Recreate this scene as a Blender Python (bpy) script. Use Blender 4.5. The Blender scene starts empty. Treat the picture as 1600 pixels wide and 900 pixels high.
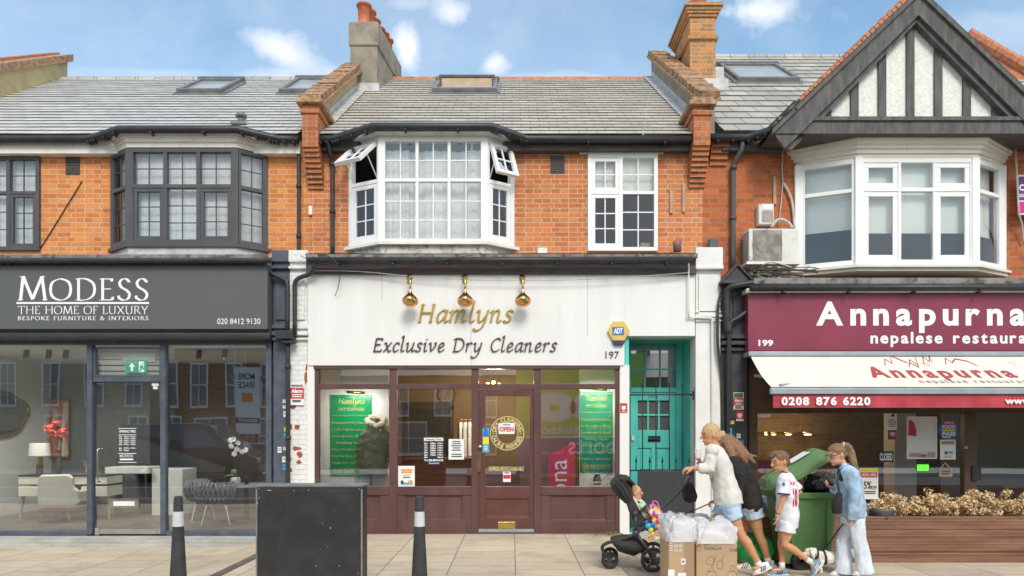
import bpy, bmesh, math, random
from mathutils import Vector as V, Matrix, noise
from mathutils.bvhtree import BVHTree
R = math.radians
random.seed(11)
D = bpy.data; SC = bpy.context.scene; COL = SC.collection

# ---------------------------------------------------------------- camera, sky, sun, exposure
FPX, HY, CY, CZ = 1100.0, 674.0, -11.0, 1.6          # focal length and horizon of a 1600 px wide picture; camera place
cam = D.objects.new('camera', D.cameras.new('camera')); COL.objects.link(cam)
cam.location = (0, CY, CZ); cam.rotation_euler = (R(90), 0, 0)
cam.data.sensor_width = 36; cam.data.lens = 36*FPX/1600; cam.data.shift_y = (HY-450)/1600
cam.data.clip_end = 2000; cam.data.clip_start = .05
SC.camera = cam
SUN_EL, SUN_AZ, SUN_STR, SKY_STR, EXPOSURE = 40, 12, 1.55, .15, .55
vs = SC.view_settings
vs.view_transform = 'Standard'; vs.look = 'None'; vs.gamma = 1; vs.exposure = EXPOSURE; vs.use_curve_mapping = False
sun = D.objects.new('sun', D.lights.new('sun', 'SUN')); COL.objects.link(sun)
sun.data.energy = SUN_STR; sun.data.angle = R(20); sun.data.color = (1, .93, .835)
# the sun stands behind the camera, a little to the right
sd = V((math.sin(R(SUN_AZ))*math.cos(R(SUN_EL)), -math.cos(R(SUN_AZ))*math.cos(R(SUN_EL)), math.sin(R(SUN_EL))))
sun.rotation_euler = sd.to_track_quat('Z', 'Y').to_euler()

class NT:                                            # little helper for node trees
    def __init__(s, tree): s.t = tree; s.n = tree.nodes; s.l = tree.links
    def new(s, kind, **kw):
        n = s.n.new(kind)
        for k, v in kw.items():
            if k.startswith('i_'):
                key = k[2:].replace('_', ' ')
                n.inputs[int(key) if key.isdigit() else key].default_value = v
            else: setattr(n, k, v)
        return n
    def link(s, a, b): s.l.new(a, b)
    def math(s, op, a, b=None, c=None, clamp=False):
        n = s.n.new('ShaderNodeMath'); n.operation = op; n.use_clamp = clamp
        for i, x in enumerate((a, b, c)):
            if x is None: continue
            if isinstance(x, (int, float)): n.inputs[i].default_value = x
            else: s.l.new(x, n.inputs[i])
        return n.outputs[0]
    def mix(s, fac, a, b, kind='MIX'):
        n = s.n.new('ShaderNodeMix'); n.data_type = 'RGBA'; n.blend_type = kind; n.clamp_result = False
        for sock, x in ((n.inputs[0], fac), (n.inputs[6], a), (n.inputs[7], b)):
            if hasattr(x, 'links'): s.l.new(x, sock)
            elif isinstance(x, (int, float)): sock.default_value = x
            else: sock.default_value = (*x[:3], 1)
        return n.outputs[2]
    def ramp(s, fac, a, b, ca=(0, 0, 0), cb=(1, 1, 1)):
        n = s.n.new('ShaderNodeMapRange'); n.interpolation_type = 'SMOOTHSTEP'
        n.inputs[1].default_value = a; n.inputs[2].default_value = b
        s.l.new(fac, n.inputs[0]); return n.outputs[0]

wd = D.worlds.new('World'); SC.world = wd; wd.use_nodes = True
w = NT(wd.node_tree); bg = w.n['Background']; bg.inputs[1].default_value = 1
sky = w.new('ShaderNodeTexSky', sky_type='NISHITA', sun_disc=False, sun_elevation=R(SUN_EL), sun_rotation=R(180-SUN_AZ),
            air_density=1.0, dust_density=1.2, ozone_density=2.2)
skyc = w.mix(1.0, sky.outputs[0], (SKY_STR,)*3, 'MULTIPLY')
tc = w.new('ShaderNodeTexCoord'); dirv = tc.outputs['Generated']
sep = w.new('ShaderNodeSeparateXYZ'); w.link(dirv, sep.inputs[0])
warp = w.new('ShaderNodeTexNoise', i_Scale=9.0, i_Detail=7.0, i_Roughness=.62); w.link(dirv, warp.inputs[0])
warp2 = w.new('ShaderNodeTexNoise', i_Scale=3.2, i_Detail=5.0, i_Roughness=.55); w.link(dirv, warp2.inputs[0])
mask = None
# clouds: places in the sky (direction), half sizes across and up, strength
CLOUDS = [(440, 78, 75, 34, .9, -.45), (636, 78, 40, 58, 1.0, 0), (772, 98, 42, 34, .8, .3), (705, 18, 52, 34, .75, 0),
          (480, 118, 190, 22, .6, 0), (1175, 18, 130, 46, .95, 0), (640, 5, 70, 20, .45, 0), (60, 20, 130, 24, .25, 0),
          (990, 60, 150, 70, .16, 0), (860, 125, 260, 18, .45, 0), (1560, 45, 120, 50, .35, 0), (240, 115, 260, 16, .35, 0)]
for (px, py, sx, sy, st, tilt) in CLOUDS:
    c = V((px-800, FPX, HY-py)).normalized()
    ax = V((1, 0, tilt)); ax = (ax - c*ax.dot(c)).normalized(); ay = c.cross(ax)
    L = math.sqrt((px-800)**2 + FPX**2 + (HY-py)**2)
    d = w.new('ShaderNodeVectorMath', operation='SUBTRACT'); w.link(dirv, d.inputs[0]); d.inputs[1].default_value = c
    def dot(a):
        n = w.new('ShaderNodeVectorMath', operation='DOT_PRODUCT'); w.link(d.outputs[0], n.inputs[0]); n.inputs[1].default_value = a
        return n.outputs['Value']
    u = w.math('MULTIPLY', dot(ax), L/sx); v = w.math('MULTIPLY', dot(ay), L/sy)
    r2 = w.math('SQRT', w.math('ADD', w.math('MULTIPLY', u, u), w.math('MULTIPLY', v, v)))
    n1 = w.math('MULTIPLY', w.math('SUBTRACT', warp.outputs[0], .5), 3.4)
    e = w.math('SUBTRACT', 1.0, w.math('ADD', r2, n1))
    m_ = w.math('MULTIPLY', w.ramp(e, -.15, .95), st)
    mask = m_ if mask is None else w.math('MAXIMUM', mask, m_)
back = w.ramp(sep.outputs[1], .25, -.25)              # a broken cloud cover over the rest of the sky
gen = w.math('MULTIPLY', w.ramp(warp2.outputs[0], .30, .58), w.math('ADD', w.math('MULTIPLY', back, .74), .20))
mask = w.math('MAXIMUM', mask, gen)
shade = w.ramp(warp.outputs[0], .35, .75)
cl = w.mix(shade, (.62, .66, .74), (1.02, 1.0, .97))
tint = w.mix(1.0, skyc, (1.0, 1.15, 1.05), 'MULTIPLY')
w.link(w.mix(mask, tint, cl), bg.inputs[0])

# ---------------------------------------------------------------- placing helpers
def W(px, py, Y): s = FPX/(Y-CY); return V(((px-800)/s, Y, CZ+(HY-py)/s))
def WX(px, Y): return (px-800)*(Y-CY)/FPX
def WZ(py, Y): return CZ+(HY-py)*(Y-CY)/FPX
def on_slope(px, py, y0, z0, tan):                    # where the sight line meets a roof slope rising from (y0, z0)
    dx, dz = (px-800)/FPX, (HY-py)/FPX
    t = (z0 - CZ + (CY-y0)*tan)/(dz - tan)
    return V((dx*t, CY+t, CZ+dz*t))

class MB:                                             # collects shapes, then links them as ONE mesh object
    def __init__(s): s.v = []; s.f = []; s.mi = []; s.m = 0; s.sm = []; s.smooth = False
    def add(s, vs, fs):
        b = len(s.v); s.v += [V(p) for p in vs]
        for f in fs: s.f.append([b+i for i in f]); s.mi.append(s.m); s.sm.append(s.smooth)
        return s
    def box(s, x0, x1, y0, y1, z0, z1):
        x0, x1 = sorted((x0, x1)); y0, y1 = sorted((y0, y1)); z0, z1 = sorted((z0, z1))
        return s.obox(V((x0, y0, z0)), V((x1-x0, 0, 0)), V((0, y1-y0, 0)), V((0, 0, z1-z0)))
    def obox(s, o, a, b, c):
        o, a, b, c = V(o), V(a), V(b), V(c)
        P = [o, o+a, o+a+b, o+b, o+c, o+a+c, o+a+b+c, o+b+c]
        F = [(0, 3, 2, 1), (4, 5, 6, 7), (0, 1, 5, 4), (1, 2, 6, 5), (2, 3, 7, 6), (3, 0, 4, 7)]
        if a.cross(b).dot(c) < 0: F = [f[::-1] for f in F]
        return s.add(P, F)
    def quad(s, a, b, c, d): return s.add([a, b, c, d], [(0, 1, 2, 3)])
    def prism(s, pts, vec):
        pts = [V(p) for p in pts]; vec = V(vec); n = len(pts)
        nrm = V((0, 0, 0))
        for i in range(n): nrm += pts[i].cross(pts[(i+1) % n])
        if nrm.dot(vec) > 0: pts = pts[::-1]
        return s.add(pts+[p+vec for p in pts], [tuple(range(n)), tuple(range(2*n-1, n-1, -1))] +
                     [((i+1) % n, i, n+i, n+(i+1) % n) for i in range(n)])
    def loft(s, pts, ra, rb=None, side=None, n=12, caps=True):
        pts = [V(p) for p in pts]; k = len(pts)
        if isinstance(ra, (int, float)): ra = [ra]*k
        rb = ra if rb is None else ([rb]*k if isinstance(rb, (int, float)) else rb)
        ref = V(side) if side is not None else None; vs_ = []; prev = None
        for i in range(k):
            t = (pts[min(i+1, k-1)]-pts[max(i-1, 0)])
            t = t.normalized() if t.length > 1e-9 else V((0, 0, 1))
            if ref is not None: a = ref
            elif prev is None: a = V((0, 1, 0)) if abs(t.y) < .9 else V((1, 0, 0))
            else: a = prev
            a = (a-t*a.dot(t)); a = a.normalized() if a.length > 1e-6 else V((1, 0, 0))
            prev = a; b = t.cross(a)
            for j in range(n):
                q = 2*math.pi*j/n
                vs_.append(pts[i]+a*(ra[i]*math.cos(q))+b*(rb[i]*math.sin(q)))
        fs = [(i*n+j, i*n+(j+1) % n, (i+1)*n+(j+1) % n, (i+1)*n+j) for i in range(k-1) for j in range(n)]
        if caps: fs += [tuple(range(n-1, -1, -1)), tuple(range((k-1)*n, k*n))]
        return s.add(vs_, fs)
    tube = loft
    def curve(s, pts, r, n=8, sub=4):                 # smooth tube through points
        pts = smooth_path(pts, sub)
        if isinstance(r, (list, tuple)):
            m = len(r); q = []
            for i in range(len(pts)):
                t = i/(len(pts)-1)*(m-1); a = min(int(t), m-2); q.append(r[a]+(r[a+1]-r[a])*(t-a))
            r = q
        return s.loft(pts, r, n=n)
    def ell(s, c, r, axes=None, n=14, k=9):
        c = V(c); r = (r, r, r) if isinstance(r, (int, float)) else r
        A = axes or (V((1, 0, 0)), V((0, 1, 0)), V((0, 0, 1)))
        vs_ = [c-A[2]*r[2]]
        for i in range(1, k):
            p = -math.pi/2+math.pi*i/k
            for j in range(n):
                q = 2*math.pi*j/n
                vs_.append(c+A[0]*(r[0]*math.cos(p)*math.cos(q))+A[1]*(r[1]*math.cos(p)*math.sin(q))+A[2]*(r[2]*math.sin(p)))
        vs_.append(c+A[2]*r[2]); T = len(vs_)-1
        fs = [(0, 1+(j+1) % n, 1+j) for j in range(n)]
        for i in range(k-2):
            a = 1+i*n
            fs += [(a+j, a+(j+1) % n, a+n+(j+1) % n, a+n+j) for j in range(n)]
        a = 1+(k-2)*n
        fs += [(a+j, a+(j+1) % n, T) for j in range(n)]
        return s.add(vs_, fs)
    def lathe(s, c, prof, axis=(0, 0, 1), n=20):      # prof: (radius, distance along axis)
        c = V(c); ax = V(axis).normalized()
        a = ax.orthogonal().normalized(); b = ax.cross(a); vs_ = []
        for r, h in prof:
            for j in range(n):
                q = 2*math.pi*j/n; vs_.append(c+ax*h+a*(r*math.cos(q))+b*(r*math.sin(q)))
        k = len(prof)
        fs = [(i*n+j, i*n+(j+1) % n, (i+1)*n+(j+1) % n, (i+1)*n+j) for i in range(k-1) for j in range(n)]
        if prof[0][0] > 1e-6: fs.append(tuple(range(n-1, -1, -1)))
        if prof[-1][0] > 1e-6: fs.append(tuple(range((k-1)*n, k*n)))
        return s.add(vs_, fs)
    def torus(s, c, axis, Rr, r, n=28, k=8):
        c = V(c); ax = V(axis).normalized(); a = ax.orthogonal().normalized(); b = ax.cross(a); vs_ = []
        for i in range(n):
            q = 2*math.pi*i/n; d = a*math.cos(q)+b*math.sin(q)
            for j in range(k):
                p = 2*math.pi*j/k; vs_.append(c+d*(Rr+r*math.cos(p))+ax*(r*math.sin(p)))
        return s.add(vs_, [(i*k+j, i*k+(j+1) % k, ((i+1) % n)*k+(j+1) % k, ((i+1) % n)*k+j) for i in range(n) for j in range(k)])
    def mesh(s, name, off=V((0, 0, 0))):
        me = D.meshes.new(name); me.from_pydata([p-off for p in s.v], [], s.f)
        me.polygons.foreach_set('material_index', s.mi); me.polygons.foreach_set('use_smooth', s.sm); me.update()
        return me
    def build(s, name, mat, parent=None, bevel=0, smooth=None):
        if smooth is not None: s.sm = [smooth]*len(s.f)
        if parent is None:
            xs = [p.x for p in s.v]; ys = [p.y for p in s.v]; off = V(((min(xs)+max(xs))/2, (min(ys)+max(ys))/2, min(p.z for p in s.v)))
        else: off = wloc(parent)
        me = s.mesh(name, off)
        return link_mesh(name, me, mat, parent, off, bevel)

def link_mesh(name, me, mat, parent, off, bevel=0):
    o = D.objects.new(name, me); COL.objects.link(o)
    for m_ in (mat if isinstance(mat, (list, tuple)) else [mat]): me.materials.append(m_)
    if parent is None: o.location = off
    else: o.parent = parent
    if bevel:
        b = o.modifiers.new('bevel', 'BEVEL'); b.width = bevel; b.segments = 2; b.limit_method = 'ANGLE'; b.angle_limit = R(40)
    return o
def wloc(o):
    p = V((0, 0, 0))
    while o is not None: p = p+o.location; o = o.parent
    return p
def smooth_path(pts, sub=4):
    pts = [V(p) for p in pts]; out = []
    for i in range(len(pts)-1):
        p0, p1, p2, p3 = pts[max(i-1, 0)], pts[i], pts[i+1], pts[min(i+2, len(pts)-1)]
        for j in range(sub):
            t = j/sub
            out.append(.5*((2*p1)+(p2-p0)*t+(2*p0-5*p1+4*p2-p3)*t*t+(3*p1-p0-3*p2+p3)*t**3))
    out.append(pts[-1]); return out
def tag(o, label=None, cat=None, group=None, kind=None):
    if label: o['label'] = label
    if cat: o['category'] = cat
    if group: o['group'] = group
    if kind: o['kind'] = kind
    return o
def thing(name, label, cat, loc=(0, 0, 0), group=None):
    o = D.objects.new(name, None); COL.objects.link(o); o.location = loc; o.empty_display_size = .2
    return tag(o, label, cat, group)
def copy_tree(o, parent=None):
    c = o.copy(); COL.objects.link(c)
    if parent is not None: c.parent = parent
    for ch in [x for x in D.objects if x.parent is o]: copy_tree(ch, c)
    return c
def wall_cells(m, x0, x1, z0, z1, y0, y1, holes):     # a wall slab with rectangular openings
    xs = sorted({x0, x1, *[min(max(h[i], x0), x1) for h in holes for i in (0, 1)]})
    zs = sorted({z0, z1, *[min(max(h[i], z0), z1) for h in holes for i in (2, 3)]})
    for a, b in zip(xs, xs[1:]):
        run = None
        for c, d in zip(zs, zs[1:]):
            mx, mz = (a+b)/2, (c+d)/2
            if any(h[0] < mx < h[1] and h[2] < mz < h[3] for h in holes):
                if run: m.box(a, b, y0, y1, *run); run = None
            else: run = (run[0], d) if run else (c, d)
        if run: m.box(a, b, y0, y1, *run)
def remesh(m, name, mat, parent, voxel=.008, smooth=4, fold=0, fscale=(9, 9, 9), fn=None):
    off = wloc(parent); me = m.mesh(name+'_raw', off); o = D.objects.new('tmp', me); COL.objects.link(o)
    r = o.modifiers.new('r', 'REMESH'); r.mode = 'VOXEL'; r.voxel_size = voxel; r.use_smooth_shade = True
    s = o.modifiers.new('s', 'SMOOTH'); s.factor = .5; s.iterations = smooth
    dg = bpy.context.evaluated_depsgraph_get(); out = D.meshes.new_from_object(o.evaluated_get(dg))
    D.objects.remove(o); D.meshes.remove(me); out.name = name; out.materials.clear()
    if fold or fn:
        nr = [v.normal.copy() for v in out.vertices]
        for v, n_ in zip(out.vertices, nr):
            p = v.co+off; q = V((p.x*fscale[0], p.y*fscale[1], p.z*fscale[2]))
            d = 0
            if fold: d += fold*(noise.noise(q)+.5*noise.noise(q*2.3+V((5, 1, 2))))
            if fn: d += fn(p)
            v.co += n_*d
    for p in out.polygons: p.use_smooth = True
    return link_mesh(name, out, mat, parent, off)

# ---------------------------------------------------------------- materials
def hsv(c, f): return tuple(min(1, x*f) for x in c)
def pmat(name, col, rough=.6, var=.15, scale=2.5, bump=0, bscale=60, metal=0, spec=.4, streak=None, dirt=None, world=True, coat=0, sss=0):
    m = D.materials.new(name); m.use_nodes = True; t = NT(m.node_tree); b = t.n['Principled BSDF']
    if world: src = t.new('ShaderNodeNewGeometry').outputs['Position']
    else: src = t.new('ShaderNodeTexCoord').outputs['Object']
    if streak:
        mp = t.new('ShaderNodeMapping'); mp.inputs['Scale'].default_value = streak; t.link(src, mp.inputs[0]); src2 = mp.outputs[0]
    else: src2 = src
    n = t.new('ShaderNodeTexNoise', i_Scale=scale, i_Detail=6.0, i_Roughness=.6); t.link(src2, n.inputs[0])
    f = t.ramp(n.outputs[0], .3, .7)
    c = t.mix(f, hsv(col, 1-var), hsv(col, 1+var))
    if dirt:                                            # (colour, threshold, scale): stains with a shape of their own
        n2 = t.new('ShaderNodeTexNoise', i_Scale=dirt[2], i_Detail=8.0, i_Roughness=.7); t.link(src2, n2.inputs[0])
        c = t.mix(t.math('MULTIPLY', t.ramp(n2.outputs[0], dirt[1], dirt[1]+.12), dirt[3] if len(dirt) > 3 else .8), c, dirt[0])
    t.link(c, b.inputs['Base Color'])
    b.inputs['Roughness'].default_value = rough; b.inputs['Metallic'].default_value = metal
    b.inputs['Specular IOR Level'].default_value = spec; b.inputs['Coat Weight'].default_value = coat
    if sss: b.inputs['Subsurface Weight'].default_value = sss; b.inputs['Subsurface Scale'].default_value = .01; b.inputs['Subsurface Radius'].default_value = (1, .35, .2)
    if bump:
        n3 = t.new('ShaderNodeTexNoise', i_Scale=bscale, i_Detail=5.0); t.link(src2 if streak else src, n3.inputs[0])
        bp = t.new('ShaderNodeBump', i_Strength=bump, i_Distance=.01); t.link(n3.outputs[0], bp.inputs['Height']); t.link(bp.outputs[0], b.inputs['Normal'])
    return m
def wall_uv(t):                                        # world position unrolled onto upright walls
    g = t.new('ShaderNodeNewGeometry'); p = t.new('ShaderNodeSeparateXYZ'); n = t.new('ShaderNodeSeparateXYZ')
    t.link(g.outputs['Position'], p.inputs[0]); t.link(g.outputs['True Normal'], n.inputs[0])
    k = t.math('GREATER_THAN', t.math('ABSOLUTE', n.outputs[0]), .75)
    u = t.math('ADD', p.outputs[0], t.math('MULTIPLY', k, t.math('SUBTRACT', p.outputs[1], p.outputs[0])))
    c = t.new('ShaderNodeCombineXYZ'); t.link(u, c.inputs[0]); t.link(p.outputs[2], c.inputs[1])
    return c.outputs[0], g.outputs['Position']
def brickmat(name, c1, c2, mortar, bw=.228, rh=.0775, ms=.0065, dirt=(.08, .05, .035), da=.35, dark=None, white=0):
    m = D.materials.new(name); m.use_nodes = True; t = NT(m.node_tree); b = t.n['Principled BSDF']
    uv, pos = wall_uv(t)
    wob = t.new('ShaderNodeTexNoise', i_Scale=7.0, i_Detail=2.0); t.link(pos, wob.inputs[0])
    ad = t.new('ShaderNodeVectorMath', operation='MULTIPLY_ADD'); t.link(wob.outputs[1], ad.inputs[0])
    ad.inputs[1].default_value = (.012, .012, 0); t.link(uv, ad.inputs[2]); uv = ad.outputs[0]
    br = t.new('ShaderNodeTexBrick', i_Scale=1.0, i_Mortar_Size=ms, i_Mortar_Smooth=.25, i_Bias=-.1, i_Brick_Width=bw, i_Row_Height=rh)
    br.offset_frequency = 2; br.squash = .62; br.squash_frequency = 2
    br.inputs['Color1'].default_value = (*c1, 1); br.inputs['Color2'].default_value = (*c2, 1); br.inputs['Mortar'].default_value = (*mortar, 1)
    t.link(uv, br.inputs[0])
    n = t.new('ShaderNodeTexNoise', i_Scale=1.6, i_Detail=7.0, i_Roughness=.65); t.link(pos, n.inputs[0])
    n2 = t.new('ShaderNodeTexNoise', i_Scale=26.0, i_Detail=4.0); t.link(pos, n2.inputs[0])
    c = t.mix(.5, br.outputs[0], t.mix(t.ramp(n2.outputs[0], .3, .7), (.6, .6, .6), (1.35, 1.3, 1.25)), 'MULTIPLY')
    c = t.mix(.6, c, br.outputs[0])
    c = t.mix(t.math('MULTIPLY', t.ramp(n.outputs[0], .5, .78), da), c, dirt)
    if white:
        n4 = t.new('ShaderNodeTexNoise', i_Scale=2.4, i_Detail=9.0, i_Roughness=.75); t.link(pos, n4.inputs[0])
        c = t.mix(t.math('MULTIPLY', t.ramp(n4.outputs[0], .55, .72), white), c, (.62, .55, .46))
    t.link(c, b.inputs['Base Color']); b.inputs['Roughness'].default_value = .85; b.inputs['Specular IOR Level'].default_value = .25
    h = t.math('ADD', t.math('MULTIPLY', br.outputs[1], -1), t.math('MULTIPLY', n2.outputs[0], .5))
    bp = t.new('ShaderNodeBump', i_Strength=.7, i_Distance=.008); t.link(h, bp.inputs['Height']); t.link(bp.outputs[0], b.inputs['Normal'])
    return m
def slatemat(name, c1, c2, tan, step, bw=.3, streak=.35, moss=.2):
    m = D.materials.new(name); m.use_nodes = True; t = NT(m.node_tree); b = t.n['Principled BSDF']
    g = t.new('ShaderNodeNewGeometry'); p = t.new('ShaderNodeSeparateXYZ'); t.link(g.outputs['Position'], p.inputs[0])
    c = t.new('ShaderNodeCombineXYZ'); Ls = step*math.sqrt(1+tan*tan); t.link(t.math('DIVIDE', p.outputs[0], Ls), c.inputs[0]); t.link(t.math('DIVIDE', t.math('SUBTRACT', p.outputs[1], .019), step), c.inputs[1])
    br = t.new('ShaderNodeTexBrick', i_Scale=1.0, i_Mortar_Size=.022, i_Mortar_Smooth=.1, i_Bias=0.0, i_Brick_Width=bw/Ls, i_Row_Height=1.0)
    br.inputs['Color1'].default_value = (*c1, 1); br.inputs['Color2'].default_value = (*c2, 1); br.inputs['Mortar'].default_value = (*hsv(c2, .35), 1)
    t.link(c.outputs[0], br.inputs[0])
    n = t.new('ShaderNodeTexNoise', i_Scale=1.3, i_Detail=8.0, i_Roughness=.7); t.link(g.outputs['Position'], n.inputs[0])
    n2 = t.new('ShaderNodeTexNoise', i_Scale=22.0, i_Detail=4.0, i_Roughness=.7); t.link(g.outputs['Position'], n2.inputs[0])
    col = t.mix(t.math('MULTIPLY', t.ramp(n.outputs[0], .42, .75), streak), br.outputs[0], hsv(c2, .55))
    col = t.mix(t.math('MULTIPLY', t.ramp(n2.outputs[0], .56, .7), moss), col, (.10, .095, .07))
    t.link(col, b.inputs['Base Color']); b.inputs['Roughness'].default_value = .6; b.inputs['Specular IOR Level'].default_value = .45
    bp = t.new('ShaderNodeBump', i_Strength=.5, i_Distance=.01); t.link(t.math('SUBTRACT', n2.outputs[0], br.outputs[1]), bp.inputs['Height']); t.link(bp.outputs[0], b.inputs['Normal'])
    return m
def glassmat(name, refl=.2, tint=(.93, .95, .94), rough=0.0):
    m = D.materials.new(name); m.use_nodes = True; t = NT(m.node_tree); out = t.n['Material Output']; t.n.remove(t.n['Principled BSDF'])
    tr = t.new('ShaderNodeBsdfTransparent'); tr.inputs[0].default_value = (*tint, 1)
    gl = t.new('ShaderNodeBsdfGlossy'); gl.inputs['Roughness'].default_value = rough; gl.inputs[0].default_value = (.97, .98, 1, 1)
    g = t.new('ShaderNodeNewGeometry'); n = t.new('ShaderNodeTexNoise', i_Scale=.7, i_Detail=1.0); t.link(g.outputs['Position'], n.inputs[0])
    bp = t.new('ShaderNodeBump', i_Strength=.12, i_Distance=.02); t.link(n.outputs[0], bp.inputs['Height']); t.link(bp.outputs[0], gl.inputs['Normal'])
    fr = t.new('ShaderNodeFresnel', i_IOR=1.5)
    fac = t.math('ADD', t.math('MULTIPLY', fr.outputs[0], .8), refl, clamp=True)
    mx = t.new('ShaderNodeMixShader'); t.link(fac, mx.inputs[0]); t.link(tr.outputs[0], mx.inputs[1]); t.link(gl.outputs[0], mx.inputs[2]); t.link(mx.outputs[0], out.inputs[0])
    return m
def emat(name, col, s):
    m = D.materials.new(name); m.use_nodes = True; b = m.node_tree.nodes['Principled BSDF']
    b.inputs['Base Color'].default_value = (*col, 1); b.inputs['Emission Color'].default_value = (*col, 1); b.inputs['Emission Strength'].default_value = s
    return m
def filmmat(name, col=(.9, .92, .95), op=.35, rough=.12):     # thin crinkled clear plastic
    m = D.materials.new(name); m.use_nodes = True; t = NT(m.node_tree); out = t.n['Material Output']; b = t.n['Principled BSDF']
    b.inputs['Base Color'].default_value = (*col, 1); b.inputs['Roughness'].default_value = rough; b.inputs['Specular IOR Level'].default_value = .9
    g = t.new('ShaderNodeNewGeometry'); v_ = t.new('ShaderNodeTexVoronoi', i_Scale=16.0, distance='MINKOWSKI'); nz = t.new('ShaderNodeTexNoise', i_Scale=7.0, i_Detail=4.0); t.link(g.outputs['Position'], nz.inputs[0]); t.link(nz.outputs[1], v_.inputs[0]); bp = t.new('ShaderNodeBump', i_Strength=.35, i_Distance=.012); t.link(v_.outputs[0], bp.inputs['Height']); t.link(bp.outputs[0], b.inputs['Normal'])
    tr = t.new('ShaderNodeBsdfTransparent'); mx = t.new('ShaderNodeMixShader'); mx.inputs[0].default_value = op
    t.link(tr.outputs[0], mx.inputs[1]); t.link(b.outputs[0], mx.inputs[2]); t.link(mx.outputs[0], out.inputs[0])
    return m

M = {}
M['brick_mid'] = brickmat('orange red brick', (.68, .235, .08), (.50, .15, .055), (.62, .50, .36), da=.45, white=.25)
M['brick_left'] = brickmat('bright orange brick', (.76, .285, .085), (.56, .175, .052), (.66, .50, .34), da=.35, dirt=(.16, .075, .04), white=.22)
M['brick_right'] = brickmat('dark red brick', (.58, .165, .055), (.38, .10, .038), (.38, .25, .165), da=.5)
M['brick_pier'] = brickmat('pier brick', (.55, .18, .07), (.36, .11, .045), (.42, .32, .23), da=.45, dirt=(.12, .09, .06))
M['brick_stock'] = brickmat('yellow and black stock brick', (.62, .27, .09), (.34, .19, .085), (.55, .45, .30), da=.5, dirt=(.10, .08, .06))
M['brick_brown'] = brickmat('brown stock brick', (.20, .125, .06), (.12, .075, .035), (.20, .16, .11), da=.4)
M['brick_house'] = brickmat('old street brick', (.46, .22, .11), (.33, .15, .075), (.38, .31, .22), da=.3)
M['brick_pale'] = brickmat('pale street brick', (.66, .54, .37), (.55, .44, .29), (.46, .4, .3), da=.25)
M['brick_white'] = brickmat('whitewashed brick', (.80, .80, .78), (.77, .77, .75), (.70, .70, .68), da=.1, dirt=(.5, .47, .42))
M['coping'] = pmat('weathered brick coping', (.42, .25, .14), .9, .35, 14, .6, 40, dirt=((.13, .11, .08), .5, 9, .8))
M['slate_left'] = slatemat('pale smooth slate', (.60, .595, .575), (.50, .495, .48), .7, 4.37/22, streak=.25, moss=.12)
M['slate_mid'] = slatemat('weathered slate', (.58, .535, .455), (.45, .415, .355), .7, 4.37/23, streak=.35, moss=.5)
M['slate_right'] = slatemat('dark slate', (.52, .49, .43), (.37, .35, .315), .75, 5.32/16, bw=.42, streak=.4, moss=.25)
M['render'] = pmat('grey cement render', (.30, .265, .21), .9, .22, 3, .5, 90, dirt=((.16, .14, .11), .52, 5, .6))
M['render_yellow'] = pmat('ochre render', (.52, .42, .22), .9, .15, 3, .3, 60)
M['lead'] = pmat('lead flashing', (.50, .51, .50), .5, .2, 5, .2, 20, spec=.5)
M['terracotta'] = pmat('terracotta', (.52, .16, .075), .75, .2, 6, .2, 40)
M['red_tile'] = pmat('red clay tile', (.50, .20, .11), .85, .25, 12, .4, 40)
M['white_upvc'] = pmat('white window plastic', (.84, .84, .83), .35, .03, 2)
M['old_white'] = pmat('old white paint', (.78, .75, .68), .55, .08, 3, .15, 30, dirt=((.42, .34, .24), .58, 9, .7))
M['cream_wood'] = pmat('cream painted cornice', (.77, .73, .64), .5, .06, 3, .1, 20, dirt=((.5, .42, .30), .6, 6, .6))
M['grey_frame'] = pmat('dark grey frame', (.085, .085, .09), .4, .1, 3)
M['black_pipe'] = pmat('black plastic pipe', (.035, .036, .04), .42, .25, 6)
M['dark_board'] = pmat('dark stained board', (.085, .072, .068), .7, .3, 3, .3, 30, streak=(1, 6, 6))
M['black_beam'] = pmat('weathered black beam', (.115, .108, .104), .75, .3, 3, .4, 40, streak=(5, 5, 1))
M['white_wall'] = pmat('white painted board', (.80, .80, .775), .45, .03, 1.2, streak=(3, 3, .4), dirt=((.58, .57, .52), .60, 2.6, .22))
M['white_peel'] = pmat('peeling white paint', (.80, .79, .76), .65, .05, 3, .3, 40, dirt=((.40, .36, .30), .6, 11, .7))
M['roughcast'] = pmat('white roughcast', (.80, .785, .73), .9, .1, 30, 1.0, 22, dirt=((.48, .46, .42), .56, 16, .6))
M['maroon'] = pmat('maroon woodwork', (.112, .053, .048), .38, .18, 3, .08, 40, spec=.5, streak=(1, 1, .3), dirt=((.20, .10, .10), .62, 9, .5))
M['maroon_red'] = pmat('maroon red door', (.125, .047, .043), .35, .15, 3, spec=.5)
M['grey_sign'] = pmat('grey sign panel', (.105, .11, .112), .55, .04, 1)
M['shutter'] = pmat('dark shutter box', (.05, .05, .055), .5, .15, 3)
M['blue_grey'] = pmat('blue grey paint', (.085, .10, .13), .45, .2, 5, .2, 30, dirt=((.3, .32, .33), .68, 14, .6))
M['wine_sign'] = pmat('wine red sign', (.235, .038, .068), .38, .08, 2)
M['white_letter'] = pmat('white lettering', (.86, .86, .86), .45, .02, 2)
M['gold_letter'] = pmat('gold lettering', (.45, .31, .075), .35, .15, 9, metal=.5)
M['dark_letter'] = pmat('brown lettering', (.10, .065, .06), .5, .1, 4)
M['gold_leaf'] = pmat('gold leaf', (.72, .60, .28), .45, .1, 9)
M['copper'] = pmat('polished copper', (.80, .40, .19), .16, .12, 8, metal=1)
M['brass'] = pmat('brass', (.62, .44, .17), .25, .15, 8, metal=1)
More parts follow.
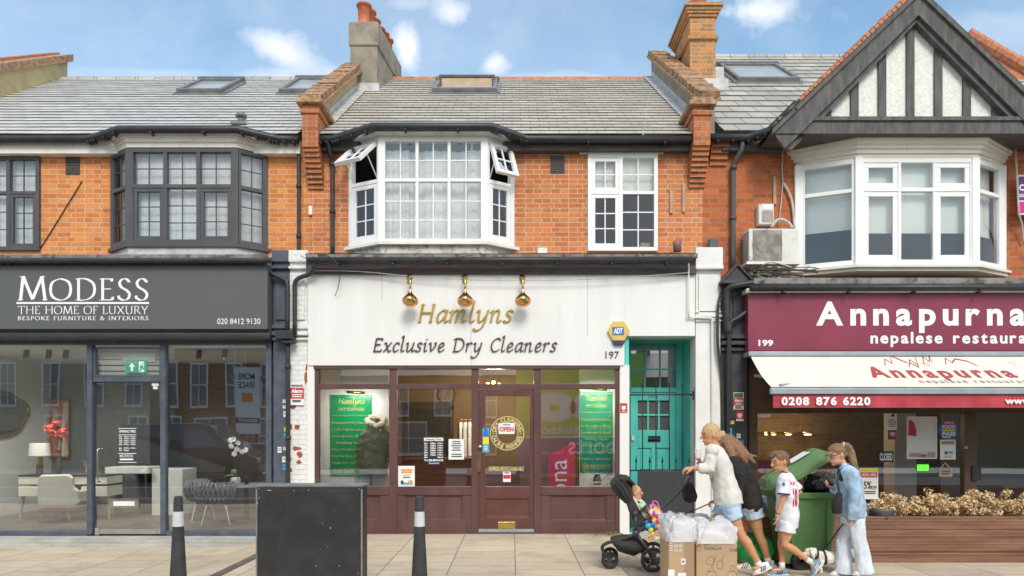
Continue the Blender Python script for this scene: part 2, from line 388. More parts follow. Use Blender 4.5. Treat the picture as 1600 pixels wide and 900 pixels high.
M['gold'] = pmat('gold metal', (.72, .50, .16), .2, .1, 6, metal=1)
M['chrome'] = pmat('steel', (.65, .65, .66), .2, .05, 8, metal=1)
M['teal'] = pmat('teal paint', (.11, .63, .55), .42, .06, 2, dirt=((.10, .36, .32), .66, 8, .4))
M['iron'] = pmat('black iron', (.028, .028, .03), .5, .3, 12)
M['mesh_panel'] = pmat('dark mesh sheet', (.045, .047, .05), .8, .2, 40, .3, 300)
M['concrete'] = pmat('concrete step', (.40, .39, .36), .85, .15, 3, .3, 60)
M['mossy'] = pmat('mossy concrete ledge', (.24, .235, .215), .9, .25, 6, .5, 40, dirt=((.09, .08, .065), .5, 8, .9))
M['canvas'] = pmat('cream canvas', (.76, .72, .63), .8, .04, 2, .1, 200, dirt=((.40, .32, .22), .6, 2.2, .7))
M['valance'] = pmat('red canvas', (.48, .055, .075), .75, .18, 4, .15, 100)
M['alu'] = pmat('grey aluminium', (.36, .40, .43), .4, .1, 4, metal=.3)
M['canvas_print'] = pmat('red print', (.42, .07, .08), .8, .1, 8)
M['canvas_grey'] = pmat('faded grey print', (.38, .31, .29), .8, .1, 8)
M['planter'] = pmat('brown decking board', (.26, .13, .08), .6, .25, 2.2, .4, 30, streak=(.6, 4, 4), dirt=((.34, .22, .15), .6, 5, .6))
M['dried'] = pmat('dried flower heads', (.72, .53, .30), .9, .4, 16, world=True)
M['dried_stem'] = pmat('dried stems', (.30, .20, .10), .9, .3, 10)
M['bin_green'] = pmat('green bin plastic', (.10, .205, .07), .42, .1, 3, .06, 50, dirt=((.16, .27, .11), .6, 5, .5))
M['bin_lid'] = pmat('light green lid plastic', (.12, .225, .085), .42, .1, 3, .05, 50)
M['sack_black'] = pmat('black sack', (.025, .025, .027), .22, .2, 8, spec=.6)
M['sack_green'] = pmat('green sack', (.012, .26, .06), .25, .2, 8, spec=.6)
M['rubber'] = pmat('black rubber', (.03, .03, .032), .75, .2, 10)
M['cardboard'] = pmat('brown cardboard', (.48, .31, .165), .8, .06, 3, .1, 60)
M['card_dark'] = pmat('darker taped cardboard', (.37, .22, .11), .75, .08, 4)  # darker cardboard tone for the flap and the taped seam
M['print_dark'] = pmat('dark box print', (.13, .085, .05), .8, .1, 9)
M['print_white'] = pmat('white box print', (.74, .70, .64), .7, .05, 9)
M['film'] = filmmat('clear plastic bag', (.97, .98, 1), op=.62)
M['film_box'] = filmmat('clear plastic wrap', op=.07)
M['cabinet'] = pmat('black cabinet paint', (.035, .033, .034), .5, .25, 4, .1, 60, dirt=((.10, .10, .10), .68, 14, .5))
M['cabinet_top'] = pmat('grey cabinet lid', (.20, .205, .21), .55, .2, 5)  # paler grey than the cabinet body
M['bollard'] = pmat('black bollard', (.045, .046, .048), .6, .2, 9, .2, 90)
M['bollard_band'] = pmat('reflective band', (.62, .64, .66), .4, .08, 8)
M['paper'] = pmat('white paper', (.82, .82, .80), .6, .03, 5)
M['paper_red'] = pmat('red print on paper', (.62, .04, .05), .5, .05, 5)
M['paper_blue'] = pmat('blue print on paper', (.04, .16, .52), .5, .05, 5)
M['paper_yellow'] = pmat('yellow print on paper', (.80, .66, .05), .5, .05, 5)
M['paper_cyan'] = pmat('cyan print on paper', (.06, .42, .62), .5, .05, 5)
M['paper_orange'] = pmat('orange print on paper', (.78, .30, .07), .5, .05, 5)
M['paper_purple'] = pmat('purple print', (.11, .035, .19), .5, .05, 5)
M['paper_pink'] = pmat('magenta print', (.62, .02, .22), .5, .05, 5)
M['black_ink'] = pmat('black ink', (.03, .03, .035), .5, .05, 5)
M['green_sign'] = pmat('green sign panel', (.0, .30, .11), .28, .06, 2, spec=.5)
M['sign_gold'] = pmat('gold sign print', (.66, .55, .18), .5, .08, 6)
M['adt_yellow'] = pmat('yellow alarm box', (.75, .50, .13), .45, .05, 3)
M['adt_blue'] = pmat('blue alarm badge', (.03, .19, .50), .45, .05, 3)
M['navy'] = pmat('navy plastic', (.04, .035, .13), .5, .1, 4)
M['blind'] = pmat('white roller blind', (.88, .90, .86), .8, .04, 2)
M['curtain'] = pmat('white net curtain', (.90, .91, .91), .85, .05, 3)
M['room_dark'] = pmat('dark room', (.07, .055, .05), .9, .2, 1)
M['room_grey'] = pmat('grey room wall', (.30, .32, .32), .85, .05, 1)
M['room_shade'] = pmat('dimmed back wall', (.11, .112, .11), .85, .05, 1)  # dimness of the room put into the colour, so reflections stand out
M['room_pale'] = pmat('pale room wall', (.66, .70, .66), .85, .03, 1)
M['room_white'] = pmat('white display wall', (.84, .84, .82), .7, .02, 1)
M['room_tan'] = pmat('tan room wall', (.25, .18, .105), .85, .12, 1.2)
M['room_floor'] = pmat('grey floor boards', (.10, .097, .094), .5, .15, 2, streak=(1, 8, 1))
M['counter_wood'] = pmat('polished brown counter', (.20, .065, .03), .35, .3, 3, streak=(.6, 1, 7))
M['walnut'] = pmat('walnut', (.10, .06, .038), .4, .2, 3)
M['light_wood'] = pmat('light wood leg', (.42, .30, .20), .5, .15, 5)
M['dusty_rose'] = pmat('dusky rose wood', (.26, .13, .115), .5, .1, 5)
M['cream_leather'] = pmat('cream leather', (.80, .79, .66), .5, .04, 4)
M['lamp_white'] = pmat('white lamp shade', (.82, .83, .80), .8, .03, 3)
M['grey_weave'] = pmat('grey woven velvet', (.235, .245, .26), .8, .2, 20)
M['flower_red'] = pmat('coral petals', (.66, .12, .08), .7, .3, 20)
M['flower_white'] = pmat('white petals', (.84, .84, .82), .6, .06, 20)
M['leaf'] = pmat('green leaf', (.07, .15, .035), .6, .3, 8)
M['orange_art'] = pmat('rust orange canvas', (.45, .10, .035), .7, .2, 4)
M['sand_art'] = pmat('sand paint', (.50, .45, .34), .7, .15, 9)
M['coat'] = pmat('olive parka', (.13, .15, .095), .85, .2, 7, .2, 80)
M['fur_trim'] = pmat('pale fur trim', (.66, .58, .48), .95, .25, 30, 1.0, 60)
M['roof_glass'] = pmat('roof glass with painted sky sheen', (.42, .45, .46), .08, .1, 2, spec=.8)  # pale grey base stands in for the sky mirrored in the panes
M['glass'] = glassmat('shop window glass', .26, (.97, .98, .975))
M['glass_left'] = glassmat('furniture shop glass', .24, (.98, .97, .95))
M['glass_dark'] = glassmat('shop door glass', .24, (.92, .95, .95))
M['glass_up'] = glassmat('upstairs window glass', .06, (.98, .99, .98))
M['mesh_vent'] = pmat('iron vent', (.10, .10, .095), .8, .4, 60, 1.0, 90)
M['rust'] = pmat('exposed red brick patch', (.34, .10, .05), .9, .25, 20)
M['aircon'] = pmat('dirty white casing', (.70, .69, .65), .6, .08, 4, dirt=((.16, .13, .10), .56, 6, .75))
M['aircon_grill'] = pmat('dusty fan grille', (.30, .28, .25), .7, .3, 9)
M['cable'] = pmat('old white cable', (.52, .49, .43), .6, .2, 8)
M['cable_dark'] = pmat('dark cable', (.05, .045, .04), .6, .2, 8)
M['skin'] = pmat('skin', (.66, .36, .23), .5, .07, 12, spec=.35, sss=.12)
M['skin_tan'] = pmat('tanned skin', (.62, .31, .165), .5, .07, 12, spec=.35, sss=.12)
M['eye'] = pmat('dark eye', (.03, .02, .015), .2, .1, 5)
M['lip'] = pmat('lip', (.45, .16, .13), .5, .05, 5)
def hairmat(name, a, sc=(60, 60, 9)):
    m = pmat(name, a, .45, .38, 3.0, .5, 5, streak=sc, spec=.35); return m
M['hair_blonde'] = hairmat('blonde hair', (.55, .39, .19))
M['hair_brown'] = hairmat('light brown hair', (.27, .145, .075))
M['hair_fair'] = hairmat('fair brown hair', (.24, .14, .07))
M['hair_short'] = hairmat('cropped brown hair', (.20, .12, .065))
M['hair_baby'] = hairmat('fine baby hair', (.50, .25, .11))
M['sweater'] = pmat('cream sweatshirt', (.72, .69, .63), .9, .04, 5, .15, 120)
M['black_hoodie'] = pmat('black hoodie', (.028, .024, .024), .9, .2, 6, .2, 120)
M['denim_short'] = pmat('light blue denim', (.40, .54, .68), .9, .22, 8, .2, 200, dirt=((.45, .6, .75), .55, 12, .5))
M['denim_pale'] = pmat('washed denim', (.46, .55, .68), .9, .18, 8, .2, 200)
M['denim_jacket'] = pmat('blue denim jacket', (.36, .51, .66), .9, .22, 7, .2, 200, dirt=((.52, .65, .77), .52, 14, .7))
M['denim_jean'] = pmat('very pale jeans', (.68, .73, .82), .9, .1, 5, .2, 200, dirt=((.42, .52, .70), .56, 6, .5))
M['shirt_white'] = pmat('white football shirt', (.80, .80, .86), .8, .03, 5)
M['shorts_lilac'] = pmat('white football shorts', (.76, .75, .86), .8, .04, 5)
M['shirt_red'] = pmat('red shirt print', (.62, .02, .03), .6, .1, 5)
M['shirt_navy'] = pmat('navy trim', (.03, .035, .10), .7, .1, 5)
M['shoe_white'] = pmat('white trainer', (.78, .77, .74), .55, .06, 12)
M['shoe_blue'] = pmat('blue trainer', (.16, .30, .42), .55, .25, 25)
M['sole'] = pmat('rubber sole', (.76, .74, .68), .6, .05, 8)
M['pram_black'] = pmat('black pram fabric', (.040, .037, .036), .85, .2, 7, .2, 120)
M['pram_frame'] = pmat('pram frame', (.045, .045, .048), .35, .1, 8)
M['baby_green'] = pmat('mint baby top', (.55, .72, .54), .85, .06, 9)
M['toy_pink'] = pmat('pink bag', (.80, .18, .42), .7, .1, 8)
M['toy_mix'] = pmat('patterned cotton', (.80, .72, .70), .8, .1, 8)
M['toy_teal'] = pmat('teal toy', (.04, .42, .48), .5, .1, 8)
M['fur_white'] = pmat('white dog fur', (.80, .76, .68), .9, .12, 30, .8, 70, dirt=((.60, .50, .38), .6, 10, .5))
M['fur_spot'] = pmat('white and black spotted fur', (.80, .78, .72), .9, .06, 20, .4, 70, dirt=((.02, .02, .02), .57, 17, 1.0))
M['weed'] = pmat('weed leaf', (.16, .22, .05), .7, .3, 20)
M['van_paint'] = pmat('dark blue van paint', (.014, .022, .035), .18, .1, 2, spec=.7, coat=.6)
M['car_paint'] = pmat('silver car paint', (.55, .57, .60), .2, .05, 2, metal=.3, coat=.6)
M['car_glass'] = pmat('dark car glass', (.10, .125, .14), .05, .1, 2, spec=.8)  # base lightened in place of the sky reflected in the windscreen
M['headlamp'] = pmat('headlamp lens', (.6, .6, .6), .1, .1, 5, spec=.8)
M['hoard_green'] = pmat('lime hoarding', (.40, .72, .09), .5, .04, 1)
M['hoard_purple'] = pmat('purple hoarding', (.14, .09, .40), .5, .04, 1)
M['exit_green'] = emat('exit sign green', (.10, .48, .31), .25)
M['exit_white'] = emat('exit sign white', (.8, .9, .85), .6)
M['lcd_green'] = emat('green lit display', (.12, .85, .04), .9)
M['bulb'] = emat('lit warm bulb', (1, .72, .36), 2.6)
# ---------------------------------------------------------------- lettering
def bf(s, bold=0, shear=0, space=1, ext=0, res=4):     # built-in sans letters as raw geometry
    cu = D.curves.new('t', 'FONT'); cu.body = s; cu.offset = bold; cu.shear = shear; cu.space_character = space; cu.extrude = ext; cu.resolution_u = res
    o = D.objects.new('t', cu); COL.objects.link(o)
    dg = bpy.context.evaluated_depsgraph_get(); me = D.meshes.new_from_object(o.evaluated_get(dg))
    v = [p.co.copy() for p in me.vertices]; f = [list(p.vertices) for p in me.polygons]
    D.objects.remove(o); D.curves.remove(cu); D.meshes.remove(me)
    return v, f
def hull(P):
    P = sorted(set((round(a, 5), round(b, 5)) for a, b in P))
    if len(P) < 3: return P
    def half(Q):
        h = []
        for p in Q:
            while len(h) > 1 and (h[-1][0]-h[-2][0])*(p[1]-h[-2][1])-(h[-1][1]-h[-2][1])*(p[0]-h[-2][0]) <= 0: h.pop()
            h.append(p)
        return h[:-1]
    return half(P)+half(P[::-1])
# pen strokes: (advance, strokes); a stroke that starts with 'L' is straight lines, else a smooth line; 's' adds serif ticks at its ends
ROMAN = {
 'M': (1.18, [('L', (.12, 0), (.22, 1)), ('L', (.22, 1), (.58, .04)), ('L', (.58, .04), (.94, 1)), ('L', (.94, 1), (1.06, 0)), ('T', .12, 0), ('T', 1.06, 0), ('T', .2, 1), ('T', .96, 1)]),
 'O': (1.02, [('S', (.5, 1), (.16, .85), (.06, .5), (.16, .15), (.5, 0), (.84, .15), (.94, .5), (.84, .85), (.5, 1))]),
 'D': (.95, [('L', (.16, 0), (.16, 1)), ('S', (.16, 1), (.5, .98), (.78, .8), (.86, .5), (.78, .2), (.5, .02), (.16, 0)), ('T', .12, 0), ('T', .12, 1)]),
 'E': (.68, [('L', (.16, 0), (.16, 1)), ('L', (.16, .985), (.56, .985), (.56, .88)), ('L', (.16, .52), (.48, .52)), ('L', (.16, .015), (.58, .015), (.6, .14)), ('T', .12, 0), ('T', .12, 1)]),
 'S': (.66, [('S', (.54, .84), (.42, .98), (.24, .98), (.12, .8), (.2, .6), (.42, .46), (.55, .28), (.48, .06), (.28, 0), (.1, .1), (.08, .2))]),
 'T': (.86, [('L', (.43, 0), (.43, 1)), ('L', (.05, .86), (.07, .985), (.79, .985), (.81, .86)), ('T', .43, 0)]),
 'H': (1.02, [('L', (.16, 0), (.16, 1)), ('L', (.86, 0), (.86, 1)), ('L', (.16, .52), (.86, .52)), ('T', .16, 0), ('T', .86, 0), ('T', .16, 1), ('T', .86, 1)]),
 'F': (.62, [('L', (.16, 0), (.16, 1)), ('L', (.16, .985), (.56, .985), (.56, .88)), ('L', (.16, .52), (.46, .52)), ('T', .16, 0), ('T', .12, 1)]),
 'L': (.64, [('L', (.16, 0), (.16, 1)), ('L', (.16, .015), (.58, .015), (.6, .15)), ('T', .12, 0), ('T', .16, 1)]),
 'U': (.96, [('S', (.16, 1), (.16, .6), (.18, .22), (.34, .02), (.5, 0), (.68, .04), (.79, .22), (.8, .6), (.8, 1)), ('T', .16, 1), ('T', .8, 1)]),
 'X': (.92, [('L', (.1, 1), (.82, 0)), ('L', (.8, 1), (.12, 0)), ('T', .12, 0), ('T', .82, 0), ('T', .1, 1), ('T', .8, 1)]),
 'R': (.82, [('L', (.16, 0), (.16, 1)), ('S', (.16, .99), (.42, .99), (.58, .86), (.58, .66), (.42, .52), (.16, .5)), ('L', (.38, .5), (.8, 0)), ('T', .14, 0), ('T', .12, 1), ('T', .8, 0)]),
 'Y': (.86, [('L', (.43, 0), (.43, .46)), ('L', (.08, 1), (.43, .46), (.78, 1)), ('T', .43, 0), ('T', .08, 1), ('T', .78, 1)]),
 'B': (.74, [('L', (.16, 0), (.16, 1)), ('S', (.16, .99), (.42, .98), (.54, .85), (.5, .64), (.16, .54)), ('S', (.16, .54), (.5, .5), (.64, .3), (.54, .06), (.16, .01)), ('T', .12, 0), ('T', .12, 1)]),
 'P': (.70, [('L', (.16, 0), (.16, 1)), ('S', (.16, .99), (.44, .98), (.6, .84), (.58, .6), (.42, .47), (.16, .46)), ('T', .14, 0), ('T', .12, 1)]),
 'K': (.86, [('L', (.16, 0), (.16, 1)), ('L', (.74, 1), (.18, .48)), ('L', (.28, .56), (.82, 0)), ('T', .16, 0), ('T', .16, 1), ('T', .76, 1), ('T', .82, 0)]),
 'N': (1.04, [('L', (.16, 0), (.16, 1)), ('L', (.16, 1), (.88, 0)), ('L', (.88, 0), (.88, 1)), ('T', .16, 0), ('T', .12, 1), ('T', .88, 1)]),
 'I': (.36, [('L', (.18, 0), (.18, 1)), ('T', .18, 0), ('T', .18, 1)]),
 '&': (.92, [('S', (.84, .5), (.7, .2), (.4, 0), (.12, .1), (.1, .3), (.3, .52), (.52, .74), (.46, .96), (.28, .96), (.24, .76), (.44, .44), (.8, .02))]),
 ' ': (.42, [])}
ITALIC = {
 'H': (1.28, [('L', (.16, 0), (.2, 1.5)), ('L', (1.0, 0), (1.04, 1.5)), ('L', (.18, .78), (1.02, .78)), ('T', .16, 0), ('T', 1.0, 0), ('T', .2, 1.5), ('T', 1.04, 1.5)]),
 'E': (1.0, [('L', (.16, 0), (.2, 1.5)), ('L', (.2, 1.47), (.84, 1.47), (.86, 1.3)), ('L', (.18, .8), (.68, .8)), ('L', (.16, .03), (.84, .03), (.9, .22)), ('T', .16, 0)]),
 'D': (1.28, [('L', (.2, 0), (.24, 1.5)), ('S', (.02, 1.4), (.4, 1.5), (.86, 1.38), (1.12, .95), (1.04, .4), (.66, .04), (.1, .02))]),
 'C': (1.08, [('S', (1.0, 1.28), (.84, 1.48), (.5, 1.44), (.18, 1.05), (.14, .5), (.36, .06), (.7, .02), (1.0, .26))]),
 'a': (.92, [('S', (.74, .93), (.46, 1.0), (.16, .7), (.1, .28), (.24, 0), (.48, .18), (.72, .7)), ('S', (.78, 1.0), (.7, .5), (.7, .12), (.8, 0), (.94, .14))]),
 'm': (1.42, [('L', (0, .86), (.16, 1.0), (.12, 0)), ('S', (.14, .55), (.32, .92), (.5, 1.0), (.6, .85), (.56, .4), (.54, 0)), ('S', (.58, .55), (.76, .92), (.96, 1.0), (1.06, .84), (1.02, .4), (1.04, .08), (1.14, 0), (1.28, .14))]),
 'n': (1.0, [('L', (0, .86), (.16, 1.0), (.12, 0)), ('S', (.14, .55), (.34, .92), (.54, 1.0), (.64, .84), (.6, .4), (.62, .08), (.72, 0), (.86, .14))]),
 'l': (.48, [('S', (0, 1.62), (.16, 1.78), (.17, 1.5), (.12, .6), (.12, .14), (.24, 0), (.4, .14))]),
 'y': (.94, [('S', (0, .88), (.13, 1.0), (.16, .7), (.16, .3), (.3, .02), (.5, .16), (.72, .6)), ('S', (.8, 1.0), (.74, .4), (.62, -.2), (.4, -.6), (.1, -.7), (-.1, -.56))]),
 's': (.7, [('S', (.58, .86), (.42, 1.0), (.2, .92), (.16, .7), (.34, .52), (.48, .34), (.42, .08), (.2, 0), (.0, .12))]),
 'x': (.86, [('S', (.04, .9), (.18, 1.0), (.34, .6), (.52, .1), (.68, 0), (.8, .12)), ('L', (.74, 1.0), (.08, 0))]),
 'c': (.74, [('S', (.64, .84), (.52, 1.0), (.26, .9), (.1, .5), (.16, .1), (.36, 0), (.62, .2))]),
 'u': (.96, [('S', (0, .88), (.13, 1.0), (.15, .6), (.12, .2), (.22, 0), (.42, .1), (.68, .5)), ('S', (.76, 1.0), (.7, .5), (.68, .12), (.78, 0), (.92, .14))]),
 'i': (.44, [('S', (0, .88), (.14, 1.0), (.13, .5), (.12, .14), (.22, 0), (.36, .14)), ('L', (.2, 1.36), (.24, 1.4))]),
 'v': (.86, [('S', (0, .88), (.13, 1.0), (.18, .6), (.28, .06)), ('S', (.28, .02), (.5, .3), (.7, .7), (.7, 1.0), (.6, .96))]),
 'e': (.78, [('S', (.14, .46), (.4, .52), (.6, .7), (.56, .94), (.36, 1.0), (.16, .74), (.1, .3), (.24, 0), (.46, .04), (.68, .24))]),
 'r': (.72, [('L', (0, .86), (.16, 1.0), (.12, 0)), ('S', (.14, .5), (.3, .88), (.48, 1.0), (.62, .92))]),
 ' ': (.62, [])}
def pen(s, font, nib=.13, thin=.035, ang=12, track=.06, serif=.1, shear=0):
    ca, sa = math.cos(R(ang)), math.sin(R(ang)); polys = []; x = 0
    nibp = [(sx*nib/2*ca-sy*thin/2*sa, sx*nib/2*sa+sy*thin/2*ca) for sx in (-1, 1) for sy in (-1, 1)]
    for ch in s:
        big = 1.0
        adv, st = font[ch]
        for q in st:
            if q[0] == 'T':
                a, b = (q[1]-nib*.5-serif*.45, q[2]), (q[1]+nib*.5+serif*.45, q[2])
                yy = thin/2 if q[2] < .5 else -thin/2
                polys.append([(x+a[0], a[1]+yy-thin*.5), (x+b[0], a[1]+yy-thin*.5), (x+b[0], a[1]+yy+thin*.5), (x+a[0], a[1]+yy+thin*.5)]); continue
            P = [V((p[0], p[1], 0)) for p in q[1:]]
            if q[0] == 'S': P = smooth_path(P, 5)
            for p, r in zip(P, P[1:]):
                polys.append(hull([(x+c.x+n[0], c.y+n[1]) for c in (p, r) for n in nibp]))
        x += adv*big+track
    vs_, fs = [], []
    for i, pl in enumerate(polys):
        if len(pl) < 3: continue
        b = len(vs_); z = (i % 17)*.0011
        vs_ += [V((px+shear*py, py, z)) for px, py in pl]; fs.append(list(range(b, b+len(pl))))
    return vs_, fs
def put_letters(geo, rect, Y, mat, name='lettering', parent=None, depth=0, lab=None, mb=None, mapf=None):
    """fit letter geometry into the world rectangle (x0, x1, z0, z1) on the upright plane Y (or through mapf)"""
    v, f = geo
    x0 = min(p.x for p in v); x1 = max(p.x for p in v); y0 = min(p.y for p in v); y1 = max(p.y for p in v)
    a, b, c, d = rect; sx = (b-a)/(x1-x0); sy = (d-c)/(y1-y0)
    m = mb or MB()
    out = []
    for p in v:
        X, Zz = a+(p.x-x0)*sx, c+(p.y-y0)*sy
        out.append(mapf(X, Zz, p.z) if mapf else V((X, Y-.003-depth-p.z*.1, Zz)))
    m.add(out, f)
    if depth:                                           # raised letters: side walls down to the board
        cnt = {}
        for g in f:
            for i in range(len(g)):
                e = (g[i], g[(i+1) % len(g)]); k = tuple(sorted(e)); cnt[k] = cnt.get(k, 0)+1
        for g in f:
            for i in range(len(g)):
                e = (g[i], g[(i+1) % len(g)])
                if cnt[tuple(sorted(e))] == 1:
                    p, q = out[e[0]], out[e[1]]
                    m.add([p, q, V((q.x, Y, q.z)), V((p.x, Y, p.z))], [(1, 0, 3, 2)])
    if mb: return None
    o = m.build(name, mat, parent)
    if lab: o['label'] = lab
    return o
def letters_px(geo, px, Y, mat, name='lettering', parent=None, depth=0, lab=None, mb=None):
    x0, x1, y0, y1 = px
    return put_letters(geo, (WX(x0, Y), WX(x1, Y), WZ(y1, Y), WZ(y0, Y)), Y, mat, name, parent, depth, lab, mb)
def pbox(m, px0, px1, py0, py1, Y, d0=0, d1=.02):      # a slab whose front face (at Y-d1) covers the given picture rectangle measured at Y
    m.box(WX(px0, Y), WX(px1, Y), Y-d1, Y-d0, WZ(py1, Y), WZ(py0, Y)); return m
def bars(m, px0, px1, py0, py1, Y, n, fill=.5, ragged=.3, d=.004):     # rows of print too small to read
    h = (py1-py0)/n
    for i in range(n):
        a = random.random()*ragged*(px1-px0)*.5
        pbox(m, px0+a, px1-a, py0+i*h, py0+i*h+h*fill, Y, 0.001, d)
    return m

# ---------------------------------------------------------------- ground
def gz(x):                                             # the pavement falls slightly towards the left hand shop
    t = min(max((-3.3-x)/1.0, 0), 1); return -.12*t*t*(3-2*t)
g = MB(); xs = [-60, -30, -12, -8]+[-4.6+i*.1 for i in range(16)]+[-2.5, 0, 4, 8, 12, 30, 60]; ys = [-5.6, -3, -1.5, 0, .6]
g.add([(x, y, gz(x)) for y in ys for x in xs], [(j*len(xs)+i, j*len(xs)+i+1, (j+1)*len(xs)+i+1, (j+1)*len(xs)+i) for j in range(len(ys)-1) for i in range(len(xs)-1)])
pm = D.materials.new('pale paving slabs'); pm.use_nodes = True; t = NT(pm.node_tree); b = t.n['Principled BSDF']
gg = t.new('ShaderNodeNewGeometry'); sp = t.new('ShaderNodeSeparateXYZ'); t.link(gg.outputs['Position'], sp.inputs[0])
cc = t.new('ShaderNodeCombineXYZ'); t.link(t.math('ADD', sp.outputs[1], .12), cc.inputs[0]); t.link(t.math('ADD', sp.outputs[0], 1.5+7.7), cc.inputs[1])
br = t.new('ShaderNodeTexBrick', i_Scale=1.0, i_Mortar_Size=.007, i_Mortar_Smooth=.3, i_Bias=0.0, i_Brick_Width=.5, i_Row_Height=.77)
br.inputs['Color1'].default_value = (.63, .525, .385, 1); br.inputs['Color2'].default_value = (.535, .44, .32, 1); br.inputs['Mortar'].default_value = (.21, .17, .13, 1)
t.link(cc.outputs[0], br.inputs[0])
n1 = t.new('ShaderNodeTexNoise', i_Scale=1.1, i_Detail=10.0, i_Roughness=.7); t.link(gg.outputs['Position'], n1.inputs[0])
n2 = t.new('ShaderNodeTexNoise', i_Scale=45.0, i_Detail=4.0); t.link(gg.outputs['Position'], n2.inputs[0])
vo = t.new('ShaderNodeTexVoronoi', i_Scale=5.0); t.link(gg.outputs['Position'], vo.inputs[0])
c = t.mix(t.math('MULTIPLY', t.ramp(n1.outputs[0], .45, .72), .7), br.outputs[0], (.31, .25, .185))
c = t.mix(t.math('MULTIPLY', t.ramp(n2.outputs[0], .5, .75), .35), c, (.58, .52, .43))
c = t.mix(t.math('MULTIPLY', t.ramp(vo.outputs[0], .10, .05), .7), c, (.16, .135, .11))
t.link(c, b.inputs['Base Color']); b.inputs['Roughness'].default_value = .85; b.inputs['Specular IOR Level'].default_value = .25
bp = t.new('ShaderNodeBump', i_Strength=.5, i_Distance=.006); t.link(t.math('SUBTRACT', n2.outputs[0], br.outputs[1]), bp.inputs['Height']); t.link(bp.outputs[0], b.inputs['Normal'])
o = g.build('pavement', pm); tag(o, kind='structure')
def sheet(name, x0, x1, y0, y1, z, mat, kind='structure'):
    m = MB(); m.add([(x0, y0, z), (x1, y0, z), (x1, y1, z), (x0, y1, z)], [(0, 1, 2, 3)]); return tag(m.build(name, mat), kind=kind)
asphalt = pmat('asphalt', (.055, .054, .053), .85, .25, 6, .4, 200)
sheet('ground', -400, 400, -400, 400, -.30, pmat('earth', (.16, .14, .10), .9, .2, .3))
sheet('road', -60, 60, -15.3, -5.6, -.13, asphalt)
m = MB(); m.box(-60, 60, -5.75, -5.602, -.29, -.004); tag(m.build('kerb', M['concrete']), kind='structure')
m = MB(); m.box(-60, 60, -19, -15.3, -.29, -.003); tag(m.build('opposite_pavement', M['concrete']), kind='structure')
m = MB()
for i in range(-14, 15): m.box(i*4, i*4+2, -10.5, -10.4, -.128, -.124)
tag(m.build('road_marking', M['white_letter']), kind='structure')
# drain channel across the slabs and a strip of small pavers
m = MB(); m.box(-3.33, -3.22, -5.55, -.9, gz(-3.28)+.002, gz(-3.28)+.012)
tag(m.build('drain_channel', pmat('dark channel', (.13, .115, .095), .9, .3, 9, .4, 60)), kind='structure')
m = MB()
for i in range(9):
    for j in range(3):
        m.box(1.28+i*.105, 1.28+i*.105+.098, -3.28+j*.2, -3.28+j*.2+.19, -.01, .004)
tag(m.build('paver_strip', pmat('small grey pavers', (.30, .25, .20), .9, .25, 9, .3, 60)), kind='structure')
m = MB(); m.box(1.42, 1.66, -3.5, -3.34, 0, .005)
tag(m.build('painted_mark', pmat('worn white paint', (.66, .62, .55), .8, .15, 20)), kind='structure')
# ---------------------------------------------------------------- the three terraced buildings
YW, YB = .3, 0.0                                       # brick wall plane, front plane of the bays
T7, ZE = .70, 6.25                                     # slope and height of the eaves
left_house = thing('terraced_building', 'bright orange brick terraced building with dark grey framed windows above the grey furniture shop', 'building', (-6.6, .3, 0))
mid_house = thing('terraced_building', 'orange brick terraced building with white bay window above the white dry cleaner shop', 'building', (-.1, .3, 0))
right_house = thing('terraced_building', 'red brick terraced building with black and white timbered gable above the restaurant', 'building', (5.6, .3, 0))

class Panel:                                           # an upright window plane: u along the sill, v up, d towards the street
    def __init__(s, A, B):
        s.a, s.u = V(A), (V(B)-V(A)).normalized(); s.w = (V(B)-V(A)).length; s.n = V((s.u.y, -s.u.x, 0)).normalized()
        if s.n.y > 0: s.n = -s.n
    def p(s, u, v, d=0): return s.a+s.u*u+V((0, 0, 1))*v+s.n*d
    def box(s, m, u0, u1, v0, v1, d0, d1): m.obox(s.p(u0, v0, d0), s.u*(u1-u0), s.n*(d1-d0), V((0, 0, v1-v0)))
    def quad(s, m, u0, u1, v0, v1, d): m.add([s.p(u0, v0, d), s.p(u1, v0, d), s.p(u1, v1, d), s.p(u0, v1, d)], [(0, 1, 2, 3)])
def light(P, fr, gl, u0, u1, v0, v1, nx, nz, sash=.0, bar=.018, d=0):
    """one window light: optional sash, glazing bars, pane"""
    if sash:
        for a in ((u0, u1, v0, v0+sash), (u0, u1, v1-sash, v1), (u0, u0+sash, v0+sash, v1-sash), (u1-sash, u1, v0+sash, v1-sash)): P.box(fr, *a, d-.02, d+.028)
        u0 += sash; u1 -= sash; v0 += sash; v1 -= sash
    P.quad(gl, u0, u1, v0, v1, d)
    for i in range(1, nx): c = u0+(u1-u0)*i/nx; P.box(fr, c-bar/2, c+bar/2, v0, v1, d-.012, d+.012)
    for i in range(1, nz): c = v0+(v1-v0)*i/nz; P.box(fr, u0, u1, c-bar/2, c+bar/2, d-.010, d+.0105)
def frame(P, fr, u0, u1, v0, v1, t, d0=-.05, d1=.04):
    for a in ((u0, u1, v0, v0+t), (u0, u1, v1-t, v1), (u0, u0+t, v0+t, v1-t), (u1-t, u1, v0+t, v1-t)): P.box(fr, *a, d0, d1)
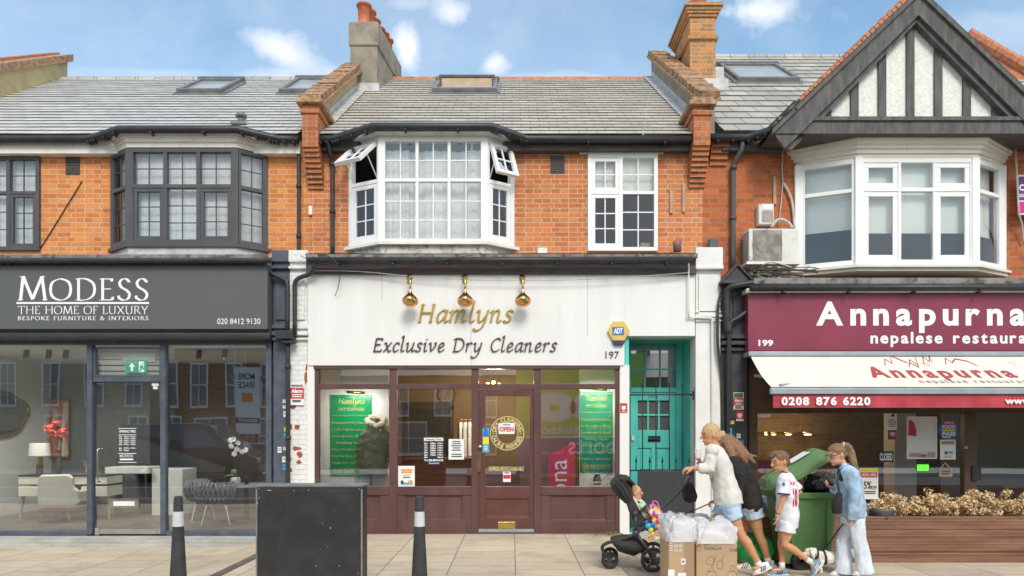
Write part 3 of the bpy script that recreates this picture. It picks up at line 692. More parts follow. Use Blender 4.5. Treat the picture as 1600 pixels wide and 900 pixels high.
def curtain(m, P, u0, u1, v0, v1, d, amp=.03, wav=.11, ph=0):
    n = max(6, int((u1-u0)/.018)); q = []; amp *= .42; wav *= 1.25
    for i in range(n+1):
        u = u0+(u1-u0)*i/n; dd = d+amp*math.sin(2*math.pi*u/wav+ph)+amp*.5*math.sin(2*math.pi*u/(wav*.43)+ph*2)
        q += [P.p(u, v0, dd), P.p(u, v1, dd*.9+d*.1)]
    m.add(q, [(2*i, 2*i+2, 2*i+3, 2*i+1) for i in range(n)])

def roof_courses(m, x0, x1, y0, z0, y1, tan, n=23, x0b=None, x1b=None):
    """slates laid in lapping courses up a slope; x0b/x1b let the sides lean"""
    x0b = x0 if x0b is None else x0b; x1b = x1 if x1b is None else x1b
    for i in range(n):
        a = y0+(y1-y0)*i/n; b_ = y0+(y1-y0)*(i+1)/n
        fa, fb = i/n, (i+1)/n; up = .019
        za, zb = z0+(a-y0)*tan+up, z0+(b_-y0)*tan+.001
        A0, A1 = x0+(x0b-x0)*fa, x1+(x1b-x1)*fa; B0, B1 = x0+(x0b-x0)*fb, x1+(x1b-x1)*fb
        k = max(2, int((A1-A0)/.3)); P = []
        for j in range(k+1):
            f = j/k; w_ = noise.noise(V((f*k*.37, i*1.7, x0)))*.006
            P += [V((A0+(A1-A0)*f, a, za-.010+w_)), V((A0+(A1-A0)*f, a, za+w_)), V((B0+(B1-B0)*f, b_, zb+w_*.3))]
        F = []
        for j in range(k): q = 3*j; F += [(q, q+3, q+4, q+1), (q+1, q+4, q+5, q+2)]
        m.add(P, F)
def gutter(m, pts, r=.06): m.loft(pts, r, n=10)
def bracket_row(m, pts, n, r=.06):
    L = len(pts)-1
    for i in range(n):
        t = (i+.5)/n*L; a = int(t); p = V(pts[a]).lerp(V(pts[a+1]), t-a)
        m.box(p.x-.015, p.x+.015, p.y-.07, p.y+.05, p.z-.085, p.z-.055)

# ---- upper walls
WIN_M = (WX(918, YW), WX(1027, YW), WZ(393, YW), WZ(242, YW))
BAY_M = (WX(548, YW), WX(800, YW), WZ(392, YW), 6.2)
WIN_L = (WX(-70, YW), WX(64, YW), WZ(392, YW), WZ(245, YW))
BAY_L = (WX(178, YW), WX(414, YW), WZ(390, YW), 6.2)
BAY_R = (WX(1252, YW), WX(1556, YW), WZ(428, YW), 6.2)
xl0, xm0, xm1, xr1 = -11.0, WX(484, YW), WX(1098, YW), 10.5
m = MB(); wall_cells(m, xl0, xm0, 4.0, 6.25, YW, YW+.28, [WIN_L, BAY_L]); m.build('wall', M['brick_left'], left_house)
m = MB(); wall_cells(m, xm0, xm1, 4.0, 6.25, YW, YW+.28, [WIN_M, BAY_M]); m.build('wall', M['brick_mid'], mid_house)
m = MB(); wall_cells(m, xm1, xr1, 4.0, 6.3, YW, YW+.28, [BAY_R]); m.build('wall', M['brick_right'], right_house)
# dark rooms behind the windows, ceilings, back walls, side walls
for (h, a, b_) in ((left_house, xl0, xm0-.02), (mid_house, xm0+.02, xm1-.02), (right_house, xm1+.02, xr1)):
    m = MB()
    m.box(a, b_, 3.6, 3.7, 4.05, 6.25); m.box(a, b_, YW+.281, 3.6, 6.15, 6.2); m.box(a, b_, YW+.281, 3.6, 4.0, 4.05)
    m.box(a, a+.05, YW+.281, 3.6, 4.05, 6.15); m.box(b_-.05, b_, YW+.281, 3.6, 4.05, 6.15)
    m.box(a, b_, 9.0, 9.2, 0, 6.2)
    m.build('upstairs_room', M['room_grey'], h)

# ---- roofs
YRM = 4.39; ZRM = ZE+(YRM-.05)*T7
pl, pr = -3.1, 3.05                                    # inner faces of the party parapets
m = MB(); roof_courses(m, pl, pr, .02, ZE, YRM, T7); roof_m = m.build('roof', M['slate_mid'], mid_house)
m = MB(); roof_courses(m, xl0, -3.36, .02, ZE, YRM, T7, 22); roof_l = m.build('roof', M['slate_left'], left_house)
T75, YRR = .75, 5.34; ZER = 6.3
m = MB(); roof_courses(m, 3.32, 12, .02, ZER, YRR, T75, 16); roof_r = m.build('roof', M['slate_right'], right_house)
for (h, a, b_, y, z, mt, nm) in ((roof_m, pl, pr, YRM, ZRM, 'red_tile', 'ridge_tiles'), (roof_l, xl0, -3.36, YRM, ZRM, 'slate_right', 'ridge_tiles'), (roof_r, 3.32, 12, YRR, ZER+(YRR-.02)*T75, 'slate_right', 'ridge_tiles')):
    m = MB(); n = int((b_-a)/.45)
    for i in range(n):
        x = a+(b_-a)*i/n; k = (b_-a)/n
        m.loft([(x+.004, y, z-.03), (x+k-.004, y, z-.03)], .085+.006*(i % 2), n=10)
    m.build(nm, M[mt], h)
    m = MB(); m.add([(a, y, z-.03), (b_, y, z-.03), (b_, 9.2, z-3.2), (a, 9.2, z-3.2)], [(0, 1, 2, 3)]); m.build('rear_slope', M['slate_right'], h)
# gable closures so that no light leaks in
m = MB()
for x in (xl0, ): m.prism([(x, .3, 6.2), (x, 9.2, 6.2), (x, 4.39, ZRM-.1)], (.1, 0, 0))
m.build('gable_end', M['brick_left'], left_house)

# ---- roof windows
def roof_window(parent, pxa, pya, pxb, pyb, pxc, tan, z0, opened=0):
    """bottom edge from (pxa, pyb) to (pxb, pyb) and top at pya, on the slope"""
    A = on_slope(pxa, pyb, .02, z0, tan); B = on_slope(pxb, pyb, .02, z0, tan); C = on_slope(pxc, pya, .02, z0, tan)
    up = V((0, 1, tan)).normalized(); n = V((0, -tan, 1)).normalized(); u = V((1, 0, 0)); w_ = B.x-A.x; h_ = (C-A).dot(up)
    f = MB(); t = .075
    def bx(a, b_, c, d, e, g_): f.obox(A+u*a+up*c+n*e, u*(b_-a), up*(d-c), n*(g_-e))
    for q in ((0, w_, 0, t), (0, w_, h_-t, h_), (0, t, t, h_-t), (w_-t, w_, t, h_-t)): bx(*q, -.02, .11)
    bx(-.06, w_+.06, -.07, 0, -.01, .03); bx(-.07, 0, 0, h_, -.01, .045); bx(w_, w_+.07, 0, h_, -.01, .045); bx(-.04, w_+.04, h_, h_+.12, .02, .13)
    o = f.build('roof_window', M['cabinet_top'], parent, .006)
    g_ = MB()
    if opened:                                          # centre pivot sash swung open, its foot outwards
        up2 = V((0, math.cos(R(opened)), math.sin(R(opened)))); n2 = V((0, -up2.z, up2.y)); c0 = A+up*h_*.78+n*.06
        s = MB()
        for q in ((.05, w_-.05, -.42, -.36), (.05, w_-.05, .10, .16), (.05, .11, -.36, .1), (w_-.11, w_-.05, -.36, .1)): s.obox(c0+u*q[0]+up2*q[2], u*(q[1]-q[0]), up2*(q[3]-q[2]), n2*.05)
        s.build('roof_sash', M['dark_board'], o)
        g_.obox(c0+u*.11-up2*.36+n2*.02, u*(w_-.22), up2*.46, n2*.008)
        k = MB(); k.obox(A+u*t+up*t-n*.05, u*(w_-2*t), up*(h_-2*t), n*.02); k.build('room_opening', M['render_yellow'], o)
    else: g_.obox(A+u*t+up*t+n*.05, u*(w_-2*t), up*(h_-2*t), n*.012)
    g_.build('pane', M['light_wood' if opened else 'roof_glass'], o)
roof_window(left_house, 277, 131, 348, 148, 290, T7, ZE); roof_window(left_house, 437, 129, 512, 148, 455, T7, ZE)
roof_window(mid_house, 676, 131, 776, 147, 680, T7, ZE, opened=75)
roof_window(right_house, 1151, 107, 1249, 130, 1140, T75, ZER)
# roof vent cowl on the left slope
p = on_slope(377, 194, .02, ZE, T7)
m = MB(); m.lathe(p-V((0, 0, .05)), [(.055, 0), (.055, .14), (.05, .17)]); m.lathe(p+V((0, 0, .11)), [(.09, 0), (.095, .03), (.06, .07), (.0, .085)]); m.box(p.x-.12, p.x+.12, p.y-.15, p.y+.12, p.z-.06, p.z-.02)
m.build('roof_vent', M['cabinet_top'], left_house, smooth=True)

# ---- parapets on the party walls, brick piers, chimneys
def parapet(parent, x0, x1, y0, y1, z0, tan, side_mat, lead_side, hgt=.42):
    m = MB()
    m.prism([(x0, y0, z0-.3), (x0, y1, z0+(y1-y0)*tan-.3), (x0, y1, z0+(y1-y0)*tan+hgt), (x0, y0, z0+hgt)], (x1-x0, 0, 0))
    w_ = m.build('parapet_wall', side_mat, parent)
    m = MB(); n = int((y1-y0)/.105)                     # brick on edge coping, each a little loose
    for i in range(n):
        y = y0+(y1-y0)*i/n; z = z0+(y-y0)*tan+hgt; k = (y1-y0)/n; j = random.uniform(-.012, .012)
        m.obox((x0-.07+j, y+.004, z+.002), (x1-x0+.14, 0, 0), V((0, 1, tan))*(k-.012), V((0, -tan, 1)).normalized()*(.095+random.uniform(-.01, .014)))
    for e in (x0-.10, x1+.015): m.obox((e, y0, z0+hgt-.06), (.085, 0, 0), V((0, 1, tan))*(y1-y0), (0, 0, .055))
    m.build('brick_coping', M['coping'], w_)
    m = MB(); xa, xb = (x1+.001, x1+.2) if lead_side > 0 else (x0-.2, x0-.001)
    m.obox((xa, y0+.25, z0+.25*tan+.015), (xb-xa, 0, 0), V((0, 1, tan))*(y1-y0-.3), (0, 0, .015))
    xc = x1+.001 if lead_side > 0 else x0-.012
    m.obox((xc, y0+.25, z0+.25*tan), (.011, 0, 0), V((0, 1, tan))*(y1-y0-.3), (0, 0, .14))
    m.build('lead_flashing', M['lead'], w_)
parapet(mid_house, -3.33, -3.12, .42, 3.35, ZE+.42*T7, T7, M['render_yellow'], 1)
parapet(mid_house, 3.08, 3.29, .42, 4.55, ZE+.42*T7, T7, M['render'], -1, .48)
def pier(parent, x0, x1, ya, zt, zb, ybk=.6):
    m = MB(); m.box(x0, x1, ya, ybk, 5.42 if zb is None else zb+.55, zt)
    zb = zb or 5.0
    n = 8
    for i in range(n):                                   # corbelled courses stepping back to the wall
        m.box(x0+.002*(i % 2), x1-.002*(i % 2), YW-(YW-ya)*(i+1)/(n+1), YW, zb+i*.07, zb+i*.07+.066)
    m.box(x0-.025, x1+.025, ya-.025, ybk, zt-.14, zt-.07)
    o = m.build('brick_pier', M['brick_pier'], parent)
    c = MB(); c.box(x0-.08, x1+.08, ya-.08, ybk+.05, zt, zt+.07); c.box(x0-.045, x1+.045, ya-.045, ybk+.03, zt+.07, zt+.13)
    c.build('pier_cap', M['coping'], o, .01)
pier(mid_house, WX(472, -.05), WX(497, -.05), -.05, WZ(163, -.05), WZ(296, YW))
pier(mid_house, WX(1084, -.05), WX(1110, -.05), -.05, WZ(166, -.05), WZ(294, YW))
m = MB()
for i in range(5): m.box(WX(1110, .2)+.01, WX(1138, .2), .27-.045*i, YW, WZ(256, .2)+i*.085, WZ(256, .2)+i*.085+.08)
m.build('corbel', M['brick_pier'], right_house)
# grey rendered chimney with clay pots
cx0, cx1, cy0, cy1 = WX(547, 3.2), WX(589, 3.2), 3.2, 4.9
m = MB(); zs = WZ(72, 3.2); zt = WZ(34, 3.2)
m.obox((cx0, cy0, 7.9), (cx1-cx0, 0, 0), (.2, cy1-cy0, 0), (0, 0, zs-7.9)); o = m.build('chimney', M['render'], mid_house, .015)
m = MB(); m.obox((cx0-.03, cy0-.03, zs), (cx1-cx0+.06, 0, 0), (.2, cy1-cy0+.06, 0), (0, 0, zt-zs)); m.build('chimney_cap', M['render'], o, .03)
for i in range(6):
    m = MB(); cx = (cx0+cx1)/2-.03+.045*i; y = cy0+.2+i*.265; hh = .47+.03*math.sin(i*1.7)
    m.lathe((cx, y, zt-.02), [(.16, 0), (.15, .05), (.12, .1), (.125, hh*.9), (.155, hh*.92), (.155, hh), (.10, hh), (.09, hh-.1)], n=18)
    m.build('chimney_pot', M['terracotta'], o, smooth=True)
m = MB(); m.box(cx0-.03, cx1+.06, cy0-.12, cy0-.001, ZE+3.0*T7-.05, ZE+3.0*T7+.22); m.build('chimney_flashing', M['lead'], o)
# yellow brick chimney with stepped head
yc = 2.55; bx0, bx1 = WX(1078, yc), WX(1118, yc)
m = MB(); z0_, z1_, z2_ = 7.7, WZ(57, yc), WZ(22, yc)
m.box(bx0, bx1, yc, yc+1.25, z0_, z2_)
m.box(bx0-.05, bx1+.05, yc-.05, yc+1.30, z1_-.06, z1_)
for i in range(4): m.box(bx0-.03*(i+1), bx1+.03*(i+1), yc-.03*(i+1), yc+1.25+.03*(i+1), z2_+.055*i-.06, z2_+.055*(i+1)-.06)
o = m.build('chimney', M['brick_stock'], right_house)
for i in range(3):
    m = MB(); m.lathe(((bx0+bx1)/2, yc+.2+i*.38, z2_+.15), [(.15, 0), (.13, .05), (.12, .34), (.15, .36), (.15, .42), (.09, .42)], n=16); m.build('chimney_pot', M['terracotta'], o, smooth=True)
m = MB(); zf = ZER+(yc-.02)*T75; m.box(bx0-.06, bx1+.2, yc-.16, yc-.001, zf-.12, zf+.12); m.box(bx1+.001, bx1+.16, yc, yc+.5, zf, zf+.42); m.build('chimney_flashing', M['lead'], o)
# sloping parapet at the far left, rising to the ridge
A = on_slope(0, 240, .02, ZE, T7)
px_, py_ = -9.75, 0
m = MB(); m.prism([(-10.2, 1.0, ZE+.2), (-10.2, 4.6, ZRM+.05), (-10.2, 4.6, ZRM+.55), (-10.2, 1.0, ZE+1.0*T7+.6)], (.35, 0, 0))
o = m.build('parapet_wall', M['render_yellow'], left_house)
m = MB(); m.prism([(-10.3, .95, ZE+1.0*T7+.6), (-10.3, 4.7, ZRM+.56), (-10.3, 4.7, ZRM+.72), (-10.3, .95, ZE+1.0*T7+.76)], (.52, 0, 0)); m.build('brick_coping', M['coping'], o)
m = MB(); m.prism([(-10.32, .9, ZE+1.0*T7+.76), (-10.32, 4.75, ZRM+.73), (-10.32, 4.75, ZRM+.79), (-10.32, .9, ZE+1.0*T7+.82)], (.2, 0, 0)); m.build('coping_tiles', M['red_tile'], o)

# ---- bay windows
def bay(parent, fl, fr_, wl, wr, yf, zb, zt, mats, cornice_px, specs, ledge=None):
    """fl/fr_ front corners, wl/wr where the sides meet the wall; specs: per panel list of lights"""
    P = [Panel((wl, YW, zb), (fl, yf, zb)), Panel((fl, yf, zb), (fr_, yf, zb)), Panel((fr_, yf, zb), (wr, YW, zb))]
    fr, gl = MB(), MB()
    return P, fr, gl
# left bay: dark grey
zb, zt = WZ(382, .02), WZ(232, .02); h_ = zt-zb
wl, wr, fl, fr_, yf = WX(176, YW), WX(417, YW), -5.98, -4.32, .02
PL = [Panel((wl, YW, zb), (fl, yf, zb)), Panel((fl, yf, zb), (fr_, yf, zb)), Panel((fr_, yf, zb), (wr, YW, zb))]
f, g = MB(), MB(); tr = h_*.60
for P, k in ((PL[0], 0), (PL[1], 1), (PL[2], 2)):
    frame(P, f, 0, P.w, 0, h_, .07)
    P.box(f, .07, P.w-.07, tr-.03, tr+.03, -.04, .038)
    if k == 1:
        c = [.07, .07+(P.w-.14)*.325, .07+(P.w-.14)*.665, P.w-.07]
        for x in c[1:3]: P.box(f, x-.03, x+.03, .07, tr-.03, -.04, .036); P.box(f, x-.03, x+.03, tr+.03, h_-.07, -.04, .036)
        for i in range(3):
            a, b_ = c[i]+(.03 if i else 0), c[i+1]-(.03 if i < 2 else 0)
            light(P, f, g, a, b_, .07, tr-.03, 2, 3, sash=.055 if i != 1 else .0, bar=.014)
            light(P, f, g, a, b_, tr+.03, h_-.07, 2, 2, bar=.014)
    else:
        light(P, f, g, .07, P.w-.07, .07, tr-.03, 2, 3, bar=.014); light(P, f, g, .07, P.w-.07, tr+.03, h_-.07, 2, 2, bar=.014)
for x, y in ((fl, yf), (fr_, yf)): f.box(x-.05, x+.05, y-.045, y+.05, zb, zt)
bw = f.build('bay_window', M['grey_frame'], left_house, .004); g.build('pane', M['glass_up'], bw)
m = MB()
for P in PL: curtain(m, P, .04, P.w-.04, .05, h_-.05, -.12, .012, .09)
m.build('curtain', M['curtain'], bw)
def cornice(parent, wl, fl, fr_, wr, yf, steps, mat, name='cornice', n='cornice'):
    m = MB()
    for (z0, z1, out) in steps:
        poly = [(wl-out*1.1, YW+.1), (wl-out*1.1, YW-.004), (fl-out*.5, yf-out), (fr_+out*.5, yf-out), (wr+out*1.1, YW-.004), (wr+out*1.1, YW+.1)]
        m.prism([(x, y, z0) for x, y in poly], (0, 0, z1-z0))
    return m.build(name, mat, parent)
cornice(bw, wl, fl, fr_, wr, yf, [(zt, zt+.075, .05), (zt+.075, zt+.14, .085), (zt+.14, zt+.21, .11)], M['old_white'])
cornice(bw, wl, fl, fr_, wr, yf, [(zb-.05, zb, .07)], M['grey_frame'], 'sill')
cornice(bw, wl+.06, fl, fr_, wr-.06, yf, [(zb-.28, zb-.05, .03)], M['lead'], 'apron')
# middle bay: white, curtains, two top hung sashes standing open
zb, zt = WZ(379, YB), WZ(217, YB); h_ = zt-zb
wl, wr, fl, fr_, yf = WX(547, YW), WX(802, YW), WX(597, YB), WX(757, YB), YB
PM = [Panel((wl, YW, zb), (fl, yf, zb)), Panel((fl, yf, zb), (fr_, yf, zb)), Panel((fr_, yf, zb), (wr, YW, zb))]
f, g = MB(), MB(); tr = h_*.595
P = PM[1]; frame(P, f, 0, P.w, 0, h_, .05); c = [.05, .05+(P.w-.1)/3, .05+(P.w-.1)*2/3, P.w-.05]
P.box(f, .05, P.w-.05, tr-.025, tr+.025, -.04, .04)
for x in c[1:3]: P.box(f, x-.025, x+.025, .05, tr-.025, -.04, .038); P.box(f, x-.025, x+.025, tr+.025, h_-.05, -.04, .038)
for i in range(3):
    a, b_ = c[i]+(.025 if i else 0), c[i+1]-(.025 if i < 2 else 0)
    light(P, f, g, a, b_, .05, tr-.025, 2, 3, bar=.02); light(P, f, g, a, b_, tr+.025, h_-.05, 2, 2, bar=.02)
for k in (0, 2):
    P = PM[k]; frame(P, f, 0, P.w, 0, h_, .075); P.box(f, .075, P.w-.075, tr-.03, tr+.03, -.04, .038)
    light(P, f, g, .075, P.w-.075, .075, tr-.03, 2, 3, sash=.065, bar=.02)
for x, y in ((fl, yf), (fr_, yf)): f.box(x-.055, x+.055, y-.05, y+.06, zb, zt)
bm = f.build('bay_window', M['white_upvc'], mid_house, .005); g.build('pane', M['glass_up'], bm)
for k, ang in ((0, 46), (2, 22)):                        # the open sashes swing outwards about their top edge
    P = PM[k]; u0, u1, v0, v1 = .07, P.w-.07, tr+.035, h_-.07; hh = v1-v0; s, g2 = MB(), MB()
    up = -(V((0, 0, -1))*math.cos(R(ang))+P.n*math.sin(R(ang))); nn = P.n*math.cos(R(ang))+V((0, 0, 1))*math.sin(R(ang)); O = P.p(u0, v1, .045)
    def sb(a, b_, cc_, d, e=-.025, g_=.03): s.obox(O+P.u*a-up*d+nn*e, P.u*(b_-a), up*(d-cc_), nn*(g_-e))
    ww = u1-u0
    for q in ((0, ww, 0, .055), (0, ww, hh-.055, hh), (0, .055, .055, hh-.055), (ww-.055, ww, .055, hh-.055)): sb(*q)
    sb(ww/2-.01, ww/2+.01, .055, hh-.055, -.01, .01); sb(.055, ww-.055, hh/2-.01, hh/2+.01, -.009, .009)
    for e in (.03, ww-.03): s.loft([O+P.u*e-up*hh*.55-nn*.02, P.p(u0+e, v0+.03, .0)], .009, n=6)
    g2.add([O+P.u*.05-up*.05, O+P.u*(ww-.05)-up*.05, O+P.u*(ww-.05)-up*(hh-.05), O+P.u*.05-up*(hh-.05)], [(0, 1, 2, 3)])
    so = s.build('open_sash', M['white_upvc'], bm); g2.build('pane', M['glass_up'], bm)
m = MB(); P = PM[1]
for (a, b_, dd, ph) in ((.03, .40, -.16, 0), (.36, .66, -.20, 1), (.66, 1.06, -.17, 2), (1.04, 1.35, -.2, 3), (1.33, P.w-.03, -.15, 4)): curtain(m, P, a, min(b_, P.w), -.02, h_-.02, dd, .028, .13, ph)
m.build('curtain', M['curtain'], bm)
cornice(bm, wl, fl, fr_, wr, yf, [(zt, zt+.05, .06), (zt+.05, zt+.14, .04), (zt+.14, zt+.18, .07)], M['old_white'])
cornice(bm, wl, fl, fr_, wr, yf, [(zb-.045, zb, .09)], M['old_white'], 'sill')
m = MB(); m.prism([(wl+.04, YW, zb-.2), (fl, yf-.02, zb-.2), (fr_, yf-.02, zb-.2), (wr-.04, YW, zb-.2)], (0, 0, .155)); m.build('apron', pmat('flaking grey paint', (.55, .53, .48), .85, .2, 6, .4, 40, dirt=((.20, .19, .17), .5, 9, .9)), bm)
# right bay: white with roller blinds half down
zb, zt = WZ(415, -.05), WZ(247, -.05); h_ = zt-zb; yf = -.05
wl, wr, fl, fr_ = WX(1249, YW), WX(1562, YW), WX(1340, yf), WX(1522, yf)
PR = [Panel((wl, YW, zb), (fl, yf, zb)), Panel((fl, yf, zb), (fr_, yf, zb)), Panel((fr_, yf, zb), (wr, YW, zb))]
f, g, bl = MB(), MB(), MB(); tr = h_*.70
for k, P in enumerate(PR):
    frame(P, f, 0, P.w, 0, h_, .085)
    P.box(f, .085, P.w-.085, tr-.03, tr+.03, -.04, .04)
    if k == 1:
        c = [.085, .085+(P.w-.17)*.335, .085+(P.w-.17)*.665, P.w-.085]
        for x in c[1:3]: P.box(f, x-.025, x+.025, .085, tr-.03, -.04, .038); P.box(f, x-.025, x+.025, tr+.03, h_-.085, -.04, .038)
        for i in range(3):
            a, b_ = c[i]+(.025 if i else 0), c[i+1]-(.025 if i < 2 else 0); sa = .075 if i != 1 else 0
            light(P, f, g, a, b_, .085, tr-.03, 1, 1, sash=sa); light(P, f, g, a, b_, tr+.03, h_-.085, 1, 1, sash=sa)
    else:
        light(P, f, g, .085, P.w-.085, .085, tr-.03, 1, 1); light(P, f, g, .085, P.w-.085, tr+.03, h_-.085, 1, 1)
    P.box(bl, .06, P.w-.06, h_*(.36 if k == 0 else .32), h_-.03, -.13, -.125)
for x, y in ((fl, yf), (fr_, yf)): f.box(x-.06, x+.06, y-.055, y+.06, zb, zt)
f.box(wl-.09, wl+.03, YW-.06, YW, zb, zt); f.box(wr-.03, wr+.07, YW-.06, YW, zb, zt)
brr = f.build('bay_window', M['white_upvc'], right_house, .006); g.build('pane', M['glass_up'], brr); bl.build('blind', M['blind'], brr)
cornice(brr, wl, fl, fr_, wr, yf, [(zt, zt+.05, .05), (zt+.05, zt+.11, .085), (zt+.11, zt+.17, .12), (zt+.17, zt+.22, .17), (zt+.22, zt+.27, .195), (zt+.27, zt+.31, .21), (zt+.31, zt+.36, .225)], M['cream_wood'])
cornice(brr, wl-.08, fl, fr_, wr+.08, yf, [(zb-.09, zb-.04, .04), (zb-.04, zb, .10)], M['cream_wood'], 'sill')
# flat windows
def flat_window(parent, r, fmat, cols, trv, nxs, sash, bar, y=YW-.01):
    P = Panel((r[0], y, r[2]), (r[1], y, r[2])); h_ = r[3]-r[2]; f, g = MB(), MB(); t = .06; tr = h_*trv
    frame(P, f, 0, P.w, 0, h_, t); P.box(f, t, P.w-t, tr-.025, tr+.025, -.04, .037)
    c = [t]+[t+(P.w-2*t)*q for q in cols]+[P.w-t]
    for x in c[1:-1]: P.box(f, x-.03, x+.03, t, tr-.025, -.04, .036); P.box(f, x-.03, x+.03, tr+.025, h_-t, -.04, .036)
    for i in range(len(c)-1):
        a, b_ = c[i]+(.03 if i else 0), c[i+1]-(.03 if i < len(c)-2 else 0)
        light(P, f, g, a, b_, t, tr-.025, 2, 3, sash=sash[i][0], bar=bar); light(P, f, g, a, b_, tr+.025, h_-t, 2, 2, sash=sash[i][1], bar=bar)
    o = f.build('window', fmat, parent, .004); g.build('pane', M['glass_up'], o); return o, P, h_
o, P, h_ = flat_window(mid_house, WIN_M, M['white_upvc'], [.47], .60, 2, [(.06, .06), (0, 0)], .02)
m = MB(); P.box(m, .05, P.w-.05, h_*.60, h_-.03, -.10, -.095); m.build('blind', M['blind'], o)
m = MB(); P.box(m, .03, P.w-.03, .0, .04, -.3, -.06); m.build('sill', M['white_upvc'], o)
m = MB(); m.box(WX(905, YW), WX(1036, YW), YW-.06, YW-.001, WIN_M[3]+.01, WIN_M[3]+.15); m.box(WX(918, YW), WX(1026, YW), YW-.065, YW-.001, WIN_M[3]+.002, WIN_M[3]+.05); m.build('lintel', M['old_white'], o)
o, P, h_ = flat_window(left_house, WIN_L, M['grey_frame'], [.30, .65], .61, 2, [(.05, 0), (.0, 0), (.05, 0)], .014)
m = MB(); curtain(m, P, .03, P.w-.03, .03, h_-.03, -.13, .012, .1); m.build('curtain', M['curtain'], o)
m = MB(); m.box(WX(-90, YW), WX(84, YW), YW-.08, YW-.001, WIN_L[3], WIN_L[3]+.17); m.build('lintel', M['old_white'], o)
# window sill ornaments in the middle flat window: a pot and a small basket
px0 = WX(1004, YW+.15)
m = MB(); m.lathe((px0, YW+.16, WIN_M[2]+.04), [(.05, 0), (.06, .05), (.05, .12), (.03, .14)], n=14); m.lathe((px0+.08, YW+.17, WIN_M[2]+.04), [(.05, 0), (.055, .13)], n=14)
tag(m.build('pot', M['light_wood'], None, smooth=True), 'small wicker pots on the sill behind the flat white window', 'pot')

# ---- air bricks
for h, px in ((mid_house, (860, 882, 244, 271)), (left_house, (103, 125, 246, 273))):
    m = MB(); pbox(m, *px, YW, -.0, .012)
    x0, x1, z0, z1 = WX(px[0], YW), WX(px[1], YW), WZ(px[3], YW), WZ(px[2], YW)
    for i in range(5):
        for j in range(6): m.box(x0+.02+i*.042, x0+.046+i*.042, YW-.024, YW-.012, z0+.02+j*.042, z0+.046+j*.042)
    m.build('air_brick', M['mesh_vent'], h)

# ---- eaves: fascia, gutters, downpipes
def eaves(parent, pts, zoff=0):
    m = MB(); gutter(m, pts); bracket_row(m, pts, max(3, int(len(pts)*2)), .06)
    o = m.build('gutter', M['black_pipe'], parent, smooth=False)
    for p in o.data.polygons: p.use_smooth = True
zg = ZE-.035
wl, wr = WX(547, YW), WX(802, YW); fl, fr_ = WX(597, 0), WX(757, 0)
eaves(mid_house, [(-3.05, .06, zg-.03), (wl-.22, .06, zg-.02), (wl-.12, .04, zg), (fl-.12, -.2, zg+.06), (fr_+.12, -.2, zg+.06), (wr+.12, .04, zg), (wr+.22, .06, zg-.02), (3.0, .06, zg-.03)])
wl, wr = WX(176, YW), WX(417, YW)
eaves(left_house, [(-11, .06, zg-.02), (wl-.24, .06, zg-.02), (wl-.12, .04, zg-.0), (-6.05, -.17, zg+.03), (-4.22, -.17, zg+.03), (wr+.14, .04, zg), (wr+.26, .06, zg-.02), (-3.35, .06, zg-.03)])
eaves(right_house, [(3.1, .06, zg+.0), (3.7, .06, zg+.0), (3.98, -.1, zg+.04), (4.16, -.3, zg+.2), (4.3, -.36, zg+.34)])
for (h, a, b_, mt) in ((mid_house, -3.05, 3.03, 'dark_board'), (left_house, -11, -3.36, 'old_white'), (right_house, 3.33, 4.3, 'dark_board')):
    m = MB(); m.box(a, b_, .14, YW-.002, 6.05 if mt != 'old_white' else 6.0, 6.2); m.build('fascia_board', M[mt], h)
# small bay roofs that carry the slates out over the bays
for h, (a, b_, c, d, yf, mt) in ((mid_house, (WX(545, YW)-.1, WX(597, 0)-.08, WX(757, 0)+.08, WX(804, YW)+.1, -.18, 'lead')), (left_house, (WX(174, YW)-.1, -6.03, -4.25, WX(419, YW)+.1, -.15, 'lead'))):
    m = MB(); m.prism([(a, YW, 6.19), (b_, yf, 6.19), (c, yf, 6.19), (d, YW, 6.19)], (0, 0, .05)); m.build('bay_roof', M[mt], h)
def pipe(parent, pts, r=.038, name='downpipe', mat='black_pipe', clips=()):
    m = MB(); m.loft(smooth_path(pts, 3), r, n=10)
    for z in clips:
        p = min(pts, key=lambda q: abs(q[2]-z)); m.loft([(p[0], p[1], z-.03), (p[0], p[1], z+.03)], r+.012, n=10)
    for q in range(len(m.sm)): m.sm[q] = True
    return m.build(name, M[mat], parent)
x = WX(467, .2); pipe(left_house, [(x, .2, 6.15), (x, .2, 5.9), (x, .2, 5.0), (x, .2, 4.3)], .03, clips=(5.5, 4.7))
x = WX(519, .2); pipe(mid_house, [(x-.03, .08, 6.16), (x-.03, .1, 6.06), (x, .2, 5.94), (x, .22, 5.8), (x, .22, 5.0), (x, .22, 4.42)], .035, clips=(5.85, 5.1))
x = WX(1146, .2); pipe(right_house, [(x+.1, .1, 6.2), (x+.1, .1, 6.05), (x, .2, 5.85), (x, .22, 5.7), (x, .22, 5.0), (x, .22, 4.2)], .04, clips=(5.8, 5.0), mat='grey_frame')

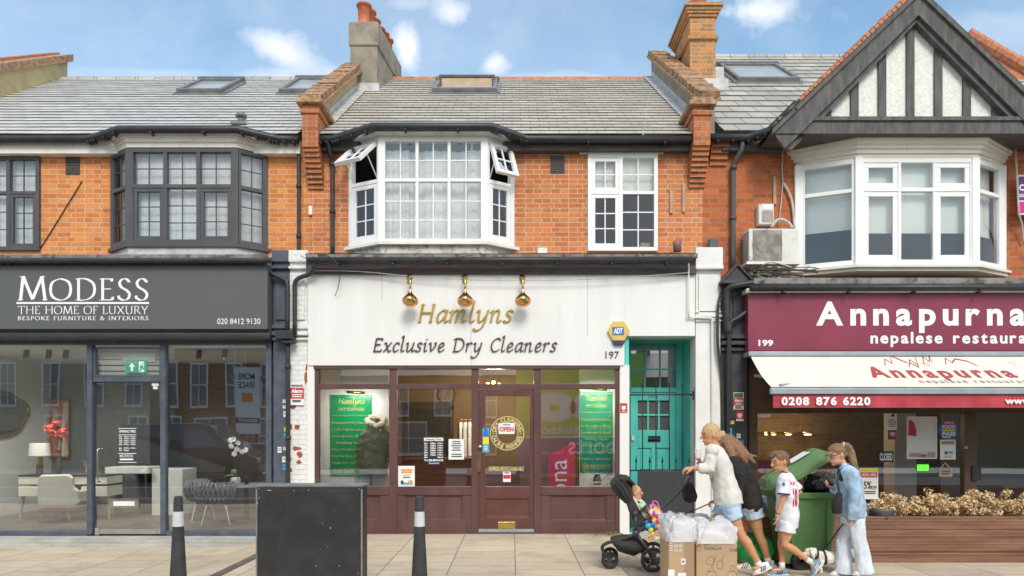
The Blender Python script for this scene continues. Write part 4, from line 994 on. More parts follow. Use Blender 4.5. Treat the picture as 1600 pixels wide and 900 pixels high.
# ---- timbered gable
yg = -.3
ax, az = WX(1432, yg), WZ(-4, yg); lx, lz = WX(1208, yg), WZ(212, yg); sl = (az-lz)/(ax-lx); rx = ax+(ax-lx)
gb = MB(); zb = WZ(186, yg)
xb0 = lx+(zb-lz)/sl; gb.prism([(xb0, yg+.12, zb), (2*ax-xb0, yg+.12, zb), (ax, yg+.12, az-.05)], (0, .08, 0)); go = gb.build('gable', M['roughcast'], right_house)
m = MB()
for px in (1297, 1340, 1383.5, 1428, 1472, 1517, 1563, 1608):
    x = WX(px, yg); top = az-.1-abs(x-ax)*sl; 
    if top > zb: m = MB(); m.obox((x-.06, yg+.085, zb), (.12, 0, 0), (0, .034, 0), (0, 0, top-zb+.02)); m.build('timber_stud', M['black_beam'], go)
m = MB(); bd = .30
for s in (-1, 1):
    m.prism([(ax, yg-.06, az+.05), (ax+s*(ax-lx+.02), yg-.06, lz+.03), (ax+s*(ax-lx+.02-.18), yg-.06, lz-.22), (ax, yg-.06, az-.30)], (0, .05, 0))
    m.prism([(ax, yg-.10, az+.085), (ax+s*(ax-lx+.05), yg-.10, lz+.06), (ax+s*(ax-lx+.05), yg-.10, lz-.02), (ax, yg-.10, az-.01)], (0, .12, 0))
    m.prism([(ax, yg-.005, az-.28), (ax+s*(ax-lx-.2), yg-.005, lz-.2), (ax+s*(ax-lx-.28), yg-.005, lz-.22), (ax, yg-.005, az-.38)], (0, .1, 0))
m.build('bargeboard', M['black_beam'], go)
m = MB(); m.box(xb0-.25, 2*ax-xb0+.25, yg-.02, yg+.1, WZ(210, yg), WZ(190, yg)); m.box(xb0-.2, 2*ax-xb0+.2, yg-.05, yg+.11, WZ(190, yg), WZ(184, yg)); m.build('tie_beam', M['black_beam'], go)
m = MB(); m.add([(lx-.05, yg-.08, lz), (2*ax-lx, yg-.08, lz), (2*ax-lx, YW+.05, lz-.0), (lx-.05, YW+.05, lz)], [(0, 1, 2, 3)]); m.box(lx, 2*ax-lx, yg+.1, YW+.1, lz+.01, lz+.03); m.build('soffit', M['dark_board'], go)
m = MB()                                                  # the gable's own roof running back into the slope
yb = 4.6
for s in (-1, 1): m.add([(ax, yg-.1, az+.09), (ax, yb, az+.09), (ax+s*(ax-lx+.1), yb, lz+.03), (ax+s*(ax-lx+.1), yg-.1, lz+.03)], [(0, 1, 2, 3)])
m.build('gable_roof', M['slate_right'], go)
m = MB(); n = 24                                          # red verge tiles standing up along the left slope
for i in range(n):
    t = .24+i/n*.74; x = lx+(ax-lx)*t; z = lz+(az-lz)*t+.12
    m.obox((x, yg+.15, z-.06), V((1, 0, sl)).normalized()*.105, (0, .3, 0), V((-sl, 0, 1)).normalized()*(.10+.012*(i % 2)))
m.build('verge_tiles', M['red_tile'], go)
p = W(1512, 54, 3.2); q = W(1640, 128, 3.2)
m = MB()
for i in range(12):
    a = p.lerp(q, i/12); b_ = p.lerp(q, (i+1)/12); m.loft([a, b_-(b_-a)*.04], [.13, .135], n=10)
m.add([p, q, q+V((0, 0, -1.3)), p+V((0, 0, -1.3))], [(0, 1, 2, 3)])
m.build('hip_tiles', M['red_tile'], right_house)
# ---------------------------------------------------------------- shop interiors
def room(parent, x0, x1, y0, y1, z0, z1, back, side, floor, ceil, name='shop_room'):
    m = MB(); m.box(x0, x1, y1, y1+.1, z0, z1); o = m.build(name, M[back], parent)
    m = MB(); m.box(x0-.1, x0, y0, y1, z0, z1); m.box(x1, x1+.1, y0, y1, z0, z1); m.build('side_wall', M[side], o)
    m = MB(); m.box(x0-.1, x1+.1, y0-.02, y1, z0-.1, z0); m.build('shop_floor', M[floor], o)
    m = MB(); m.box(x0-.1, x1+.1, y0, y1+.1, z1, z1+.1); m.build('shop_ceiling', M[ceil], o)
    return o
YG = .1
def pglass(m, a, b_, c, d, Y, d0=0, d1=0): m.add([(WX(a, Y), Y-d1, WZ(d, Y)), (WX(b_, Y), Y-d1, WZ(d, Y)), (WX(b_, Y), Y-d1, WZ(c, Y)), (WX(a, Y), Y-d1, WZ(c, Y))], [(0, 1, 2, 3)])
# --- grey furniture shop
room(left_house, -9.55, -3.75, YG+.04, 3.6, .02, 3.0, 'room_shade', 'room_pale', 'room_floor', 'room_white')
m = MB(); m.box(-7.0, -4.6, 3.35, 3.5, .02, 2.9); m.box(-7.06, -7.0, 2.6, 3.6, .02, 2.9); m.build('unlit_depth', M['room_dark'], left_house)  # dark boxes stand in for the unlit depth of the shop
f = MB(); g = MB()
def V4(m, px0, px1, py0, py1, d=.07, Y=YG): pbox(m, px0, px1, py0, py1, Y, -.03, d)
V4(f, -40, 424, 531, 539, .075); V4(f, 418, 427, 531, 836, .09); V4(f, 140, 148, 539, 834, .08); V4(f, 254, 262, 539, 834, .08)
V4(f, 148, 254, 589, 597, .06); V4(f, -40, 140, 829, 836, .07); V4(f, 262, 418, 829, 836, .07)
V4(f, 148, 254, 543, 545, .04); V4(f, 148, 151, 545, 589, .05); V4(f, 251, 254, 545, 589, .05); V4(f, 151, 251, 586, 589, .05)
sf = f.build('shopfront', M['blue_grey'], left_house, .006)
for a in ((-40, 140, 539, 829), (262, 418, 539, 829)): pglass(g, *a, YG, 0, .006)
pglass(g, 148, 254, 543, 589, YG, 0, .006); g.build('pane', M['glass_left'], sf)
m = MB(); pglass(m, 149.5, 252.5, 598, 832, YG, .0, .006); door = m.build('shop_door', M['glass_left'], left_house)
m = MB(); pbox(m, 149, 253, 826, 834, YG, -.012, .02); pbox(m, 150, 157, 824, 836, YG, -.01, .035); pbox(m, 229, 246, 827, 834, YG, -.01, .032); m.build('door_rail', M['chrome'], door)
xh = WX(153.5, YG-.06); m = MB(); za, zb_ = WZ(752, YG), WZ(702, YG)
m.loft(smooth_path([(xh, YG-.015, zb_), (xh, YG-.07, zb_), (xh, YG-.08, zb_-.08), (xh, YG-.08, za+.08), (xh, YG-.07, za), (xh, YG-.015, za)], 3), .013, n=8); m.build('handle', M['chrome'], door, smooth=True)
m = MB(); pbox(m, 173, 218, 780, 793, YG, .012, .03); lb = m.build('letter_flap', M['chrome'], door); m = MB(); pbox(m, 179, 212, 783, 790, YG, .03, .034); m.build('flap_opening', M['old_white'], door)
m = MB()                                                    # white transfers on the door
letters_px(bf('OPENING TIMES', .02), (186, 212, 672, 676), YG-.014, None, mb=m)
for y in (669, 679, 708, 722): pbox(m, 185, 213, y, y+.9, YG-.012, .001, .003)
for i, (a, b_) in enumerate((('Mon', '9:30am - 5:30pm'), ('Tue', '9:30am - 5:30pm'), ('Wed', '9:30am - 5:30pm'), ('Thu', '9:30am - 5:30pm'), ('Fri', '9:30am - 5:30pm'))):
    letters_px(bf(a, .03), (186, 191, 681.5+i*3, 683.6+i*3), YG-.014, None, mb=m); letters_px(bf(b_, .03), (193.5, 212, 681.5+i*3, 683.8+i*3), YG-.014, None, mb=m)
for i, (a, b_) in enumerate((('Sat', '10:00am - 4:00pm'), ('Sun', 'Closed'))):
    letters_px(bf(a, .03), (186, 190.5, 699+i*3.2, 701.2+i*3.2), YG-.014, None, mb=m); letters_px(bf(b_, .03), (193.5, 212 if i == 0 else 201, 699+i*3.2, 701.4+i*3.2), YG-.014, None, mb=m)
letters_px(pen('MODESS', ROMAN, .14, .05), (187, 208, 710, 714.5), YG-.014, None, mb=m); pbox(m, 187.5, 208, 716.5, 719, YG-.012, .001, .003)
m.build('door_lettering', M['white_letter'], door)
m = MB(); pbox(m, 238, 249, 598, 603, YG, .012, .016); pbox(m, 240, 247, 604, 608, YG, .012, .016); m.build('sticker', M['paper'], door)
# venetian slats and exit sign in the light over the door
m = MB()
for i in range(5): pbox(m, 151, 251, 545+i*9, 545+i*9+7, YG+.12, 0, .01)
pbox(m, 192, 244, 552, 566, YG+.1, 0, .02)
m.build('ceiling_grille', M['white_upvc'], sf)
m = MB(); pbox(m, 197, 230, 563, 583, YG+.075, 0, .02); ex = m.build('exit_sign', M['exit_green'])
tag(ex, 'small lit green and white exit sign above the glass door', 'sign')
m = MB(); y = YG+.053
def poly(m, pts, Y, d=.003): m.prism([(WX(a, Y), Y, WZ(b_, Y)) for a, b_ in pts], (0, d, 0))
pbox(m, 217, 225, 565, 581, y+.002, 0, .002)
poly(m, [(206, 567), (211, 573), (207.6, 573), (207.6, 580), (204.4, 580), (204.4, 573), (201, 573)], y)
m.build('pictogram', M['exit_white'], ex)
m = MB(); poly(m, [(222.6, 567), (224.2, 568.5), (222.6, 570.2), (221.2, 568.6)], y-.004); poly(m, [(219, 571), (223, 570.5), (224, 574), (226, 577), (224.4, 578), (222, 575.4), (220.5, 579.5), (217.6, 580), (219.6, 574.8), (218, 574.6)], y-.004); m.build('pictogram', M['exit_green'], ex)
# concrete step
m = MB(); m.box(-11, WX(427, -.1), -.45, YG-.075, -.13, WZ(836, YG)); m.box(-11, WX(427, -.1), -.55, -.451, -.14, -.075); m.build('step', M['concrete'], left_house, .01)
# shutter box, awning-like soffit
m = MB(); m.loft([(-11, -.12, WZ(524, -.12)), (WX(424, -.12), -.12, WZ(524, -.12))], .075, n=14); m.box(-11, WX(426, 0), -.2, .05, WZ(518, -.2), WZ(513, -.2)); pbox(m, -40, 426, 528, 533, YG, -.02, .12); m.build('shutter_box', M['shutter'], left_house)
# sign board
YS = -.25
sg = thing('shop_sign', 'wide dark grey shop sign with white serif lettering', 'sign', (WX(200, YS), YS, WZ(515, YS)))
m = MB(); m.box(-11, WX(418, YS), YS, .05, WZ(514, YS), WZ(415, YS)); sg_b = m.build('sign_board', M['grey_sign'], sg, .004)
m = MB()
letters_px(pen('M', ROMAN, .12, .03, 10), (28, 75, 431, 470), YS, None, mb=m)
letters_px(pen('ODESS', ROMAN, .12, .03, 10, .1), (77, 232, 434.5, 470), YS, None, mb=m)
pbox(m, 26, 233, 472, 475, YS, 0, .004)
letters_px(pen('THE HOME OF LUXURY', ROMAN, .105, .03, 10, .06), (28, 232, 478, 491), YS, None, mb=m)
letters_px(pen('BESPOKE FURNITURE & INTERIORS', ROMAN, .15, .05, 10, .20, .06), (28, 232, 494, 500.5), YS, None, mb=m)
letters_px(bf('020 8412 9130', .0), (339.5, 407, 497.5, 506.5), YS, None, mb=m)
m.build('lettering', M['white_letter'], sg)
m = MB(); m.box(-11, WX(426, 0), -.30, YW, WZ(405, -.3), WZ(397, -.3)); m.box(-11, WX(426, 0), -.16, YW-.01, WZ(415, -.16), WZ(404, -.16)); m.build('ledge', M['mossy'], left_house, .01)
m = MB(); gutter(m, [(-11, -.34, WZ(407, -.34)), (WX(424, -.34), -.34, WZ(407, -.34))], .04); m.build('shop_gutter', M['black_pipe'], left_house)

# --- furniture seen through the grey shop's window
def leg(m, a, b_, r0=.022, r1=.013): m.loft([a, b_], [r0, r1], n=8)
yd = 1.5; s = (yd-CY)/FPX
def PX(px, py, Y=yd): return W(px, py, Y)
dk = thing('writing_desk', 'cream and walnut writing desk with drawers in the shop window', 'desk', (WX(98, yd), yd+.25, .02))
x0, x1 = WX(28, yd), WX(167, yd); zt = WZ(742, yd)
m = MB(); m.box(x0, x1, yd, yd+.55, zt-.03, zt); m.build('desk_top', M['walnut'], dk, .006)
for (a, b_) in ((28, 60), (126, 167)):
    for (c, d) in ((745, 757), (760, 776)):
        m = MB(); m.box(WX(a, yd), WX(b_, yd), yd+.01, yd+.5, WZ(d, yd), WZ(c, yd)); m.build('drawer', M['cream_leather'], dk, .006)
m = MB(); m.box(WX(60, yd), WX(126, yd), yd+.02, yd+.5, WZ(757, yd), WZ(745, yd)); m.build('drawer', M['cream_leather'], dk, .006)
for a in (30, 58, 130, 164):
    m = MB(); leg(m, PX(a, 776)+V((0, .1 if a in (30, 164) else .45, 0)), V((WX(a+(-4 if a < 60 else 3), yd), yd+(.08 if a in (30, 164) else .47), .02)), .035, .016); m.build('leg', M['light_wood'], dk)
yc_ = 1.15
ch = thing('chair', 'cream leather chair with dusky wooden legs in front of the desk', 'chair', (WX(92, yc_), yc_, .02))
m = MB(); cx = WX(91, yc_); zs = WZ(790, yc_); zt = WZ(742, yc_); wv = (WX(124, yc_)-WX(59, yc_))/2
prof = [(-wv*.92, zs), (-wv, zs+.18), (-wv*.96, zt-.06), (-wv*.8, zt), (wv*.55, zt+.01), (wv*.72, zt-.05), (wv*.78, zs+.32), (wv*1.0, zs+.26), (wv*1.04, zs+.05), (wv*.9, zs)]
m.prism([(cx+a, yc_-.03, b_) for a, b_ in prof], (0, .07, 0)); m.box(cx+wv*.86, cx+wv*1.03, yc_+.02, yc_+.42, zs+.05, zs+.26); m.box(cx-wv*1.0, cx-wv*.86, yc_+.02, yc_+.42, zs+.05, zs+.24); m.build('backrest', M['cream_leather'], ch, .03)
m = MB(); m.box(cx-wv*.84, cx+wv*.84, yc_+.03, yc_+.5, zs-.05, zs+.09); m.build('seat', M['cream_leather'], ch, .03)
m = MB(); m.box(cx-wv*.9, cx+wv*.9, yc_-.02, yc_+.5, zs-.09, zs-.051); m.build('seat_frame', M['dusty_rose'], ch, .01)
for a, b_ in ((-.8, 0), (.55, 0), (-.55, .45), (.95, .45)):
    m = MB(); leg(m, (cx+wv*a*.85, yc_+b_, zs-.08), (cx+wv*a*1.12, yc_+b_*1.05-.02, .02), .024, .013); m.build('leg', M['dusty_rose'], ch)
zt = WZ(742, yd); xl = WX(50, yd)
lp = thing('table_lamp', 'table lamp with white drum shade on gold and black base', 'lamp', (xl, yd+.2, zt))
m = MB(); m.lathe((xl, yd+.2, zt), [(.055, 0), (.055, .17)], n=20); m.build('lamp_base', M['walnut'], lp, smooth=False)
m = MB(); m.lathe((xl, yd+.2, zt+.171), [(.05, 0), (.05, .14)], n=20); m.build('lamp_neck', M['gold'], lp)
m = MB(); m.lathe((xl, yd+.2, zt+.33), [(.165, 0), (.17, .005), (.155, .23), (.15, .23)], n=24); m.build('lamp_shade', M['lamp_white'], lp, smooth=False)
vz = thing('flower_vase', 'dark bottle vase of coral flowers on the cream desk', 'vase', (WX(75, yd), yd+.3, zt))
xv = WX(75, yd); m = MB(); m.lathe((xv, yd+.3, zt), [(.045, 0), (.05, .12), (.03, .2), (.035, .42), (.04, .46)], n=16); m.build('vase', M['walnut'], vz, smooth=True)
m = MB(); random.seed(3)
for (a, b_, r) in ((80, 677, .10), (62, 672, .10), (72, 662, .07), (55, 668, .05)):
    c = PX(a, b_)+V((0, .3, 0))
    for i in range(60):
        d = V((random.gauss(0, 1), random.gauss(0, 1), random.gauss(0, 1))).normalized(); p = c+d*r*random.uniform(.3, 1); u = d.orthogonal().normalized(); v = d.cross(u)
        k = r*.33; m.add([p-u*k, p+v*k*.6+d*k, p+u*k, p-v*k*.6-d*k*.2], [(0, 1, 2, 3)])
m.build('petals', M['flower_red'], vz)
m = MB()
for a, b_ in ((80, 680), (62, 675), (72, 665)): m.curve([(xv, yd+.3, zt+.4), (xv*.5+WX(a, yd)*.5, yd+.3, zt+.5), PX(a, b_)+V((0, .3, 0))], .006, 6)
m.build('stems', M['leaf'], vz)
xr = WX(126, yd); rd = thing('reed_diffuser', 'small reed diffuser with fanned sticks on the cream desk', 'diffuser', (xr, yd+.2, zt))
m = MB(); m.lathe((xr, yd+.2, zt), [(.035, 0), (.035, .06), (.015, .09), (.018, .11)], n=14); m.build('bottle', M['chrome'], rd, smooth=True)
m = MB()
for i in range(7): m.loft([(xr, yd+.2, zt+.05), (xr+.03*(i-3), yd+.2+.02*math.sin(i*2), zt+.27-.008*abs(i-3))], .004, n=5)
m.build('reeds', M['light_wood'], rd)
# round gold framed mirror on the pale side wall and rust coloured picture on the back wall
ym = 2.2; c = W(10, 646, ym); c.x = -9.50
mi = thing('wall_mirror', 'irregular gold rimmed mirror on the pale wall', 'mirror', c)
m = MB(); ring = []
for i in range(28):
    q = 2*math.pi*i/28; r = 1+.07*math.sin(3*q+1)+.05*math.sin(5*q); ring.append(c+V((.01, .62*r*math.cos(q)*.9, .38*r*math.sin(q))))
m.loft(ring+[ring[0]], .045, n=8); m.build('mirror_rim', M['gold'], mi, smooth=True)
m = MB(); m.prism([p+V((.0, 0, 0)) for p in ring], (.012, 0, 0)); m.build('mirror_glass', M['chrome'], mi)
yp = 3.55
pi_ = thing('wall_picture', 'rust orange abstract picture with pale loops on the grey back wall', 'picture', W(85, 715, yp))
m = MB(); pbox(m, 62, 109, 624, 714, yp, .0, .035); m.build('canvas', M['orange_art'], pi_)
m = MB(); pbox(m, 61, 62, 623, 715, yp, 0, .04); pbox(m, 109, 110, 623, 715, yp, 0, .04); pbox(m, 62, 109, 623, 624, yp, 0, .04); pbox(m, 62, 109, 714, 715, yp, 0, .04); m.build('picture_frame', M['black_ink'], pi_)
m = MB()
for pts, r in (([(67, 662), (71, 645), (80, 638), (88, 648), (85, 662), (92, 675), (101, 655), (103, 630)], .055), ([(86, 662), (97, 682), (102, 712)], .06), ([(97, 682), (92, 700), (94, 712)], .03)):
    P = smooth_path([W(a, b_, yp-.037) for a, b_ in pts], 5)
    for i in range(len(P)-1):
        d = (P[i+1]-P[i]).normalized(); n = V((-d.z, 0, d.x))*r; m.add([P[i]-n, P[i+1]-n, P[i+1]+n, P[i]+n], [(0, 1, 2, 3)])
m.build('painted_loops', M['sand_art'], pi_)
ct = thing('shop_counter', 'pale grey shop counter with slab top behind the glass door', 'counter', (WX(215, 2.2), 2.2, .02))
m = MB(); m.box(WX(237, 2.2), WX(285, 2.2), 2.2, 2.8, .02, WZ(733, 2.2)); m.build('counter_body', M['room_pale'], ct, .01)
m = MB(); m.box(WX(164, 2.1), WX(232, 2.1), 2.1, 2.7, WZ(740, 2.1), WZ(730, 2.1)); m.build('counter_top', M['room_pale'], ct, .006)
m = MB(); m.box(WX(168, 2.1), WX(172, 2.1), 2.3, 2.5, .02, WZ(740, 2.1)); m.box(WX(205, 2.1), WX(209, 2.1), 2.3, 2.5, .02, WZ(740, 2.1)); m.build('leg', M['walnut'], ct)
# woven tub chairs
def tub_chair(cx, cy, zseat, w_, face, label):
    t_ = thing('tub_chair', label, 'chair', (cx, cy, .02), 'grey woven tub chairs')
    m = MB(); n = 18; hh = .32
    for i in range(n):                                      # plaited bands wrapped round the back
        q0 = face+R(-118)+R(236)*i/n; q1 = face+R(-118)+R(236)*(i+1.5)/n
        rr = w_*(.5+.02*(i % 2)); k = .9 if i in (0, n-1) else 1
        for (a, b_) in ((q0, q1), (q1, q0)):
            p = [V((cx+math.cos(a+(b_-a)*f)*rr*(.82+.2*math.sin(f*3.1)), cy+math.sin(a+(b_-a)*f)*rr*(.82+.2*math.sin(f*3.1)), zseat+hh*k*f)) for f in (0, .25, .5, .75, 1)]
            m.loft(p, [.03, .046, .05, .046, .03], [.016]*5, n=6)
    top = [V((cx+math.cos(face+R(q))*w_*.43, cy+math.sin(face+R(q))*w_*.43, zseat+hh*.98)) for q in range(-120, 121, 15)]; m.loft(top, .022, n=6)
    m.build('backrest', M['grey_weave'], t_, smooth=True)
    m = MB(); m.lathe((cx, cy, zseat-.05), [(w_*.36, 0), (w_*.44, .04), (w_*.40, .10), (0, .12)], n=20); m.build('seat', M['grey_weave'], t_, smooth=True)
    for q in (45, 135, 225, 315):
        m = MB(); a = face+R(q); leg(m, (cx+math.cos(a)*w_*.3, cy+math.sin(a)*w_*.3, zseat-.03), (cx+math.cos(a)*w_*.48, cy+math.sin(a)*w_*.48, .02), .013, .009); m.build('leg', M['chrome'], t_)
tub_chair(WX(338, 1.0), 1.0, WZ(783, 1.0), .66, R(-70), 'nearer grey woven tub chair with thin steel legs in the shop window')
tub_chair(WX(316, 1.65), 1.65, WZ(778, 1.65), .56, R(-150), 'grey woven tub chair half hidden behind the nearer one')
tb = thing('round_table', 'round glass topped table carrying a white orchid', 'table', (WX(385, 1.5), 1.5, .02))
m = MB(); m.lathe((WX(385, 1.5), 1.5, WZ(757, 1.5)-.03), [(.5, 0), (.51, .015), (.5, .03)], n=28); m.build('table_top', M['alu'], tb)
m = MB(); m.lathe((WX(385, 1.5), 1.5, .02), [(.25, 0), (.24, .03), (.04, .06), (.035, .68)], n=20); m.build('leg', M['black_pipe'], tb)
xo = WX(368, 1.4); zo = WZ(757, 1.5); orc = thing('orchid', 'white orchid in a ribbed white pot on the round table', 'plant', (xo, 1.4, zo))
m = MB(); m.lathe((xo, 1.4, zo), [(.07, 0), (.085, .04), (.085, .1), (.075, .13)], n=18); m.build('pot', M['lamp_white'], orc, smooth=True)
m = MB(); m.curve([(xo, 1.4, zo+.12), (xo-.02, 1.4, zo+.35), (xo+.0, 1.38, zo+.55), (xo+.1, 1.36, zo+.5)], .006, 5); m.curve([(xo, 1.4, zo+.12), (xo+.03, 1.4, zo+.3), (xo-.03, 1.38, zo+.48)], .006, 5)
for q in range(5): a = q*1.3; m.add([(xo, 1.4, zo+.12), (xo+.09*math.cos(a), 1.4+.09*math.sin(a), zo+.2), (xo+.2*math.cos(a), 1.4+.2*math.sin(a), zo+.16), (xo+.09*math.cos(a+.4), 1.4+.09*math.sin(a+.4), zo+.17)], [(0, 1, 2, 3)])
m.build('stems', M['leaf'], orc)
m = MB()
for (a, b_) in ((365, 686), (372, 692), (361, 697), (370, 702), (366, 709), (378, 706), (384, 703), (360, 688)):
    c = W(a, b_, 1.37)
    for i in range(6):
        q = i*1.05+a; d = V((math.cos(q), random.uniform(-.3, .3), math.sin(q))); e = V((-d.z, 0, d.x)); m.add([c, c+d*.035+e*.02, c+d*.055, c+d*.035-e*.02], [(0, 1, 2, 3)])
m.build('flowers', M['flower_white'], orc)
for i, (a, lab) in enumerate(((42, 'black track spotlight nearest the left edge of the shop ceiling'), (77, 'black ceiling spotlight, second from the left edge, above the rust picture'), (104, 'black ceiling spotlight just left of the glass door'), (312, 'black ceiling spotlight just right of the glass door'), (352, 'pale ceiling spotlight nearest the right pilaster of the grey shop'))):
    y = 1.1; t_ = thing('spotlight', lab, 'spotlight', W(a, 545, y), 'ceiling spotlights in the furniture shop')
    m = MB(); m.loft([W(a, 548, y), W(a-2, 560, y-.05)], .045, n=14); m.build('lamp_head', M['black_pipe' if i < 4 else 'alu'], t_)
    m = MB(); m.loft([W(a+1, 549, y), W(a+3, 541, y), W(a+9, 539, y)], .008, n=6); m.build('lamp_arm', M['black_pipe'], t_)
    l = D.objects.new('lamp_or_fill_light', D.lights.new('lamp_or_fill_light', 'SPOT')); COL.objects.link(l); l.parent = t_; l.location = W(a-2, 561, y-.06)-wloc(t_); l.rotation_euler = (R(28), 0, 0); l.data.energy = 75; l.data.spot_size = R(120); l.data.spot_blend = .8; l.data.color = (1, .94, .85); l.data.shadow_soft_size = .05  # added fill to brighten the shop; the fittings themselves look unlit

# ---------------------------------------------------------------- dry cleaner shopfront
room(mid_house, -3.15, 1.75, YG+.04, 3.4, .02, 3.0, 'room_tan', 'room_tan', 'room_floor', 'room_tan')
YF = .05
f = MB()
def V5(m, a, b_, c, d, dd=.05): pbox(m, a, b_, c, d, YF, -.05, dd)
V5(f, 492, 968, 570, 577, .085)
for a, b_ in ((492, 499), (609, 621), (737, 748), (834, 845), (961, 968)): V5(f, a, b_, 577, 836, .055)
for a, b_ in ((499, 609), (621, 737), (748, 834), (845, 961)): V5(f, a, b_, 600, 608, .05)
for a, b_ in ((499, 609), (621, 737), (845, 961)):
    V5(f, a, b_, 760, 773, .06); V5(f, a, b_, 813, 836, .05); V5(f, a, a+14, 773, 813, .045); V5(f, b_-14, b_, 773, 813, .045); pbox(f, a+14, b_-14, 773, 813, YF, -.05, .015)
    for q in ((a+14, b_-14, 773, 775), (a+14, b_-14, 811, 813), (a+14, a+16, 775, 811), (b_-16, b_-14, 775, 811)): pbox(f, *q, YF, -.01, .03)
V5(f, 488, 972, 832, 840, .09)
sfm = f.build('shopfront', M['maroon'], mid_house, .004)
g = MB()
for a, b_ in ((499, 609), (621, 737), (748, 834), (845, 961)):
    pglass(g, a, b_, 577, 600, YF, 0, .006)
    if a != 748: pglass(g, a, b_, 608, 760, YF, 0, .006)
g.build('pane', M['glass'], sfm)
f = MB()
V5(f, 748, 758, 609, 830, .03); V5(f, 828, 834, 609, 830, .03); V5(f, 758, 828, 609, 619, .03); V5(f, 758, 828, 760, 778, .03); V5(f, 758, 828, 808, 830, .03); pbox(f, 758, 828, 778, 808, YF, -.04, .008)
for q in ((758, 828, 778, 780), (758, 828, 806, 808), (758, 760, 780, 806), (826, 828, 780, 806)): pbox(f, *q, YF, -.01, .022)
dr = f.build('shop_door', M['maroon_red'], mid_house, .004)
g = MB(); pglass(g, 758, 828, 619, 760, YF, 0, .006); g.build('pane', M['glass_dark'], dr)
m = MB(); pbox(m, 778, 805, 815, 826, YF, .03, .045); m.build('letter_plate', M['brass'], dr, .003); m = MB(); pbox(m, 781, 802, 818, 824, YF, .045, .05); m.build('letter_flap', M['gold_letter'], dr)
m = MB(); pbox(m, 747, 837, 826, 831, YF, .03, .05); m.build('door_sill', M['alu'], dr)
m = MB(); pbox(m, 746, 752, 706, 737, YF, .05, .058); m.build('push_plate', M['brass'], dr); m = MB(); m.lathe(W(750, 698, YF-.06), [(.022, 0), (.03, .01), (.022, .025)], axis=(0, -1, 0), n=14); m.build('door_knob', M['brass'], dr, smooth=True)
# round gold transfer on the door
m = MB(); cc_ = W(792.5, 677, YF-.010)
for (r0, r1) in ((.257, .268), (.166, .174)):
    n = 48
    for i in range(n):
        q0, q1 = 2*math.pi*i/n, 2*math.pi*(i+1)/n
        m.add([cc_+V((math.cos(q)*r, 0, math.sin(q)*r)) for q, r in ((q0, r0), (q1, r0), (q1, r1), (q0, r1))], [(0, 1, 2, 3)])
def arc_text(m, s, c, r, q0, q1, h_, flip=False, bold=.02):
    v = [bf(ch, bold) for ch in s]; n = len(s)
    ref = bf('H', bold)[0]; H = max(p.y for p in ref)
    for i, ch in enumerate(s):
        if not v[i][0]: continue
        q = q0+(q1-q0)*(i+.5)/n; k = h_/H; xm = (min(p.x for p in v[i][0])+max(p.x for p in v[i][0]))/2
        rad = V((math.cos(q), 0, math.sin(q))); tan_ = V((math.sin(q), 0, -math.cos(q)))
        if flip: rad, tan_, o_ = -rad, -tan_, c+V((math.cos(q), 0, math.sin(q)))*(r+h_)
        else: o_ = c+rad*r
        m.add([o_+tan_*((p.x-xm)*k)+rad*(p.y*k)+V((0, -.001, 0)) for p in v[i][0]], v[i][1])
arc_text(m, 'DRY CLEANING', cc_, .185, R(172), R(8), .06); arc_text(m, 'ON THE PREMISES', cc_, .185, R(192), R(348), .06, True)
for s_ in (-1, 1): m.add([cc_+V((s_*.215+.012*math.cos(q), -.001, .012*math.sin(q))) for q in (0, 1.57, 3.14, 4.71)], [(0, 1, 2, 3)])
letters_px(bf('EXPRESS SERVICE AVAILABLE', .01, shear=.2), (764, 819, 729, 735.5), YF-.01, None, mb=m)
m.build('gold_lettering', M['gold_leaf'], dr)
def notice(px, Y, label, cat, bg, prints, name='notice', d=.004, group=None):
    """a flat printed sheet at its real place: prints = list of (kind, args)"""
    c = W((px[0]+px[1])/2, px[3], Y)
    t_ = thing(name, label, cat, c, group)
    m = MB(); pbox(m, *px, Y, 0, d); m.build('sheet', M[bg], t_)
    k = 0; by = {}
    for (mat, kind, *a) in prints:
        mb = by.setdefault(mat, MB()); k += 1; yy = Y-d-.0012*k
        if kind == 't': letters_px(bf(a[0], a[2] if len(a) > 2 else .02), a[1], yy, None, mb=mb)
        elif kind == 'b': bars(mb, *a[0], yy, a[1], a[2] if len(a) > 2 else .5, a[3] if len(a) > 3 else .3, .003)
        elif kind == 'r': pbox(mb, *a[0], yy, 0, .0008)
        elif kind == 'p': poly(mb, a[0], yy, .0008)
    for mat, mb in by.items(): mb.build('print', M[mat], t_)
    return t_
YN = YF-.012
notice((779, 804, 661, 678), YN-.004, 'white OPEN card hanging inside the round gold door transfer', 'sign', 'paper', [('paper_red', 't', 'OPEN', (780.5, 802.5, 667, 674.5), .035), ('paper_blue', 'b', (784, 800, 663, 665.5), 1)], 'open_sign')
notice((786, 798, 737, 753), YN, 'small red and white sticker low on the dry cleaner door glass', 'sticker', 'paper', [('paper_red', 'r', (786.5, 797.5, 742, 748)), ('black_ink', 'b', (787, 797, 738, 741), 1)], 'sticker')
notice((754, 764, 669, 707), YN-.026, 'blue, yellow and cyan strip sticker on the dry cleaner door edge', 'sticker', 'paper_cyan', [('paper_blue', 'p', [(757, 667), (761, 667), (763.5, 682), (754.5, 682)]), ('paper_yellow', 'r', (754.5, 763.5, 683, 694)), ('paper', 'b', (755.5, 762.5, 697, 705), 3)], 'sticker')
